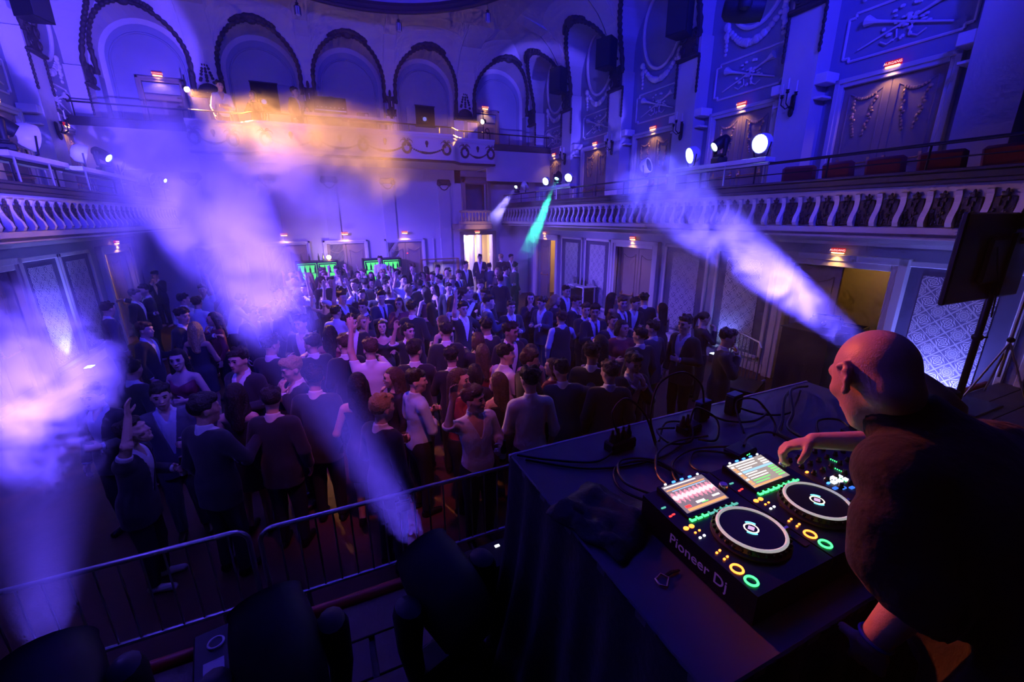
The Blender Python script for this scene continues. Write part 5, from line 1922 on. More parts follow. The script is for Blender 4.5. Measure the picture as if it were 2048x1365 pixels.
# ================================================================ the crowd: x, y, figure, facing (180 looks to the stage), hair, cloth, size, label
CROWD = [
    (-3.71, 10.01, 'suit_back', 60, 'D', 'G', 1.03, 'dark-haired man in a grey jacket seen from behind by the left wall'),
    (-3.88, 11.92, 'suit_down', 95, 'D', '-', 1.01, 'man in a dark suit with open white shirt in profile before the orange door'),
    (-3.81, 12.38, 'suit_hug', 250, 'D', '-', 1.04, 'dark-suited man leaning close to the one in profile before the orange door'),
    (-4.70, 16.40, 'suit_face', 200, 'D', '-', 0.99, 'man in a suit looking down, alone beside the orange-lit door'),
    (-2.67, 8.21, 'suit_down', 100, 'B', '-', 0.98, 'dark-suited man holding up a small bottle near the left wall'),
    (-2.79, 10.99, 'shirt_down', 30, 'D', '-', 0.99, 'dark-haired man in a white shirt seen from behind among the white shirts in the beam'),
    (-2.44, 10.48, 'shirt_back', 20, 'B', '-', 0.98, 'brown-haired man in a white shirt with bare forearms in the beam'),
    (-2.67, 12.25, 'shirt_head', 200, 'B', '-', 1.00, 'man in a white shirt with a hand to his head in the bright beam'),
    (-1.87, 10.17, 'shirt_lean', 60, 'B', '-', 1.03, 'man in a white shirt bending forward under the bright beam'),
    (-2.26, 8.62, 'suit_curly', 110, 'D', '-', 1.04, 'man with long dark hair in a black suit beside the blonde woman on the left'),
    (-1.84, 8.82, 'woman_face', 250, 'D', '-', 0.96, 'dark-haired woman in a black blouse looking down, left part of the crowd'),
    (-1.94, 7.89, 'woman_long', 20, 'L', '-', 0.98, 'woman with long fair hair seen from behind beside the dark-haired woman'),
    (-0.98, 5.47, 'suit_down', 215, 'D', '-', 1.05, 'dark-haired man in black suit and open white collar, alone at the edge of the smoke'),
    (-1.22, 8.54, 'suit_back', 150, 'B', '-', 1.02, 'man in a dark suit half hidden by violet smoke'),
    (-1.05, 9.03, 'suit_tie', 175, 'L', '-', 0.96, 'fair-haired man with tie looking to the stage through the smoke'),
    (-1.02, 10.97, 'vest_drink', 130, 'D', '-', 1.01, 'curly-haired man in white sleeves and dark vest at the edge of the beam'),
    (-0.77, 8.43, 'woman_long', 10, 'B', '-', 0.90, 'brown-haired woman seen from behind beside the smoke'),
    (-0.67, 12.67, 'shirt_up', 220, 'D', '-', 1.02, 'man in a white shirt with both arms up behind the white-shirted group'),
    (-0.37, 10.70, 'shirt_head', 240, 'D', '-', 1.05, 'man in a white shirt turning his head away, brightly lit'),
    (-0.54, 9.91, 'suit_wave', 150, 'D', '-', 1.00, 'dark-suited man with one hand raised, brightly lit left of centre'),
    (-0.39, 7.20, 'suit_curly', 200, 'D', '-', 1.04, 'curly-haired man in a dark jacket with white collar, left of centre'),
    (-0.05, 10.33, 'woman_up', 180, 'B', '-', 0.90, 'laughing woman with raised hand, brightly lit left of centre'),
    (0.29, 9.16, 'suit_point', 140, 'B', '-', 1.05, 'man in suit stretching an arm across the lit group'),
    (0.14, 8.34, 'shirt_down', 20, 'D', '-', 0.97, 'curly dark head and pale shirt seen from behind, left of centre'),
    (0.33, 6.97, 'suit_back', 190, 'D', '-', 1.03, 'dark-haired man in a black suit facing the stage, left of centre'),
    (0.75, 10.04, 'suit_down', 170, 'D', '-', 0.98, 'frowning dark-haired young man facing the stage in the lit group'),
    (0.64, 8.61, 'suit_hug', 250, 'B', '-', 0.99, "brown-haired man in a lit grey jacket turned to the picture's left"),
    (0.55, 7.72, 'woman_bob', 180, 'L', '-', 0.92, 'fair-haired woman with short hair between dark suits'),
    (0.82, 7.26, 'woman_up', 185, 'D', '-', 0.91, 'dark-haired woman with open mouth and lifted arm, centre of the crowd'),
    (1.06, 9.05, 'suit_tie', 165, 'D', 'N', 1.03, 'tall man in a lit blue jacket and tie, centre of the crowd'),
    (1.36, 8.70, 'woman_face', 190, 'B', '-', 0.97, 'pale-faced woman beside the tall man in the blue jacket'),
    (1.11, 6.54, 'suit_wave', 170, 'D', '-', 0.96, 'man in dark suit lifting one hand, centre of the crowd'),
    (1.44, 7.76, 'suit_curly', 30, 'D', '-', 1.01, 'curly dark-haired man seen from behind, centre of the crowd'),
    (1.90, 8.23, 'woman_long', 5, 'D', '-', 0.93, 'woman with very long dark hair seen from behind, centre of the crowd'),
    (2.47, 11.46, 'suit_back', 10, 'D', '-', 1.04, 'dark-suited man seen from behind before the bar, beside the white-shirted man'),
    (3.07, 11.95, 'shirt_down', 265, 'D', '-', 0.96, 'tall man in a brightly lit white shirt standing side-on before the bar'),
    (3.54, 12.71, 'vest_drink', 230, 'D', '-', 1.01, 'man in a dark vest and white sleeves before the bar counter'),
    (2.72, 8.56, 'vest_drink', 120, 'B', '-', 1.04, 'man in white sleeves drinking from a bottle, right of centre'),
    (2.31, 7.42, 'suit_point', 160, 'D', '-', 1.00, 'bearded man in dark suit stretching his arm out, right of centre'),
    (3.12, 9.38, 'woman_bob', 200, 'L', '-', 0.97, 'fair-haired woman brightly lit, right of centre'),
    (3.48, 9.67, 'suit_curly', 180, 'B', '-', 1.03, 'curly-haired man beside the brightly lit fair-haired woman'),
    (3.16, 8.42, 'suit_down', 250, 'D', '-', 1.02, 'dark man turned aside, shaded, right of the brightly lit fair-haired woman'),
    (2.87, 7.57, 'suit_tie', 100, 'D', 'N', 1.03, "man in navy jacket with white collar turned to the picture's right"),
    (3.28, 7.38, 'suit_down', 185, 'D', '-', 0.97, 'broad dark-haired man in suit and open shirt facing the stage, right of centre'),
    (2.37, 8.24, 'woman_long', 150, 'B', '-', 0.99, 'brown-haired woman looking sideways, right of centre'),
    (1.78, 6.86, 'woman_long', 340, 'B', '-', 0.95, 'woman with brown hair seen from behind beneath the lit white shirts'),
    (1.51, 5.69, 'suit_back', 15, 'D', '-', 1.04, 'dark head and shoulders seen from behind in the shadowed middle of the crowd'),
    (1.90, 5.46, 'woman_bob', 20, 'B', '-', 0.97, 'short-haired woman seen from behind in the shadowed middle'),
    (2.19, 5.82, 'suit_curly', 340, 'D', '-', 1.02, 'curly dark head seen from behind, right of the shadowed middle'),
    (2.32, 5.28, 'suit_back', 170, 'D', '-', 1.05, 'dark-haired man in suit facing the stage, shadowed, right of centre'),
    (2.65, 5.87, 'suit_back', 200, 'B', '-', 0.96, 'brown-haired man in dark suit glancing down, right of centre'),
    (0.43, 5.28, 'shirt_head', 10, 'B', '-', 1.04, 'big man in a pale violet-lit shirt seen from behind with hand at his head'),
    (0.61, 4.68, 'woman_face', 265, 'B', '-', 0.93, 'woman in profile behind the man in the pale shirt'),
    (0.92, 5.02, 'suit_tie', 20, 'D', '-', 1.03, 'man in black suit with white collar seen from behind, middle of the crowd'),
    (1.35, 4.87, 'suit_curly', 10, 'D', '-', 0.97, 'curly dark head behind the waving man'),
    (1.80, 4.99, 'woman_long', 15, 'B', '-', 0.95, 'woman with long brown hair directly behind the waving man'),
    (1.49, 4.43, 'woman_bob', 30, 'D', '-', 0.92, "dark bobbed head just behind the waving man's shoulder"),
    (1.19, 4.09, 'woman_face', 120, 'B', '-', 0.98, "woman turned to the picture's right behind the blue-shirted man"),
    (1.63, 4.01, 'woman_long', 350, 'B', '-', 0.93, 'woman with very long brown hair beside the waving man'),
    (1.94, 4.56, 'shirt_down', 80, 'D', '-', 1.00, 'man in a pale shirt turned side-on, right of the waving man'),
    (-0.41, 4.97, 'suit_face', 250, 'L', '-', 1.03, 'balding man in dark suit in profile beside the blue beam'),
    (-0.24, 6.13, 'suit_back', 340, 'D', '-', 0.99, 'dark figure in suit in the reddish haze, left of centre'),
    (-0.01, 6.65, 'woman_long', 20, 'D', '-', 0.99, 'dark long-haired woman seen from behind in the reddish haze'),
    (0.16, 5.86, 'suit_back', 0, 'B', '-', 1.00, 'brown-haired man in suit seen from behind in the reddish haze'),
    (-0.73, 6.02, 'suit_curly', 30, 'D', '-', 1.04, 'dark curly man seen from behind in the smoke trail'),
    (-0.21, 4.54, 'suit_back', 20, 'D', '-', 1.03, 'dark suited figure beside the blue beam, seen from behind'),
    (0.19, 4.30, 'woman_long', 10, 'D', '-', 1.00, 'dark long-haired figure before the big man in the pale shirt'),
    (0.32, 3.54, 'suit_down', 60, 'L', '-', 1.02, 'blond man in a dark suit seen from behind, holding a glass near the barrier'),
    (0.76, 4.24, 'shirt_down', 75, 'D', 'S', 0.98, 'dark-haired man in a light blue shirt side-on near the barrier'),
    (1.19, 3.49, 'man_wave', 172, 'B', '-', 1.00, 'smiling man in an open white shirt waving one hand at the barrier'),
    (1.77, 3.51, 'shirt_back', 10, 'D', '-', 1.04, 'dark-haired man in a white shirt with his back to the stage beside the table'),
    (3.96, 7.89, 'woman_face', 190, 'D', '-', 0.99, 'dark-haired woman with a hand over her face, near the teal beam'),
    (4.01, 7.43, 'suit_curly', 240, 'D', 'N', 0.98, 'curly-haired man in a navy jacket near the teal beam'),
    (5.15, 8.42, 'suit_down', 175, 'D', '-', 0.98, 'man with glasses and open white shirt before the right wall'),
    (4.62, 7.98, 'woman_bob', 150, 'L', '-', 0.93, 'fair-haired woman laughing before the right wall'),
    (4.52, 7.02, 'suit_face', 150, 'D', '-', 1.01, 'man bending over papers before the small serving table'),
    (4.45, 6.54, 'suit_tie', 180, 'B', '-', 0.97, 'bespectacled man in dark jacket facing the stage, right part of the crowd'),
    (4.29, 6.03, 'suit_tie', 190, 'D', '-', 1.02, 'young man with dark tie and white shirt facing the stage, right part of the crowd'),
    (4.33, 5.57, 'suit_down', 185, 'B', '-', 0.98, 'man with open white shirt and quiff facing the stage, right part of the crowd'),
    (5.14, 6.35, 'suit_tie', 175, 'B', '-', 1.03, 'bearded man with loose tie, arm round his neighbour, before the closed doors'),
    (5.65, 6.68, 'suit_hug', 200, 'D', '-', 0.97, 'dark-haired man in open suit leaning to the bearded man with loose tie'),
    (5.49, 7.12, 'woman_long', 120, 'D', '-', 0.99, 'dark-haired woman before the closed pale doors'),
    (6.09, 6.80, 'suit_curly', 30, 'D', '-', 0.98, 'dark curly-haired man seen from behind before the closed pale doors'),
    (6.17, 6.36, 'woman_long', 10, 'D', '-', 0.91, 'dark-haired woman seen from behind at the right edge of the crowd'),
    (3.70, 6.15, 'vest_drink', 15, 'B', '-', 0.97, 'man in dark vest and white sleeves seen from behind, right part of the crowd'),
    (4.18, 5.12, 'woman_bob', 200, 'D', '-', 0.98, 'laughing dark-haired woman between dark suits on the right'),
    (4.16, 4.66, 'suit_back', 5, 'D', '-', 0.97, 'curly-haired man in dark suit seen from behind on the right'),
    (4.58, 4.86, 'suit_back', 350, 'D', 'G', 0.98, 'man in a grey jacket seen from behind at the right edge'),
    (4.89, 4.52, 'suit_down', 265, 'D', '-', 1.05, "man in long dark coat turned to the picture's left at the right edge"),
    (6.04, 5.22, 'woman_pony', 110, 'D', '-', 0.94, 'woman with dark ponytail standing apart before the right wall'),
    (4.99, 3.90, 'suit_face', 130, 'D', '-', 1.01, 'dark figure bending in the smoke at the right, apart from the crowd'),
    (3.17, 3.66, 'suit_face', 185, 'D', '-', 1.00, 'man in a dark suit with both hands at his mouth behind the table'),
    (2.73, 3.49, 'suit_back', 25, 'B', '-', 1.00, 'short-haired man in a dark suit seen from behind, behind the cables'),
    (2.81, 3.95, 'suit_curly', 40, 'D', '-', 1.04, 'dark-haired man in suit bending his head, behind the white-shirted man'),
    (2.48, 4.28, 'woman_bob', 340, 'B', '-', 0.91, 'bobbed brown head behind the white-shirted man'),
    (2.38, 3.79, 'suit_hug', 30, 'D', 'N', 0.99, 'man in navy jacket leaning forward, right of the white-shirted man'),
    (2.38, 4.72, 'woman_long', 10, 'B', '-', 0.95, 'brown-haired woman seen from behind, farther than the white-shirted man'),
    (2.05, 4.13, 'suit_tie', 90, 'B', '-', 1.02, 'young man in a pale collar in profile, right of the long-haired woman'),
    (3.39, 4.59, 'woman_long', 0, 'D', '-', 0.97, 'dark long-haired woman seen from behind between the suits on the right'),
    (-1.72, 4.25, 'man_reach', 95, 'D', '-', 0.95, 'dark curly man near the left barrier throwing his head back, one arm lifted'),
    (-2.23, 5.29, 'suit_down', 200, 'D', '-', 0.96, 'man with white collar at the edge of the thick left smoke'),
    (-2.17, 6.03, 'suit_back', 40, 'D', '-', 0.97, 'dark suited man seen from behind in the blue shade on the left'),
    (-1.60, 4.92, 'suit_down', 165, 'D', 'G', 0.98, 'man with loosened tie and open jacket in the blue shade on the left'),
    (-1.09, 4.13, 'suit_tie', 40, 'D', '-', 1.03, 'dark-haired man with white collar seen from behind near the left barrier'),
    (-0.94, 4.66, 'woman_long', 20, 'D', '-', 0.97, 'woman with long straight dark hair seen from behind near the left barrier'),
    (-1.74, 6.17, 'woman_long', 200, 'D', '-', 0.99, 'dark woman in the blue shade behind the raised hand'),
    (-0.59, 4.28, 'suit_back', 20, 'D', '-', 0.99, 'dark suited figure in the shade beside the blue beam, near the barrier'),
    (4.43, 10.68, 'suit_back', 30, 'D', '-', 0.99, 'dark-suited man at the rear right of the crowd under the short white beam'),
    (5.56, 14.28, 'suit_hug', 60, 'D', 'N', 0.96, 'man in blue-lit jacket embracing someone near the foyer door'),
    (5.16, 11.98, 'suit_down', 100, 'D', 'N', 1.04, 'man in navy suit side-on below the teal lamp'),
    (5.86, 12.85, 'suit_back', 90, 'D', '-', 1.04, 'tall man in dark suit caught in the teal beam'),
    (5.09, 12.44, 'woman_bob', 250, 'L', '-', 0.99, 'fair-haired woman near the foyer door, lit blue'),
    (6.86, 16.40, 'suit_back', 0, 'L', '-', 1.02, 'short fair-haired man seen from behind in the foyer doorway'),
    (5.93, 16.40, 'suit_down', 200, 'D', '-', 1.04, 'dark figure before the white columns, nearer the bar'),
    (7.31, 16.40, 'suit_back', 180, 'D', '-', 1.01, 'dark figure standing between the white columns'),
    (4.56, 14.14, 'suit_back', 170, 'D', '-', 1.03, 'dark figure at the wall left of the foyer door'),
    (2.81, 10.11, 'suit_back', 200, 'D', '-', 0.98, 'dark-suited man with his back half turned, behind the bright white shirt'),
    (1.95, 15.95, 'shirt_down', 180, 'B', '-', 1.00, 'bartender in a pale shirt standing before the green fridges'),
    (-0.37, 14.12, 'woman_face', 270, 'L', '-', 0.97, 'long-haired woman in blouse, first from the left in the row closest to the bar'),
    (0.00, 14.69, 'suit_back', 160, 'B', '-', 1.01, 'man in dark suit, second from the left in the row closest to the bar'),
    (0.43, 14.53, 'suit_down', 200, 'D', '-', 1.03, 'man holding a drink, third from the left in the row closest to the bar'),
    (0.82, 14.26, 'woman_face', 20, 'B', '-', 0.97, 'long-haired woman in blouse, fourth from the left in the row closest to the bar'),
    (1.27, 14.37, 'suit_wave', 270, 'B', '-', 0.97, 'man lifting one hand, fifth from the left in the row closest to the bar'),
    (1.71, 14.26, 'woman_face', 340, 'B', '-', 0.91, 'long-haired woman in blouse, sixth from the left in the row closest to the bar'),
    (2.04, 14.58, 'suit_back', 20, 'B', '-', 0.98, 'man in dark suit, seventh from the left in the row closest to the bar'),
    (2.34, 14.23, 'shirt_down', 340, 'L', '-', 0.97, 'man in pale shirt, eighth from the left in the row closest to the bar'),
    (2.71, 13.97, 'suit_curly', 200, 'B', '-', 1.04, 'curly-haired man in dark suit, ninth from the left in the row closest to the bar'),
    (3.27, 14.53, 'woman_bob', 0, 'D', '-', 0.95, 'bob-haired woman, tenth from the left in the row closest to the bar'),
    (3.43, 13.58, 'shirt_down', 160, 'D', '-', 1.02, 'man in pale shirt, eleventh from the left in the row closest to the bar'),
    (-0.83, 13.95, 'shirt_down', 160, 'D', '-', 1.04, 'man in pale shirt, first from the left in the second row before the bar'),
    (-0.64, 14.49, 'woman_face', 20, 'B', '-', 0.98, 'long-haired woman in blouse, second from the left in the second row before the bar'),
    (0.05, 14.25, 'woman_face', 200, 'B', '-', 0.98, 'long-haired woman in blouse, third from the left in the second row before the bar'),
    (0.09, 13.80, 'woman_long', 200, 'D', '-', 0.96, 'long-haired woman in dark dress, fourth from the left in the second row before the bar'),
    (0.47, 13.35, 'shirt_up', 340, 'D', '-', 1.03, 'man with arms up, fifth from the left in the second row before the bar'),
    (0.97, 13.51, 'woman_bob', 180, 'D', '-', 0.99, 'bob-haired woman, sixth from the left in the second row before the bar'),
    (1.39, 13.93, 'woman_face', 180, 'D', '-', 0.94, 'long-haired woman in blouse, seventh from the left in the second row before the bar'),
    (1.64, 13.12, 'suit_curly', 180, 'L', '-', 1.02, 'curly-haired man in dark suit, eighth from the left in the second row before the bar'),
    (1.95, 12.47, 'shirt_up', 270, 'D', '-', 1.05, 'man with arms up, ninth from the left in the second row before the bar'),
    (2.48, 13.51, 'woman_long', 20, 'D', '-', 0.93, 'long-haired woman in dark dress, tenth from the left in the second row before the bar'),
    (3.05, 12.69, 'suit_tie', 200, 'D', '-', 0.96, 'man in suit and tie, eleventh from the left in the second row before the bar'),
    (3.70, 12.16, 'suit_tie', 160, 'B', '-', 1.00, 'man in suit and tie, twelfth from the left in the second row before the bar'),
    (-0.02, 11.85, 'suit_tie', 340, 'D', '-', 1.04, 'man in suit and tie, first from the left in the third row before the bar'),
    (0.18, 12.26, 'shirt_up', 180, 'D', '-', 1.00, 'man with arms up, second from the left in the third row before the bar'),
    (0.64, 12.30, 'suit_curly', 200, 'B', '-', 0.97, 'curly-haired man in dark suit, third from the left in the third row before the bar'),
    (0.70, 10.90, 'suit_tie', 200, 'B', '-', 1.05, 'man in suit and tie, fourth from the left in the third row before the bar'),
    (0.97, 11.55, 'suit_back', 20, 'D', '-', 1.00, 'man in dark suit, fifth from the left in the third row before the bar'),
    (1.19, 12.24, 'woman_bob', 180, 'D', '-', 0.94, 'bob-haired woman, sixth from the left in the third row before the bar'),
    (1.61, 12.09, 'suit_wave', 340, 'D', '-', 0.96, 'man lifting one hand, seventh from the left in the third row before the bar'),
    (1.44, 11.19, 'shirt_down', 90, 'D', '-', 0.99, 'man in pale shirt, eighth from the left in the third row before the bar'),
    (1.87, 11.05, 'shirt_up', 160, 'D', '-', 1.05, 'man with arms up, ninth from the left in the third row before the bar'),
    (2.27, 10.85, 'suit_wave', 340, 'D', '-', 0.99, 'man lifting one hand, tenth from the left in the third row before the bar'),
    (3.06, 10.60, 'suit_tie', 200, 'L', '-', 1.03, 'man in suit and tie, eleventh from the left in the third row before the bar'),
    (0.29, 9.94, 'shirt_up', 340, 'D', '-', 1.04, 'man with arms up, first from the left in the fourth row before the bar'),
    (0.61, 11.83, 'woman_bob', 20, 'B', '-', 0.90, 'bob-haired woman, second from the left in the fourth row before the bar'),
    (1.08, 9.72, 'suit_wave', 20, 'D', '-', 1.02, 'man lifting one hand, third from the left in the fourth row before the bar'),
    (1.38, 10.18, 'suit_tie', 0, 'B', '-', 0.96, 'man in suit and tie, fourth from the left in the fourth row before the bar'),
    (1.78, 9.96, 'suit_back', 90, 'L', '-', 1.00, 'man in dark suit, fifth from the left in the fourth row before the bar'),
    (2.15, 9.70, 'woman_long', 340, 'D', '-', 0.98, 'long-haired woman in dark dress, sixth from the left in the fourth row before the bar'),
    (2.56, 10.49, 'woman_long', 270, 'D', '-', 0.94, 'long-haired woman in dark dress, seventh from the left in the fourth row before the bar'),
]
HAIRS = {'D': M_HAIRDK, 'B': M_HAIRBR, 'L': M_HAIRBL}
CLOTH = {'G': M_SUITGREY, 'N': M_SUITNAVY}
rnd = random.Random(21)
for (x, y, pr, f, h, c, k, lab) in CROWD:
    z = 0.0 if 'bartender' not in lab else 0.2
    far = y > 9.0
    p = person(pr, (x, y, z), math.radians(f), lab, HAIRS[h], CLOTH.get(c), M_SHIRTBLUE if c == 'S' else (M_DRESSRED if ('wom' in pr and rnd.random() < .25) else None),
               M_SKIN2 if rnd.random() < .12 else None, k, detail=(not far and 100 < f < 300), shoes=not far)
    if 'dark curly man near the left barrier' in lab:
        for ch in p.children:
            if ch.name.startswith('shoe'):
                set_mat(ch, M_SNEAKER)

# things in hands
def held(fig_label, key, hand, kind, label):
    o = next(q for q in bpy.data.objects if q.get('label') == fig_label)
    p = hand_point(o, key, hand, .07)
    if kind == 'bottle':
        t = thing('beer_bottle', label, 'bottle', (p.x, p.y, p.z - .10), 0, None, (.12, .08, 0))
        MB().lathe([(.026, 0), (.030, .008), (.031, .12), (.026, .145), (.014, .175), (.013, .225), (.015, .228)], 14).obj('glass_body', M_BEER, t, True)
        MB().lathe([(.0318, .04), (.0318, .10)], 14, cap=False).obj('paper_label', mat('paper_label', (.5, .48, .42), .7, var=.1), t, True)
    else:
        t = thing('drink_glass', label, 'glass', (p.x, p.y, p.z - .05), 0)
        MB().lathe([(.024, 0), (.034, .10), (.032, .10), (.022, .008)], 14, cap=False).obj('tumbler', mat('clear_glass', (.8, .82, .9), .08, var=0, trans=.85), t, True)
        MB().lathe([(.0, .01), (.022, .01), (.029, .065), (.0, .065)], 14).obj('drink', mat('pale_drink', (.5, .4, .2), .1, var=0), t, True)


M_BEER = mat('brown_bottle_glass', (.05, .025, .01), .1, var=.1)
_L = {c[7]: c[2] for c in CROWD}
for lab, hand, kind, txt in (
        ('smiling man in an open white shirt waving one hand at the barrier', 'L', 'bottle', 'brown beer bottle held by the waving man at the barrier'),
        ('blond man in a dark suit seen from behind, holding a glass near the barrier', 'L', 'glass', 'short tumbler held by the blond man near the barrier'),
        ('dark-suited man holding up a small bottle near the left wall', 'L', 'bottle', 'bottle held up by the dark-suited man near the left wall'),
        ('man in white sleeves drinking from a bottle, right of centre', 'R', 'bottle', 'bottle at the lips of the man in white sleeves'),
        ('dark curly man near the left barrier throwing his head back, one arm lifted', 'L', 'bottle', 'bottle in the hand of the curly man near the left barrier')):
    held(lab, _L[lab], hand, kind, txt)
# ================================================================ DJ table
M_CLOTH = mat('black_molton_cloth', (0.016, 0.012, 0.014), 0.95, var=0.3, scale=18, sheen=.15, bump=.3, bscale=30)
M_TABLETOP = mat('table_laminate', (0.13, 0.12, 0.15), 0.45, var=0.1, scale=8)
M_EDGE = mat('pale_edge_strip', (0.62, 0.60, 0.64), 0.4, var=0.05)
M_GEAR = mat('gear_black', (0.008, 0.008, 0.010), 0.32, var=0.1, scale=40)
M_GEAR2 = mat('gear_dark_grey', (0.035, 0.033, 0.036), 0.4, var=0.1, scale=40)
M_SILVER = mat('brushed_silver', (0.72, 0.72, 0.74), 0.25, metal=0.9, var=0.06)
M_CABLE = mat('cable_rubber', (0.010, 0.010, 0.011), 0.35, var=0.1)
G_GREEN, G_TEAL, G_ORANGE = glow('led_green', (.05, 1, .18), 3.2), glow('led_teal', (.12, .55, .45), 1.0), glow('led_orange', (1, .22, .03), 4.0)
G_RED, G_BLUE, G_WHITE = glow('led_red', (1, .03, .03), 3.0), glow('led_blue', (.05, .25, 1), 3.0), glow('led_white', (.85, .9, 1), 2.2)
ZT = 2.205
TX0, TX1, TY0, TY1 = .715, 2.95, .46, 1.635

tb = thing('dj_table', 'high black-draped table on the stage carrying the DJ equipment', 'table', ((TX0 + TX1) / 2, (TY0 + TY1) / 2, STAGE_Z))
hx, hy, ht = (TX1 - TX0) / 2, (TY1 - TY0) / 2, ZT - STAGE_Z
MB().b6(-hx, hx, -hy, hy, ht - .035, ht, .006).obj('table_top', M_TABLETOP, tb)
MB().b6(-hx - .004, hx + .004, hy - .012, hy + .006, ht - .038, ht + .003, .003).obj('edge_strip', M_EDGE, tb)
for sx in (-1, 1):
    for sy in (-1, 1):
        MB().tube((sx * (hx - .08), sy * (hy - .08), 0), (sx * (hx - .08), sy * (hy - .08), ht - .035), .024, n=8).obj('leg', M_STEEL, tb)


def drape(name, a, b, out, h, seed, par, folds=7, flare=.10, sag=0.0):
    """hanging cloth along a straight edge a-b (xy), falling h; out = outward direction"""
    rnd = random.Random(seed)
    nu, nv = folds * 6, 12
    a, b, out = Vector((*a, 0)), Vector((*b, 0)), Vector((*out, 0))
    ph = [rnd.uniform(-.5, .5) for _ in range(folds + 1)]
    m = MB()
    vs = []
    for th_ in (0, .006):
        for j in range(nv + 1):
            t = j / nv
            for i in range(nu + 1):
                s = i / nu
                w = math.sin(s * folds * 2 * PI + ph[int(s * folds)] + 1.2 * t) * (.006 + .028 * t) + flare * t * t * (.6 + .4 * math.sin(s * 9))
                p = a + (b - a) * s + out * (.004 + w * 1.0 + .03 * t - th_)
                vs.append((p.x, p.y, ht - .004 - t * (h + sag * math.sin(s * PI))))
    N = (nu + 1) * (nv + 1)
    fs = []
    for j in range(nv):
        for i in range(nu):
            q = j * (nu + 1) + i
            fs.append((q, q + 1, q + nu + 2, q + nu + 1))
            fs.append((N + q, N + q + nu + 1, N + q + nu + 2, N + q + 1))
    m.add(vs, fs)
    return m.obj(name, M_CLOTH, par, 'all')


drape('cloth_skirt', (-hx, hy), (-hx, -hy), (-1, 0), ht - .02, 1, tb, 6, .16)
drape('cloth_skirt', (-hx, hy), (hx, hy), (0, 1), ht - .02, 2, tb, 10, .06)
drape('cloth_skirt', (-hx, -hy), (hx, -hy), (0, -1), ht - .25, 3, tb, 10, .04)

# ---------------------------------------------------------------- players
def ring_mesh(r, w, name, m):
    b = MB()
    b.path([(r * math.cos(2 * PI * k / 28), r * math.sin(2 * PI * k / 28), 0) for k in range(28)], w, 6, closed=True)
    return b.mesh(name, m, True)


RING_O, RING_G = ring_mesh(.0165, .0035, 'cue_ring', G_ORANGE), ring_mesh(.0165, .0035, 'play_ring', G_GREEN)
BTN = lambda sx, sy, m, nm='button': MB().box((0, 0, .002), (sx, sy, .006), None, .0015).mesh(nm, m)
B_HOTG, B_HOTT = None, None


def hot_mesh(m):
    return MB().box((0, 0, .002), (.021, .006, .005)).box((-.008, .006, .002), (.005, .008, .005)).mesh('hot_cue_button', m)


B_HOTG, B_HOTT = hot_mesh(G_GREEN), hot_mesh(G_TEAL)
B_O, B_ODOT, B_W, B_R, B_B = MB().ball((0, 0, .002), (.0105, .0085, .004), 12, 5).mesh('loop_button', G_ORANGE, True), BTN(.008, .006, G_ORANGE), BTN(.009, .007, G_WHITE), BTN(.012, .006, G_RED), BTN(.015, .007, G_BLUE)
B_T = BTN(.02, .006, G_TEAL)
G_SCR1, G_SCR2 = glow('screen_mauve', (.30, .22, .27), .9, True), glow('screen_beige', (.42, .36, .33), 1.0, True)
G_WAVE, G_WAVEW = glow('waveform_pink', (1.0, .35, .5), 1.2), glow('waveform_white', (1, .85, .85), 1.6)
G_TXT, G_SKY, G_SGREEN, G_SORANGE = glow('screen_text', (.95, .92, .9), 1.4), glow('screen_sky', (.35, .65, 1.0), 1.3), glow('screen_green', (.2, .95, .2), 1.3), glow('screen_orange', (1, .4, .15), 1.3)


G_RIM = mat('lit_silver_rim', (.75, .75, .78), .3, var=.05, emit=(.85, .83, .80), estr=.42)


def jog_parts(par, cx, cy, z):
    b = MB().lathe([(.0, 0), (.117, 0), (.117, .006), (.108, .010), (.104, .026), (.0, .026)], 40)
    j = b.obj('jog_wheel', M_GEAR2, par, True, (cx, cy, z))
    dm = MB()
    for k in range(30):
        a = 2 * PI * k / 30
        dm.ball((.1085 * math.cos(a), .1085 * math.sin(a), .017), (.0065, .0065, .007), 6, 4)
    dm.obj('grip_dimples', M_GEAR, j)
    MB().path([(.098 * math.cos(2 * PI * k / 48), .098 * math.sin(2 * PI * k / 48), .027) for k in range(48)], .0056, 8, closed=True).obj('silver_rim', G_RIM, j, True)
    MB().lathe([(.0, .0275), (.094, .0272), (.094, .024)], 40, cap=False).obj('touch_plate', M_GEAR, j, True)
    link('display_ring', ring_mesh(.0205, .0035, 'display_ring', glow('jog_ring', (1.0, .86, .66), 1.6)), j, (0, 0, .0265), scale=(1, 1, .5))
    for s in (-1, 1):
        MB().path([(s * .027 * math.cos(a) , s * .027 * math.sin(a), .028) for a in [.2 + k * .16 for k in range(8)]], [.003] * 8, 5).obj('display_arc', glow('jog_cyan', (.2, .75, .9), 1.5), j)
    MB().box((0, 0, .028), (.018, .018, .001), (0, 0, .5)).obj('cover_art', glow('jog_art', (.7, .45, .75), 1.1), j)
    return j


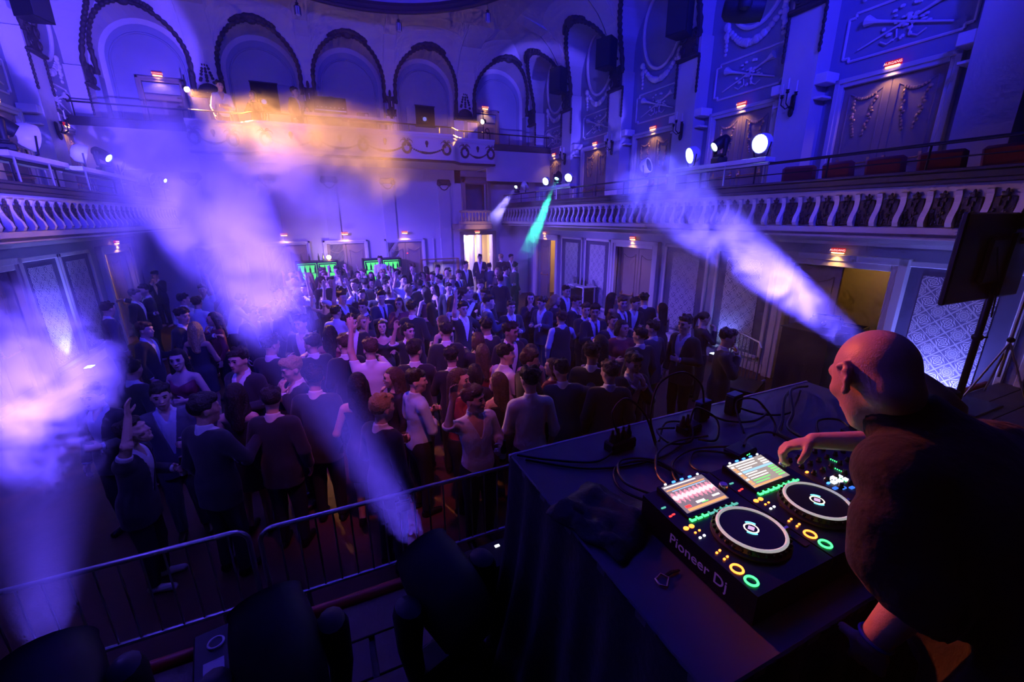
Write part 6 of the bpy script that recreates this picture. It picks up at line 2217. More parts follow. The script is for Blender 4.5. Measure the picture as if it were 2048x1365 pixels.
def player(x0, lab, scr):
    """x0 = edge towards the room's left; width .329, depth .455"""
    W, D, Hh = .329, .455, .112
    t = thing('dj_player', lab, 'dj player', (x0, .545, ZT), 0, 'media players on the DJ table')
    b = MB()
    P = [(0, .006), (D, .006), (D, Hh + .012), (D - .15, Hh), (0, Hh - .004)]
    vs = [(x, y, z) for x in (0, W) for y, z in P]
    b.add(vs, [(0, 1, 2, 3, 4), (9, 8, 7, 6, 5)] + [(i, 5 + i, 5 + (i + 1) % 5, (i + 1) % 5) for i in range(5)])
    b.obj('body', M_GEAR, t)
    z = Hh - .0015
    jog_parts(t, .185, .165, z)
    # raised screen
    s = MB()
    s.add([(.062, .300, Hh + .006), (.280, .300, Hh + .006), (.280, .452, Hh + .030), (.062, .452, Hh + .030), (.062, .300, Hh - .01), (.280, .300, Hh - .01), (.280, .455, Hh - .01), (.062, .455, Hh - .01)],
          [(0, 1, 2, 3), (0, 4, 5, 1), (1, 5, 6, 2), (2, 6, 7, 3), (3, 7, 4, 0)])
    sc_ = s.obj('screen_bezel', M_GEAR, t)
    Mx = Matrix.Translation((.171, .377, Hh + .0192)) @ Matrix.Rotation(math.atan2(.024, .152), 4, 'X')
    def flat(nm, x0_, x1_, y0_, y1_, m, lift=.0006):
        MB().box(((x0_ + x1_) / 2, (y0_ + y1_) / 2, lift), (x1_ - x0_, y1_ - y0_, .0004)).obj(nm, m, sc_).matrix_local = Mx
    flat('screen', -.1, .1, -.062, .066, G_SCR1 if scr == 1 else G_SCR2, .0003)
    rnd = random.Random(scr)
    if scr == 1:
        wv, ww = MB(), MB()
        for k in range(66):
            hgt = .010 + .018 * abs(math.sin(k * .45)) * (.6 + .5 * rnd.random())
            wv.box((-.097 + k * .00297, .006, .0008), (.0016, hgt * 2, .0004))
            ww.box((-.097 + k * .00297, .006, .0011), (.0014, hgt * .9, .0004))
        tag(wv.obj('waveform', G_WAVE, sc_), kind='stuff').matrix_local = Mx
        tag(ww.obj('waveform_core', G_WAVEW, sc_), kind='stuff').matrix_local = Mx
        flat('title_bar', -.095, .06, .056, .061, G_TXT)
        flat('progress_bar', -.095, .09, .041, .046, G_SORANGE)
        flat('progress_bar_blue', -.075, .085, .034, .037, G_SKY)
        flat('bottom_bar', -.085, .095, -.058, -.048, G_SORANGE)
        flat('bpm_digits', -.03, .01, -.040, -.030, G_TXT)
        flat('tempo_digits', .05, .085, -.036, -.028, G_TXT)
        flat('key_patch', -.085, -.06, -.044, -.034, G_RED)
        flat('green_patch', -.01, .02, -.044, -.040, G_SGREEN)
    else:
        for r in range(9):
            y = .048 - r * .0115
            if r == 3:
                flat('selected_row', -.07, .098, y - .005, y + .005, G_SKY)
            else:
                flat('track_title', -.068, -.068 + rnd.uniform(.06, .11), y - .0022, y + .0022, G_TXT if r < 7 else G_SGREEN)
                flat('track_key', .06, .095, y - .003, y + .003, G_SGREEN if r > 3 else G_TXT)
            flat('track_cover', -.094, -.078, y - .0042, y + .0042, G_SORANGE if r % 3 else G_TXT)
        flat('menu_bar', -.098, .05, .058, .064, G_TXT)
        flat('bottom_bar', -.098, .06, -.060, -.053, G_SORANGE)
    for k in range(8):
        link('hot_cue_button', B_HOTG if (scr == 2 or k < 3) else B_HOTT, t, (.072 + k * .0285, .288, z + .003))
    for k in range(5):
        link('source_button', B_B if 0 < k < 4 else B_W, t, (.095 + k * .040, .447, Hh + .031), rot=(.15, 0, 0))
    link('cue_button', RING_O, t, (.030, .088, z)); link('play_button', RING_G, t, (.030, .042, z))
    for (x, y) in ((.022, .284), (.046, .284)):
        link('loop_button', B_O, t, (x, y - .012, z))
    for (x, y) in ((.034, .245), (.054, .247), (.026, .155), (.042, .158), (.026, .128), (.042, .131)):
        link('small_button', B_ODOT, t, (x, y, z))
    for (x, y) in ((.030, .222), (.050, .224)):
        link('small_button', B_W, t, (x, y, z))
    for (x, y) in ((.016, .335), (.032, .338)):
        link('small_button', B_R, t, (x, y, z + .002))
    for (x, y) in ((.022, .375), (.020, .430)):
        link('track_button', B_T, t, (x, y, z + .006))
    MB().lathe([(.016, 0), (.016, .018), (.013, .022), (.0, .022)], 16).obj('browse_knob', M_SILVER, t, True, (.306, .37, z + .004))
    MB().b6(.296, .318, .06, .20, z, z + .002).obj('tempo_slot', M_GEAR2, t)
    MB().box((.307, .13, z + .009), (.02, .014, .014), None, .003).obj('tempo_fader', M_SILVER, t)
    return t


pl1 = player(.965, 'media player nearest the camera with pink waveform on its screen', 1)
pl2 = player(1.300, 'media player beside the mixer with a track list on its screen', 2)
pl3 = player(2.150, 'farthest media player, half hidden by the DJ', 2)
text_mesh('brand_lettering', 'Pioneer Dj', .052, mat('purple_lettering', (.30, .16, .55), .4, var=0, emit=(.28, .10, .55), estr=.12), pl1, (-.0012, .20, .052), (PI / 2, 0, -PI / 2), .0008)

# mixer
mx_ = thing('dj_mixer', 'black mixer with rows of knobs and green level lights under the DJ\'s arm', 'mixer', (1.640, .555, ZT))
MB().box((.245, .21, .056), (.49, .42, .104), None, .005).obj('body', M_GEAR2, mx_)
KN = MB().lathe([(.0105, 0), (.0105, .006), (.0075, .009), (.0065, .021), (.0, .021)], 10).mesh('knob', M_GEAR, True)
for i in range(8):
    for j in range(6):
        if (i, j) in ((0, 0), (7, 5)): continue
        link('knob', KN, mx_, (.045 + i * .056, .135 + j * .049, .108))
FD = MB().box((0, 0, .006), (.016, .026, .014), None, .003).mesh('fader_cap', M_GEAR)
for i in range(6):
    MB().b6(-.003, .003, -.035, .035, 0, .001).obj('fader_slot', M_GEAR, mx_, False, (.075 + i * .062, .065, .108))
    link('fader_cap', FD, mx_, (.075 + i * .062, .05 + .02 * (i % 3), .108))
LED = BTN(.004, .004, G_GREEN, 'level_light')
for i in range(5):
    for k in range(7):
        link('level_light', LED, mx_, (.105 + i * .056 + .0, .19 + k * .0075 + .049 * (i % 3), .108))
for (x, y, m) in ((.03, .30, G_ORANGE), (.03, .22, G_BLUE), (.47, .34, G_BLUE), (.46, .05, G_ORANGE), (.44, .06, G_RED)):
    MB().box((x, y, .111), (.012, .007, .005)).obj('lit_button', m, mx_)
PADW, PADB = BTN(.021, .017, G_WHITE, 'white_pad'), BTN(.021, .012, glow('pad_blue', (.04, .18, .8), 1.2), 'blue_pad')
for k in range(3):
    for j in range(2):
        link('white_pad', PADW, mx_, (.055 + k * .030 , .215 - k * .004 + j * .022 , .109))
    link('blue_pad', PADB, mx_, (.020 + k * .030, .190 - k * .012, .109))

# power boxes, adapters
for (x, y, sx, sy, sz, lab) in ((1.23, 1.46, .16, .07, .055, 'black power strip with plugs at the far table edge'), (1.84, 1.52, .09, .05, .11, 'standing black power adapter with blue rim, left one'),
                                (2.06, 1.50, .085, .06, .12, 'standing black power adapter with blue rim, right one'), (1.66, 1.44, .12, .08, .05, 'small junction box among the cables'), (1.72, 1.18, .14, .09, .035, 'network switch with green lights among the cables')):
    t = thing('power_box', lab, 'power supply', (x, y, ZT), .12)
    MB().box((0, 0, sz / 2), (sx, sy, sz), None, .008).obj('case', M_GEAR, t)
    if 'plugs' in lab or 'junction' in lab:
        for k in range(4 if 'plugs' in lab else 2):
            MB().lathe([(.016, 0), (.016, .02), (.008, .04), (.006, .06)], 10).obj('plug', M_GEAR2, t, True, ((-.055 + .036 * k), 0, sz))
    if 'green' in lab:
        for k in range(2):
            MB().box((-.02 + .016 * k, -sy / 2 + .001, sz * .7), (.006, .006, .005)).obj('status_light', G_GREEN, t)
    if 'adapter' in lab:
        MB().box((0, 0, sz + .003), (sx * .96, sy * .9, .006), None, .002).obj('label_face', mat('blue_sticker', (.10, .16, .45), .5), t)

# cables
rc = random.Random(77)
def spline(pts, n=10):
    P = [Vector(p) for p in pts]
    P = [P[0]] + P + [P[-1]]
    out = []
    for i in range(1, len(P) - 2):
        for k in range(n):
            t = k / n
            a, b, c, d = P[i - 1], P[i], P[i + 1], P[i + 2]
            out.append(.5 * ((2 * b) + (c - a) * t + (2 * a - 5 * b + 4 * c - d) * t * t + (3 * b - a - 3 * c + d) * t ** 3))
    out.append(P[-2])
    return out


CAB = [
    ([(.74, 1.60, .012), (.86, 1.50, .012), (1.05, 1.40, .010), (1.20, 1.44, .03)], 'cable running from the table corner to the power strip'),
    ([(.76, 1.55, .010), (1.0, 1.36, .010), (1.3, 1.30, .010), (1.55, 1.36, .010), (1.70, 1.44, .02)], 'cable running straight along the table behind the players'),
    ([(1.20, 1.45, .10), (1.18, 1.47, .20), (1.28, 1.50, .24), (1.38, 1.47, .15), (1.40, 1.40, .01), (1.34, 1.32, .01)], 'stiff cable arching up from the power strip'),
    ([(1.42, 1.42, .01), (1.40, 1.45, .14), (1.50, 1.52, .27), (1.68, 1.54, .30), (1.80, 1.52, .22), (1.82, 1.50, .11)], 'tall cable arch rising over the table edge'),
    ([(1.44, 1.42, .012), (1.56, 1.50, .05), (1.64, 1.42, .06), (1.56, 1.33, .03), (1.45, 1.36, .03), (1.46, 1.46, .05), (1.60, 1.48, .02)], 'looped cable beside the junction box'),
    ([(1.66, 1.44, .05), (1.72, 1.46, .12), (1.78, 1.38, .08), (1.70, 1.30, .02), (1.62, 1.34, .02)], 'small cable loop in front of the junction box'),
    ([(1.10, 1.02, .012), (1.02, 1.18, .012), (1.10, 1.32, .012), (1.26, 1.30, .012), (1.30, 1.16, .012), (1.16, 1.06, .012)], 'coiled cable lying behind the nearest player'),
    ([(1.13, 1.04, .026), (1.05, 1.20, .026), (1.14, 1.34, .026), (1.28, 1.28, .026), (1.31, 1.14, .026)], 'second turn of the coil behind the nearest player'),
    ([(1.18, 1.00, .06), (1.20, 1.16, .03), (1.32, 1.30, .04), (1.50, 1.36, .03), (1.66, 1.32, .04)], 'cable curving from the nearest player to the adapters'),
    ([(1.25, 1.00, .06), (1.26, 1.12, .02), (1.36, 1.24, .02), (1.54, 1.28, .02), (1.72, 1.20, .03)], 'cable curving to the network switch'),
    ([(1.45, 1.00, .06), (1.40, 1.16, .02), (1.52, 1.26, .02), (1.66, 1.16, .02), (1.60, 1.06, .02), (1.50, 1.10, .02)], 'cable coiled behind the second player'),
    ([(1.74, 1.18, .04), (1.86, 1.24, .03), (1.96, 1.20, .05), (1.98, 1.08, .03), (1.88, 1.00, .06)], 'cable curling between the switch and the mixer'),
    ([(1.84, 1.50, .05), (1.92, 1.42, .02), (2.04, 1.36, .02), (2.18, 1.38, .03), (2.26, 1.46, .02)], 'cable trailing from the left adapter'),
    ([(2.06, 1.50, .05), (2.16, 1.40, .02), (2.30, 1.34, .02), (2.46, 1.40, .02), (2.70, 1.52, .02)], 'cable trailing from the right adapter to the table end'),
    ([(1.98, 1.02, .06), (2.04, 1.20, .02), (2.20, 1.30, .02), (2.42, 1.44, .06), (2.72, 1.56, .03)], 'thick cable bundle leaving the mixer'),
    ([(2.0, 1.0, .07), (2.10, 1.20, .04), (2.28, 1.30, .05), (2.50, 1.46, .08), (2.76, 1.52, .04)], 'upper cable of the bundle leaving the mixer'),
    ([(1.90, 1.30, .01), (2.00, 1.44, .10), (2.10, 1.40, .12), (2.10, 1.28, .04), (2.02, 1.22, .01)], 'upright cable loop behind the mixer'),
    ([(2.2, 1.10, .01), (2.34, 1.20, .03), (2.46, 1.16, .03), (2.40, 1.05, .02)], 'short cable loop behind the farthest player'),
]
for k, (pts, lab) in enumerate(CAB):
    m = MB().path([(x, y, ZT + max(z, .007)) for x, y, z in spline(pts)], .0058 if k not in (14, 15) else .009, 7)
    tag(m.obj('cable', M_CABLE, None, True), lab, 'cable', 'cables on the DJ table')

# crumpled cloth bag and a small clip
bm = bmesh.new()
bmesh.ops.create_grid(bm, x_segments=22, y_segments=18, size=.5)
rb = random.Random(8)
from mathutils import noise as mnoise
for v in bm.verts:
    x, y = v.co.x, v.co.y
    e = max(0, 1 - max(abs(x), abs(y)) * 2)
    n_ = mnoise.noise((x * 5, y * 5, 1.3))
    v.co = Vector((x * .30 + .02 * n_, y * .34 + .02 * mnoise.noise((x * 4, y * 4, 7)), .008 + .045 * min(1, e * 4) * (.6 + .7 * n_) + .012 * abs(mnoise.noise((x * 12, y * 12, 3)))))
bmesh.ops.solidify(bm, geom=bm.faces[:], thickness=.004)
me = bpy.data.meshes.new('cloth_bag'); bm.to_mesh(me); bm.free(); me.shade_smooth()
me.materials.append(mat('black_nylon', (.02, .017, .018), .5, var=.2, bump=.3))
tag(link('cloth_bag', me, None, (.86, 1.075, ZT + .004), .35), 'crumpled black cloth bag lying beside the nearest player', 'bag')
t = thing('clip_hook', 'small metal snap hook with strap lying on the table edge', 'hook', (.86, .765, ZT), .3)
MB().path([(-.03, 0, .006), (-.02, .02, .006), (.01, .02, .006), (.015, -.005, .006), (-.02, -.018, .006)], .0035, 6, closed=True).obj('metal_ring', M_BRASS, t, True)
MB().path([(.012, .006, .005), (.04, .0, .008), (.07, -.012, .005)], [.006, .007, .004], 6, flat=.4).obj('strap', M_CLOTH, t)

# ================================================================ barriers
def barrier(x0, x1, y, lab, plate=False):
    t = thing('crowd_barrier', lab, 'barrier', (x0, y, 0), 0, 'steel crowd barriers before the stage')
    w = x1 - x0
    z1, z0, r = 1.09, .42, .10
    pts = [(0, 0, z0), (0, 0, z1 - r)] + [(r - r * math.cos(a), 0, z1 - r + r * math.sin(a)) for a in [PI / 2 * k / 5 for k in range(1, 6)]]
    pts += [(w - r + r * math.sin(a), 0, z1 - r + r * math.cos(a)) for a in [PI / 2 * k / 5 for k in range(0, 6)]] + [(w, 0, z0)]
    MB().path(pts, .019, 10).obj('top_frame', M_STEEL, t, True)
    MB().tube((0, 0, z0), (w, 0, z0), .017, n=8).obj('bottom_rail', M_STEEL, t, True)
    n = int(w / .125)
    bar = MB().tube((0, 0, z0), (0, 0, z1), .0075, n=6).mesh('bar', M_STEEL, True)
    for k in range(1, n):
        link('bar', bar, t, (w * k / n, 0, 0))
    for x in (.25, w - .25):
        MB().path([(x, -.22, .015), (x, -.16, .02), (x, 0, .30), (x, 0, z0)], .016, 8).path([(x, .22, .015), (x, .16, .02), (x, 0, .30)], .016, 8).obj('foot', M_STEEL, t)
    if plate:
        p = MB().b6(.98, 1.10, -.025, -.018, .93, 1.04).obj('name_plate', mat('plate_grey', (.25, .25, .28), .5), t)
        MB().b6(.99, 1.09, -.027, -.025, 1.0, 1.025).obj('plate_print', M_GEAR, p)
    return t


barrier(-.66, 1.62, 3.13, 'steel barrier between the stage and the waving man', True)
barrier(1.68, 3.96, 3.13, 'steel barrier behind the DJ table')
barrier(-3.0, -.74, 3.18, 'steel barrier on the left before the shadowed dancers')
# white sneakers of the dancer at the left barrier come with a figure of their own (see crowd)

# ================================================================ things round the stage
t = thing('road_case', 'low black equipment case with small lit button at the stage edge', 'case', (.78, 1.98, STAGE_Z), .05)
MB().box((0, 0, .13), (.40, .22, .26), None, .012).obj('case_body', M_GEAR, t)
MB().b6(-.19, .19, -.115, -.11, .04, .20).obj('front_panel', M_GEAR2, t)
for s in (-1, 1):
    MB().path([(s * .20, -.05, .22), (s * .235, -.05, .25), (s * .235, .05, .25), (s * .20, .05, .22)], .010, 6).obj('handle', M_GEAR2, t)
MB().box((.02, .05, .262), (.03, .018, .004)).obj('lit_button', G_WHITE, t)

t = thing('control_panel_box', 'small box with round printed dial leaning at the stage edge', 'control box', (-.74, 2.10, STAGE_Z), .15)
MB().box((0, .05, .035), (.20, .30, .07), (.18, 0, 0), .008).obj('box', M_GEAR2, t)
MB().path([(.0 + .035 * math.cos(2 * PI * k / 24), .10 + .035 * math.sin(2 * PI * k / 24), .085) for k in range(24)], .006, 6, closed=True).obj('dial_print', mat('pale_print', (.6, .58, .7), .5), t)
MB().box((-.01, -.02, .062), (.09, .06, .003), (.18, 0, 0)).obj('label_print', MATS['pale_print'], t)
MB().box((.075, .0, .066), (.03, .08, .003), (.18, 0, 0)).obj('side_label', MATS['pale_print'], t)

# monitor on its stand, seen from behind
t = thing('monitor_stand', 'tall black pole stand holding the big monitor at the right stage edge', 'stand', (7.0, 2.12, STAGE_Z))
MB().tube((0, 0, 0), (0, 0, 1.35), .035, n=10).tube((0, 0, 1.2), (0, 0, 2.0), .028, n=10).obj('pole', M_GEAR, t, True)
MB().b6(-.35, .35, -.3, .3, 0, .025, .01).obj('base_plate', M_GEAR, t)
MB().ball((0, 0, .85), (.055, .055, .05), 10, 6).tube((0, 0, .85), (.10, -.05, .85), .012, n=6).obj('clamp_knob', M_GEAR, t, True)
t = thing('monitor', 'big flat monitor seen from its black back on a pole stand', 'monitor', (6.85, 2.16, 2.36), -.02)
MB().box((0, 0, .48), (1.66, .06, .96), None, .015).obj('shell', M_GEAR, t)
MB().box((0, .033, .48), (1.60, .006, .90)).obj('screen', M_LENSOFF, t)
MB().box((.05, -.05, .45), (.7, .06, .5), None, .03).obj('rear_housing', M_GEAR2, t)
MB().box((.15, -.09, .40), (.10, .05, .7), None, .01).obj('mount_rail', M_GEAR, t)
MB().path(spline([(-.2, -.09, .6), (-.1, -.11, .35), (.05, -.1, .2), (.14, -.1, -.2)]), .008, 6).obj('cable', M_CABLE, t)
t = thing('light_stand', 'thin steel tripod stand beside the monitor', 'stand', (7.55, 2.0, STAGE_Z))
for k in range(3):
    a = 2 * PI * k / 3 + .5
    MB().tube((0, 0, .75), (.32 * math.cos(a), .32 * math.sin(a), 0), .012, n=6).obj('leg', M_STEEL, t)
MB().tube((0, 0, .3), (0, 0, 1.35), .016, n=8).obj('pole', M_STEEL, t, True)
MB().ball((0, 0, .78), (.04, .04, .035), 8, 5).obj('collar', M_GEAR, t)

# draped subwoofer with the smoke machine
t = thing('subwoofer', 'tall loudspeaker box draped in black cloth before the half-open door', 'loudspeaker', (7.92, 4.36, 0), .0)
MB().box((0, 0, .68), (.72, .80, 1.36), None, .02).obj('cabinet', M_GEAR, t)
MB().box((0, 0, 1.37), (.80, .88, .02), None, .008).obj('top_board', M_GEAR2, t)
cl = MB()
nv_, nu_ = 8, 48
vs = []
for j in range(nv_ + 1):
    tt = j / nv_
    for i in range(nu_):
        a = 2 * PI * i / nu_
        c, s_ = math.cos(a), math.sin(a)
        q = 1 / max(abs(c) / .39, abs(s_) / .43)
        w = 1 + .012 + .05 * tt * (.5 + .5 * math.sin(i * 1.7))
        vs.append((q * c * w, q * s_ * w, 1.375 - 1.34 * tt))
fs = [(j * nu_ + i, j * nu_ + (i + 1) % nu_, (j + 1) * nu_ + (i + 1) % nu_, (j + 1) * nu_ + i) for j in range(nv_) for i in range(nu_)]
cl.add(vs, fs).obj('cloth_cover', M_CLOTH, t, True)
t = thing('smoke_machine', 'black smoke machine on top of the draped loudspeaker', 'smoke machine', (7.98, 4.30, 1.385), .35)
MB().box((0, 0, .10), (.30, .46, .18), None, .03).obj('housing', M_GEAR2, t)
MB().lathe([(.045, 0), (.04, .05), (.028, .06)], 12, Matrix.Translation((-.15, 0, .12)) @ Matrix.Rotation(-PI / 2, 4, 'Y')).obj('nozzle', M_SILVER, t, True)
MB().path([(-.05, -.2, .19), (-.05, -.2, .25), (-.05, .2, .25), (-.05, .2, .19)], .012, 6).obj('handle', M_GEAR, t)
t = thing('open_crate', 'open dark crate with cables on the draped loudspeaker', 'crate', (8.16, 3.98, 1.385), .2)
f = MB()
for (x0_, x1_, y0_, y1_) in ((-.16, .16, -.2, -.18), (-.16, .16, .18, .2), (-.16, -.14, -.2, .2), (.14, .16, -.2, .2)):
    f.b6(x0_, x1_, y0_, y1_, 0, .10)
f.b6(-.16, .16, -.2, .2, 0, .01).obj('crate_walls', M_GEAR, t)
MB().path(spline([(-.1, -.12, .04), (.05, .1, .09), (.1, -.1, .06), (-.06, .12, .08)]), .009, 6).obj('cable', M_CABLE, t)
t = thing('side_barrier', 'steel barrier with slanted foot beside the draped loudspeaker', 'barrier', (7.30, 5.25, 0), 1.15)
MB().path([(-.5, 0, .15), (-.5, 0, 1.0), (-.42, 0, 1.08), (.42, 0, 1.08), (.5, 0, 1.0), (.5, 0, .15), (-.5, 0, .15)], .018, 8).obj('frame', M_STEEL, t, True)
for k in range(1, 8):
    MB().tube((-.5 + k / 8, 0, .15), (-.5 + k / 8, 0, 1.08), .007, n=6).obj('bar', M_STEEL, t)
MB().tube((-.3, -.3, .01), (-.3, .3, .30), .015, n=6).tube((-.3, .3, .01), (-.3, -.3, .30), .015, n=6).obj('foot', M_STEEL, t)
t = thing('floor_case', 'low black case on the floor at the foot of the side barrier', 'case', (6.75, 4.75, 0), .4)
MB().box((0, 0, .19), (.7, .5, .38), None, .015).obj('case_body', M_GEAR, t)
MB().b6(-.33, .33, -.257, -.25, .05, .33).obj('front_panel', M_GEAR2, t)
# ================================================================ bar at the rear
M_BARWOOD = mat('bar_counter_wood', (0.16, 0.09, 0.06), 0.45, var=0.2, scale=6)
M_BOTTLE = mat('dark_bottle_glass', (0.03, 0.06, 0.03), 0.12, var=0.1)
G_FRIDGE = glow('fridge_interior', (.10, 1.0, .22), 1.3)
bt = thing('bar_counter', 'long dark bar counter at the rear of the hall', 'bar', (1.4, 15.35, 0))
MB().b6(-2.6, 2.9, -.3, .3, 1.04, 1.10, .01).obj('counter_top', M_BARWOOD, bt)
MB().b6(-2.55, 2.85, -.22, .22, 0, 1.04).obj('counter_front', M_BARWOOD, bt)
MB().b6(-2.6, 2.9, .32, .88, 0, .2).obj('duckboard', M_BARWOOD, bt)
bottle_m = MB().lathe([(.03, 0), (.032, .02), (.032, .14), (.012, .20), (.012, .25)], 8).mesh('drink_bottle', M_BOTTLE, True)
ORD8 = ORD + ('seventh', 'eighth')
n_b = 0
for (x, lab) in ((-.13, 'left'), (2.08, 'right')):
    f = thing('drinks_fridge', 'black double-door fridge glowing green behind the bar, %s one' % lab, 'fridge', (x, 16.55, 0))
    c = MB()
    c.b6(-.68, .68, .20, .25, 0, 1.86).b6(-.68, .68, -.25, .25, 1.80, 1.86).b6(-.68, .68, -.25, .25, 0, .12)
    for s in (-.66, 0, .66):
        c.b6(s - .025, s + .025, -.25, .25, 0, 1.86)
    c.obj('cabinet', M_BLACK, f)
    MB().b6(-.64, .64, .17, .20, .12, 1.80).obj('lit_back', G_FRIDGE, f)
    for k in range(4):
        MB().b6(-.64, .64, -.2, .18, .3 + .38 * k, .31 + .38 * k).obj('shelf', M_STEEL, f)
    for s in (-1, 1):
        d = MB().b6(s * .04, s * .62, -.262, -.25, .14, 1.78)
        dd = MB()
        for (a, b, c0, c1) in ((.04, .07, .14, 1.78), (.59, .62, .14, 1.78)):
            dd.b6(s * a, s * b, -.27, -.25, c0, c1)
        dd.b6(s * .04, s * .62, -.27, -.25, .14, .18).b6(s * .04, s * .62, -.27, -.25, 1.74, 1.78)
        do = dd.obj('door', M_BLACK, f)
        MB().b6(s * .09, s * .105, -.30, -.27, .7, 1.1).obj('handle', M_STEEL, do)
    lamp('fridge_light', 'AREA', (x, 16.28, 1.2), (.10, 1.0, .22), 6, (x, 10, 1.2), (1.1, 1.0))
    for k in range(2):
        for i in range(8):
            n_b += 1
            tag(link('drink_bottle', bottle_m, None, (x - .56 + i * .16, 16.5, 1.07 + .38 * k + .001)), 'dark bottle, %s from the left on the %s shelf of the %s green fridge' % (ORD8[i], ('lower', 'upper')[k], lab), 'bottle', 'bottles in the %s fridge' % lab)
t = thing('globe_lamp', 'glowing round lamp on top of the left green fridge', 'lamp', (.28, 16.5, 1.86))
MB().lathe([(.05, 0), (.05, .03), (.02, .04)], 12).obj('foot', M_BRASS, t, True)
MB().ball((0, 0, .11), .075, 12, 8).obj('globe', glow('globe_glass', (1, .75, .4), 22), t, True)
lamp('globe_lamp_light', 'POINT', (.28, 16.40, 2.0), (1, .6, .25), 20, size=.08)
tag(MB().lathe([(.0, 0), (.05, 0), (.05, .02), (.03, .05), (.0, .06)], 10).obj('alarm_lamp', G_RED, None, True, (3.15, YB + .08, 1.95)), 'tiny red warning lamp on the rear wall beside the right fridge', 'lamp')
for k, x in enumerate((-.6, -.35, -.05, .1)):
    tag(link('drink_bottle', bottle_m, None, (x, 16.55, 1.86)), 'bottle on top of the left green fridge, %s from the left' % ORD[k], 'bottle', 'bottles on top of the left fridge')
t = thing('bottle_shelf', 'lit shelf of spirits at the right end of the bar', 'shelf', (4.3, 16.55, 0))
MB().b6(-.75, .75, -.2, .2, 0, .95).obj('cabinet', M_BARWOOD, t)
MB().b6(-.75, .75, -.15, .15, 1.72, 1.75).b6(-.75, -.72, -.15, .15, .95, 1.72).b6(.72, .75, -.15, .15, .95, 1.72).obj('frame', M_BRASS, t)
for i in range(7):
    tag(link('drink_bottle', MB().lathe([(.035, 0), (.036, .02), (.036, .18), (.014, .26), (.014, .32)], 8).mesh('spirit_bottle', mat('amber_glass', (.5, .3, .05), .15, var=.1), True), None, (3.85 + i * .14, 16.5, .95)), 'amber spirit bottle on the lit bar shelf, %s from the left' % ORD8[i], 'bottle', 'spirit bottles at the right end of the bar')
lamp('bottle_shelf_lamp', 'SPOT', (4.3, 16.35, 1.7), (1, .75, .35), 16, (4.3, 16.6, 1.0), .05, 120, .6)

# small serving table before the right wall
t = thing('serving_table', 'small white-framed serving table with bottles before the right wall', 'table', (8.05, 12.1, 0), ROTZ[1])
for sx in (-1, 1):
    for sy in (-1, 1):
        MB().b6(sx * .44, sx * .40, sy * .24, sy * .20, 0, 1.02).obj('leg', M_WHITEPL, t)
MB().b6(-.48, .48, -.27, .27, 1.02, 1.06, .006).obj('table_top', M_WHITEPL, t)
MB().b6(-.40, .40, -.2, .2, .25, .9).obj('dark_shelf_unit', M_BLACK, t)
for (dx, lab) in ((-.25, 'left'), (-.02, 'middle'), (.2, 'right')):
    tag(link('drink_bottle', bottle_m, None, (8.05, 12.1 - dx, 1.06)), 'small bottle on the white serving table, %s of three' % lab, 'bottle', 'bottles on the serving table')

# ================================================================ rear gallery: console, table, people
t = thing('gallery_table', 'long pale trestle table at the rear gallery rail', 'table', (1.40, 15.25, Z_RD))
MB().b6(-1.32, 1.30, -.3, .3, 1.02, 1.10, .006).obj('table_top', M_BARW, t)
for sx in (-1.25, -.1, 1.2):
    for sy in (-.22, .22):
        MB().tube((sx, sy, 0), (sx, sy, 1.02), .025, n=8).obj('leg', M_STEEL, t)
MB().tube((-1.25, -.22, .35), (1.2, -.22, .35), .015, n=6).obj('cross_bar', M_STEEL, t)
t = thing('mixing_console', 'black upright mixing console on the gallery table', 'mixing desk', (.83, 15.25, Z_RD + 1.10))
MB().box((0, .05, .24), (.92, .30, .48), (-.12, 0, 0), .01).obj('housing', M_GEAR, t)
MB().b6(-.44, .44, -.16, -.13, .10, .125).obj('lit_strip', glow('console_strip', (.25, .25, .8), .8), t)
for k in range(7):
    MB().box((-.36 + .12 * k, -.125, .20), (.04, .01, .015)).obj('status_light', glow('console_led', (.5, .5, .9), .8), t)
t = thing('desk_device', 'small dark device with round dial on the gallery table', 'device', (1.75, 15.25, Z_RD + 1.10))
MB().box((0, 0, .07), (.34, .22, .14), None, .01).obj('case', M_GEAR, t)
MB().lathe([(.045, 0), (.045, .01), (.0, .012)], 14, Matrix.Translation((.1, -.11, .07)) @ Matrix.Rotation(PI / 2, 4, 'X')).obj('dial', mat('pale_dial', (.4, .4, .45), .5), t)
for (x, lab, m, s) in ((5.05, 'white sack beside the red one on the rear gallery', M_BANNER, .26), (5.40, 'red sack between two white ones on the rear gallery', M_SEAT, .32), (5.72, 'white sack beside the orange tripod lamp', M_BANNER, .24)):
    b = MB().ball((0, 0, s * .9), (s * .75, s * .6, s), 12, 9)
    b.v = [(p[0] + .03 * mnoise.noise((p[0] * 6, p[1] * 6, p[2] * 6)), p[1], max(0, p[2] + .05 * mnoise.noise((p[0] * 5, 3, p[2] * 5)))) for p in b.v]
    tag(b.obj('sack', m, None, True, (x, 15.45, Z_RD)), lab, 'sack')
person('suit_down', (-.12, 15.45, Z_RD), math.radians(120), 'man in a dark suit standing at the rear gallery rail beside the console', M_HAIRDK, None, None, None, 1.02, 'people on the rear gallery')
person('shirt_back', (-2.02, 15.75, Z_RD), math.radians(165), 'man in a pale shirt standing on the rear gallery beside the orange lamp', M_HAIRDK, None, None, None, 1.04, 'people on the rear gallery')
person('woman_face', (-1.25, 16.05, Z_RD), math.radians(200), 'person sunk in the orange smoke on the rear gallery', M_HAIRBR, None, None, None, .98, 'people on the rear gallery')
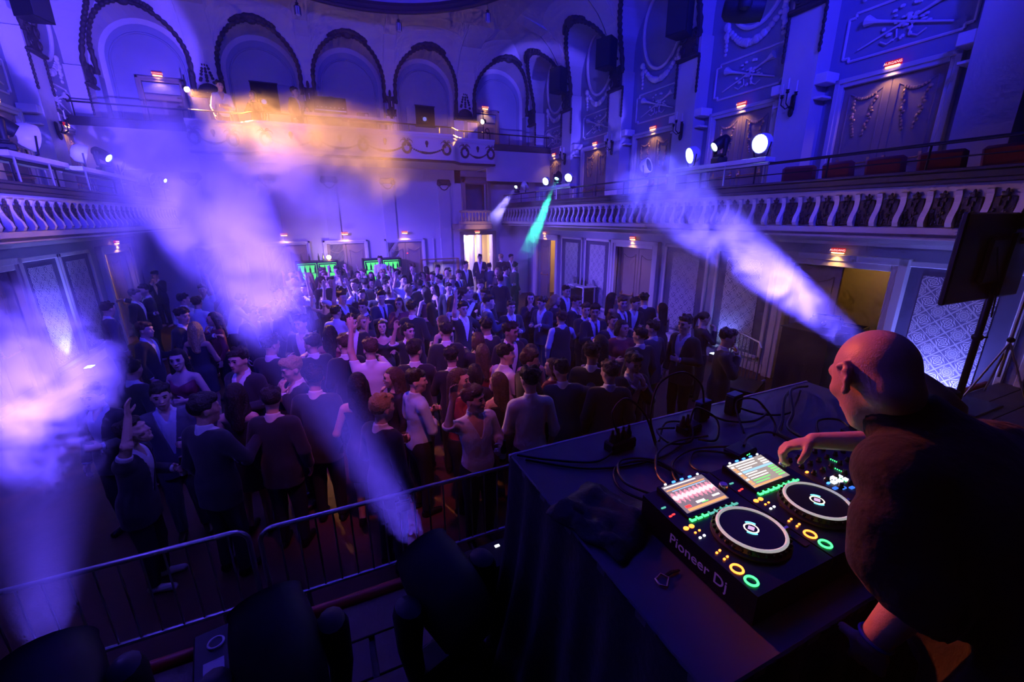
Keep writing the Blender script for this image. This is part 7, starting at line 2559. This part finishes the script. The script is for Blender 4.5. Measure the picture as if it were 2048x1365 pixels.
person('woman_long', (.92, 15.95, Z_RD), math.radians(180), 'woman behind the mixing console on the rear gallery', M_HAIRDK, None, None, None, 1.0, 'people on the rear gallery')
# ================================================================ the DJ
B0 = np.array((1.52, .12, STAGE_Z))          # between the feet
V3 = lambda *p: tuple(np.array(p, float) - B0)


def basis(fwd, up=(0, 0, 1)):
    f = np.array(fwd, float); f /= np.linalg.norm(f)
    u = np.array(up, float); u -= f * (u @ f); u /= np.linalg.norm(u)
    l = np.cross(u, f)
    return np.stack([l, -f, u], 1)            # columns: left, back, up  (head coordinates: -y is the face)


HR = basis((.40, .80, -.52))
HCEN = np.array((1.375, .590, 2.865))
head = head_prims(tuple(HCEN - B0), HR, k=1.10, ears=False)
HF = head_frame(tuple(HCEN - B0), HR, 1.10)
dj = head
dj += [('c', V3(1.445, .470, 2.70), V3(1.400, .555, 2.80), .078, .070, .04), ('e', HF(0, .055, -.05), (.062, .05, .05), HR, .04)]
# ears: rim, lobe and bowl
for s_ in (-1, 1):
    dj += [('c', HF(s_ * .076, .018, -.004), HF(s_ * .088, .026, .012), .014, .009, .006)]
    pts = [(.004, .010), (.010, .030), (.026, .034), (.034, .016), (.028, -.010), (.014, -.030), (.004, -.036)]
    ep = [HF(s_ * (.083 + .006 * (i % 3 == 1)), y - .002, z - .004) for i, (y, z) in enumerate(pts)]
    for a, b in zip(ep, ep[1:]):
        dj.append(('c', a, b, .0078, .0078, .004))
    dj += [('e', HF(s_ * .080, .012, -.002), (.010, .018, .026), HR, .006), ('e', HF(s_ * .082, .006, -.034), (.008, .011, .011), HR, .006)]
LSH, LEL, LWR = (1.265, .430, 2.67), (1.225, .330, 2.42), (1.190, .374, 2.235)
RSH, REL, RWR = (1.665, .385, 2.66), (1.885, .600, 2.53), (1.635, .835, 2.475)
tor_dj = [('c', V3(1.30, .45, 2.66), V3(1.60, .40, 2.655), .085, .085, .05), ('c', V3(1.45, .38, 2.55), V3(1.50, .22, 2.25), .175, .18, .06),
          ('c', V3(1.50, .22, 2.25), V3(1.53, .10, 2.02), .18, .165, .06), ('e', V3(1.47, .36, 2.50), (.215, .15, .20), None, .06),
          ('c', V3(1.455, .43, 2.68), V3(1.43, .50, 2.745), .10, .075, .04)]
arm_dj = [('c', V3(*LSH), V3(*LEL), .066, .055, .03), ('c', V3(*LEL), V3(*LWR), .053, .036, .03),
          ('c', V3(*RSH), V3(*REL), .066, .055, .03), ('c', V3(*REL), V3(*RWR), .053, .034, .03)]
leg_dj = []
for s_ in (-1, 1):
    x = 1.52 + s_ * .12
    leg_dj += [('c', V3(x - s_ * .02, .11, 1.98), V3(x, .10, 1.55), .11, .075, .04), ('c', V3(x, .10, 1.55), V3(x, .08, 1.14), .07, .045, .03)]
foot_dj = [[('c', V3(1.52 + s_ * .12, .05, 1.10), V3(1.52 + s_ * .14, .27, 1.085), .045, .038, .02), ('c', V3(1.52 + s_ * .12, .08, 1.10), V3(1.52 + s_ * .12, .08, 1.16), .042, .042, .02)] for s_ in (-1, 1)]
gr = lambda P, g: [(p[0], p[1], p[2], p[3] + g, p[4] + g, p[5]) if p[0] == 'c' else (p[0], p[1], tuple(r + g for r in p[2]), p[3], p[4]) for p in P]
hd = hand_prims(V3(*RWR), (-.62, .62, -.42), (.05, .25, 1.0), -1, .80, 1.08, .25, .0098)
hd += hand_prims(V3(*LWR), (.25, .10, -1.0), (-1, -.2, -.25), 1, .45, 1.08, .2, .0098)
skin_p = dj + gr(tor_dj, -.03) + gr(arm_dj, -.004) + gr(leg_dj, -.01) + [q for f_ in foot_dj for q in gr(f_, -.006)] + hd
djm = body_mesh('dj_body', skin_p, .0065, mat('dj_skin', (.60, .36, .26), .42, var=.08, scale=35, bump=.12, bscale=220))
DJ = link('person', djm, None, tuple(B0))
tag(DJ, 'bald DJ in a black shirt bent over the decks, one hand on a knob', 'person')
NB, NU = np.array(V3(1.405, .545, 2.79)), np.array((-.10, .55, .83))
AW_ = lambda P, W, E, cutoff: ((P - np.array(W)) @ ((np.array(W) - np.array(E)) / np.linalg.norm(np.array(W) - np.array(E)))) + cutoff


def f_djshirt(P):
    r = np.maximum.reduce([(P - NB) @ NU - .004, V3(0, 0, 1.85)[2] - P[:, 2]])
    for (W, E, back) in ((V3(*LWR), V3(*LEL), .150), (V3(*RWR), V3(*REL), .155)):
        W, E = np.array(W), np.array(E)
        d = (W - E) / np.linalg.norm(W - E)
        q = P - W
        al = q @ d
        rad = np.linalg.norm(q - al[:, None] * d, axis=1)
        r = np.maximum(r, np.minimum.reduce([al + back, .13 - rad, .3 - al]))
    return r


wr_p = []
rw = random.Random(4)
for k in range(9):                            # folds in the loose shirt
    z = 2.05 + .06 * k
    y = .02 + .035 * k + rw.uniform(-.02, .02)
    wr_p.append(('c', V3(1.30 + rw.uniform(-.03, .03), y + .12, z), V3(1.62 + rw.uniform(-.03, .03), y + .10, z + rw.uniform(-.06, .06)), .088, .075, .02))
sl = gr(arm_dj, .030)
sl[0] = ('c', V3(*LSH), V3(*LEL), .084, .082, .03)
sl[2] = ('c', V3(*RSH), V3(*REL), .088, .084, .03)
sl.append(('c', V3(1.215, .42, 2.56), V3(1.185, .40, 2.48), .080, .074, .02))
sl.append(('c', V3(1.20, .36, 2.45), V3(1.215, .335, 2.37), .080, .080, .02))
collar_p = [('c', V3(1.42, .515, 2.745), V3(1.402, .55, 2.79), .094, .090, .015)]
shm = body_mesh('dj_shirt', gr(tor_dj, .022) + [('c', V3(1.48, .12, 2.0), V3(1.58, .12, 1.82), .185, .185, .05)] + sl + wr_p + collar_p + [('fn', f_djshirt, 0)], .009, mat('dj_black_shirt', (.013, .011, .011), .85, var=.25, scale=20, sheen=.06, bump=.5, bscale=22))
link('shirt', shm, DJ)
link('trousers', body_mesh('dj_trousers', gr(leg_dj, .016) + [('c', V3(1.45, .11, 1.98), V3(1.60, .11, 1.98), .165, .165, .05), ('fn', lambda P: np.maximum(.10 - P[:, 2], P[:, 2] - 1.02), 0)], .014, M_TROUSER), DJ)
for f_ in foot_dj:
    link('shoe', body_mesh('dj_shoe', f_, .011, M_SHOE), DJ)
d_ = (np.array(LWR) - np.array(LEL)); d_ /= np.linalg.norm(d_)
wc = Vector(V3(*LWR)) - Vector(d_) * .015
Mw = Matrix.Translation(wc) @ aim(Vector(d_))
MB().path([Mw @ Vector((.037 * math.cos(2 * PI * k / 20), .037 * math.sin(2 * PI * k / 20), 0)) for k in range(20)], .0042, 6, closed=True, flat=1.3).obj('wrist_band', mat('blue_band', (.05, .08, .5), .35, var=0), DJ, True)
for s_, en in ((-1, 'eye'), (1, 'eye')):
    MB().ball(HF(s_ * .032, -.092, .008), (.014, .010, .010), 8, 6, Matrix([list(r) for r in HR])).obj('eye', M_EYE, DJ, True)
MB().path([HF(-.024, -.100, -.060), HF(0, -.106, -.064), HF(.024, -.100, -.060)], [.004, .007, .004], 6).obj('mouth', M_LIP, DJ, True)
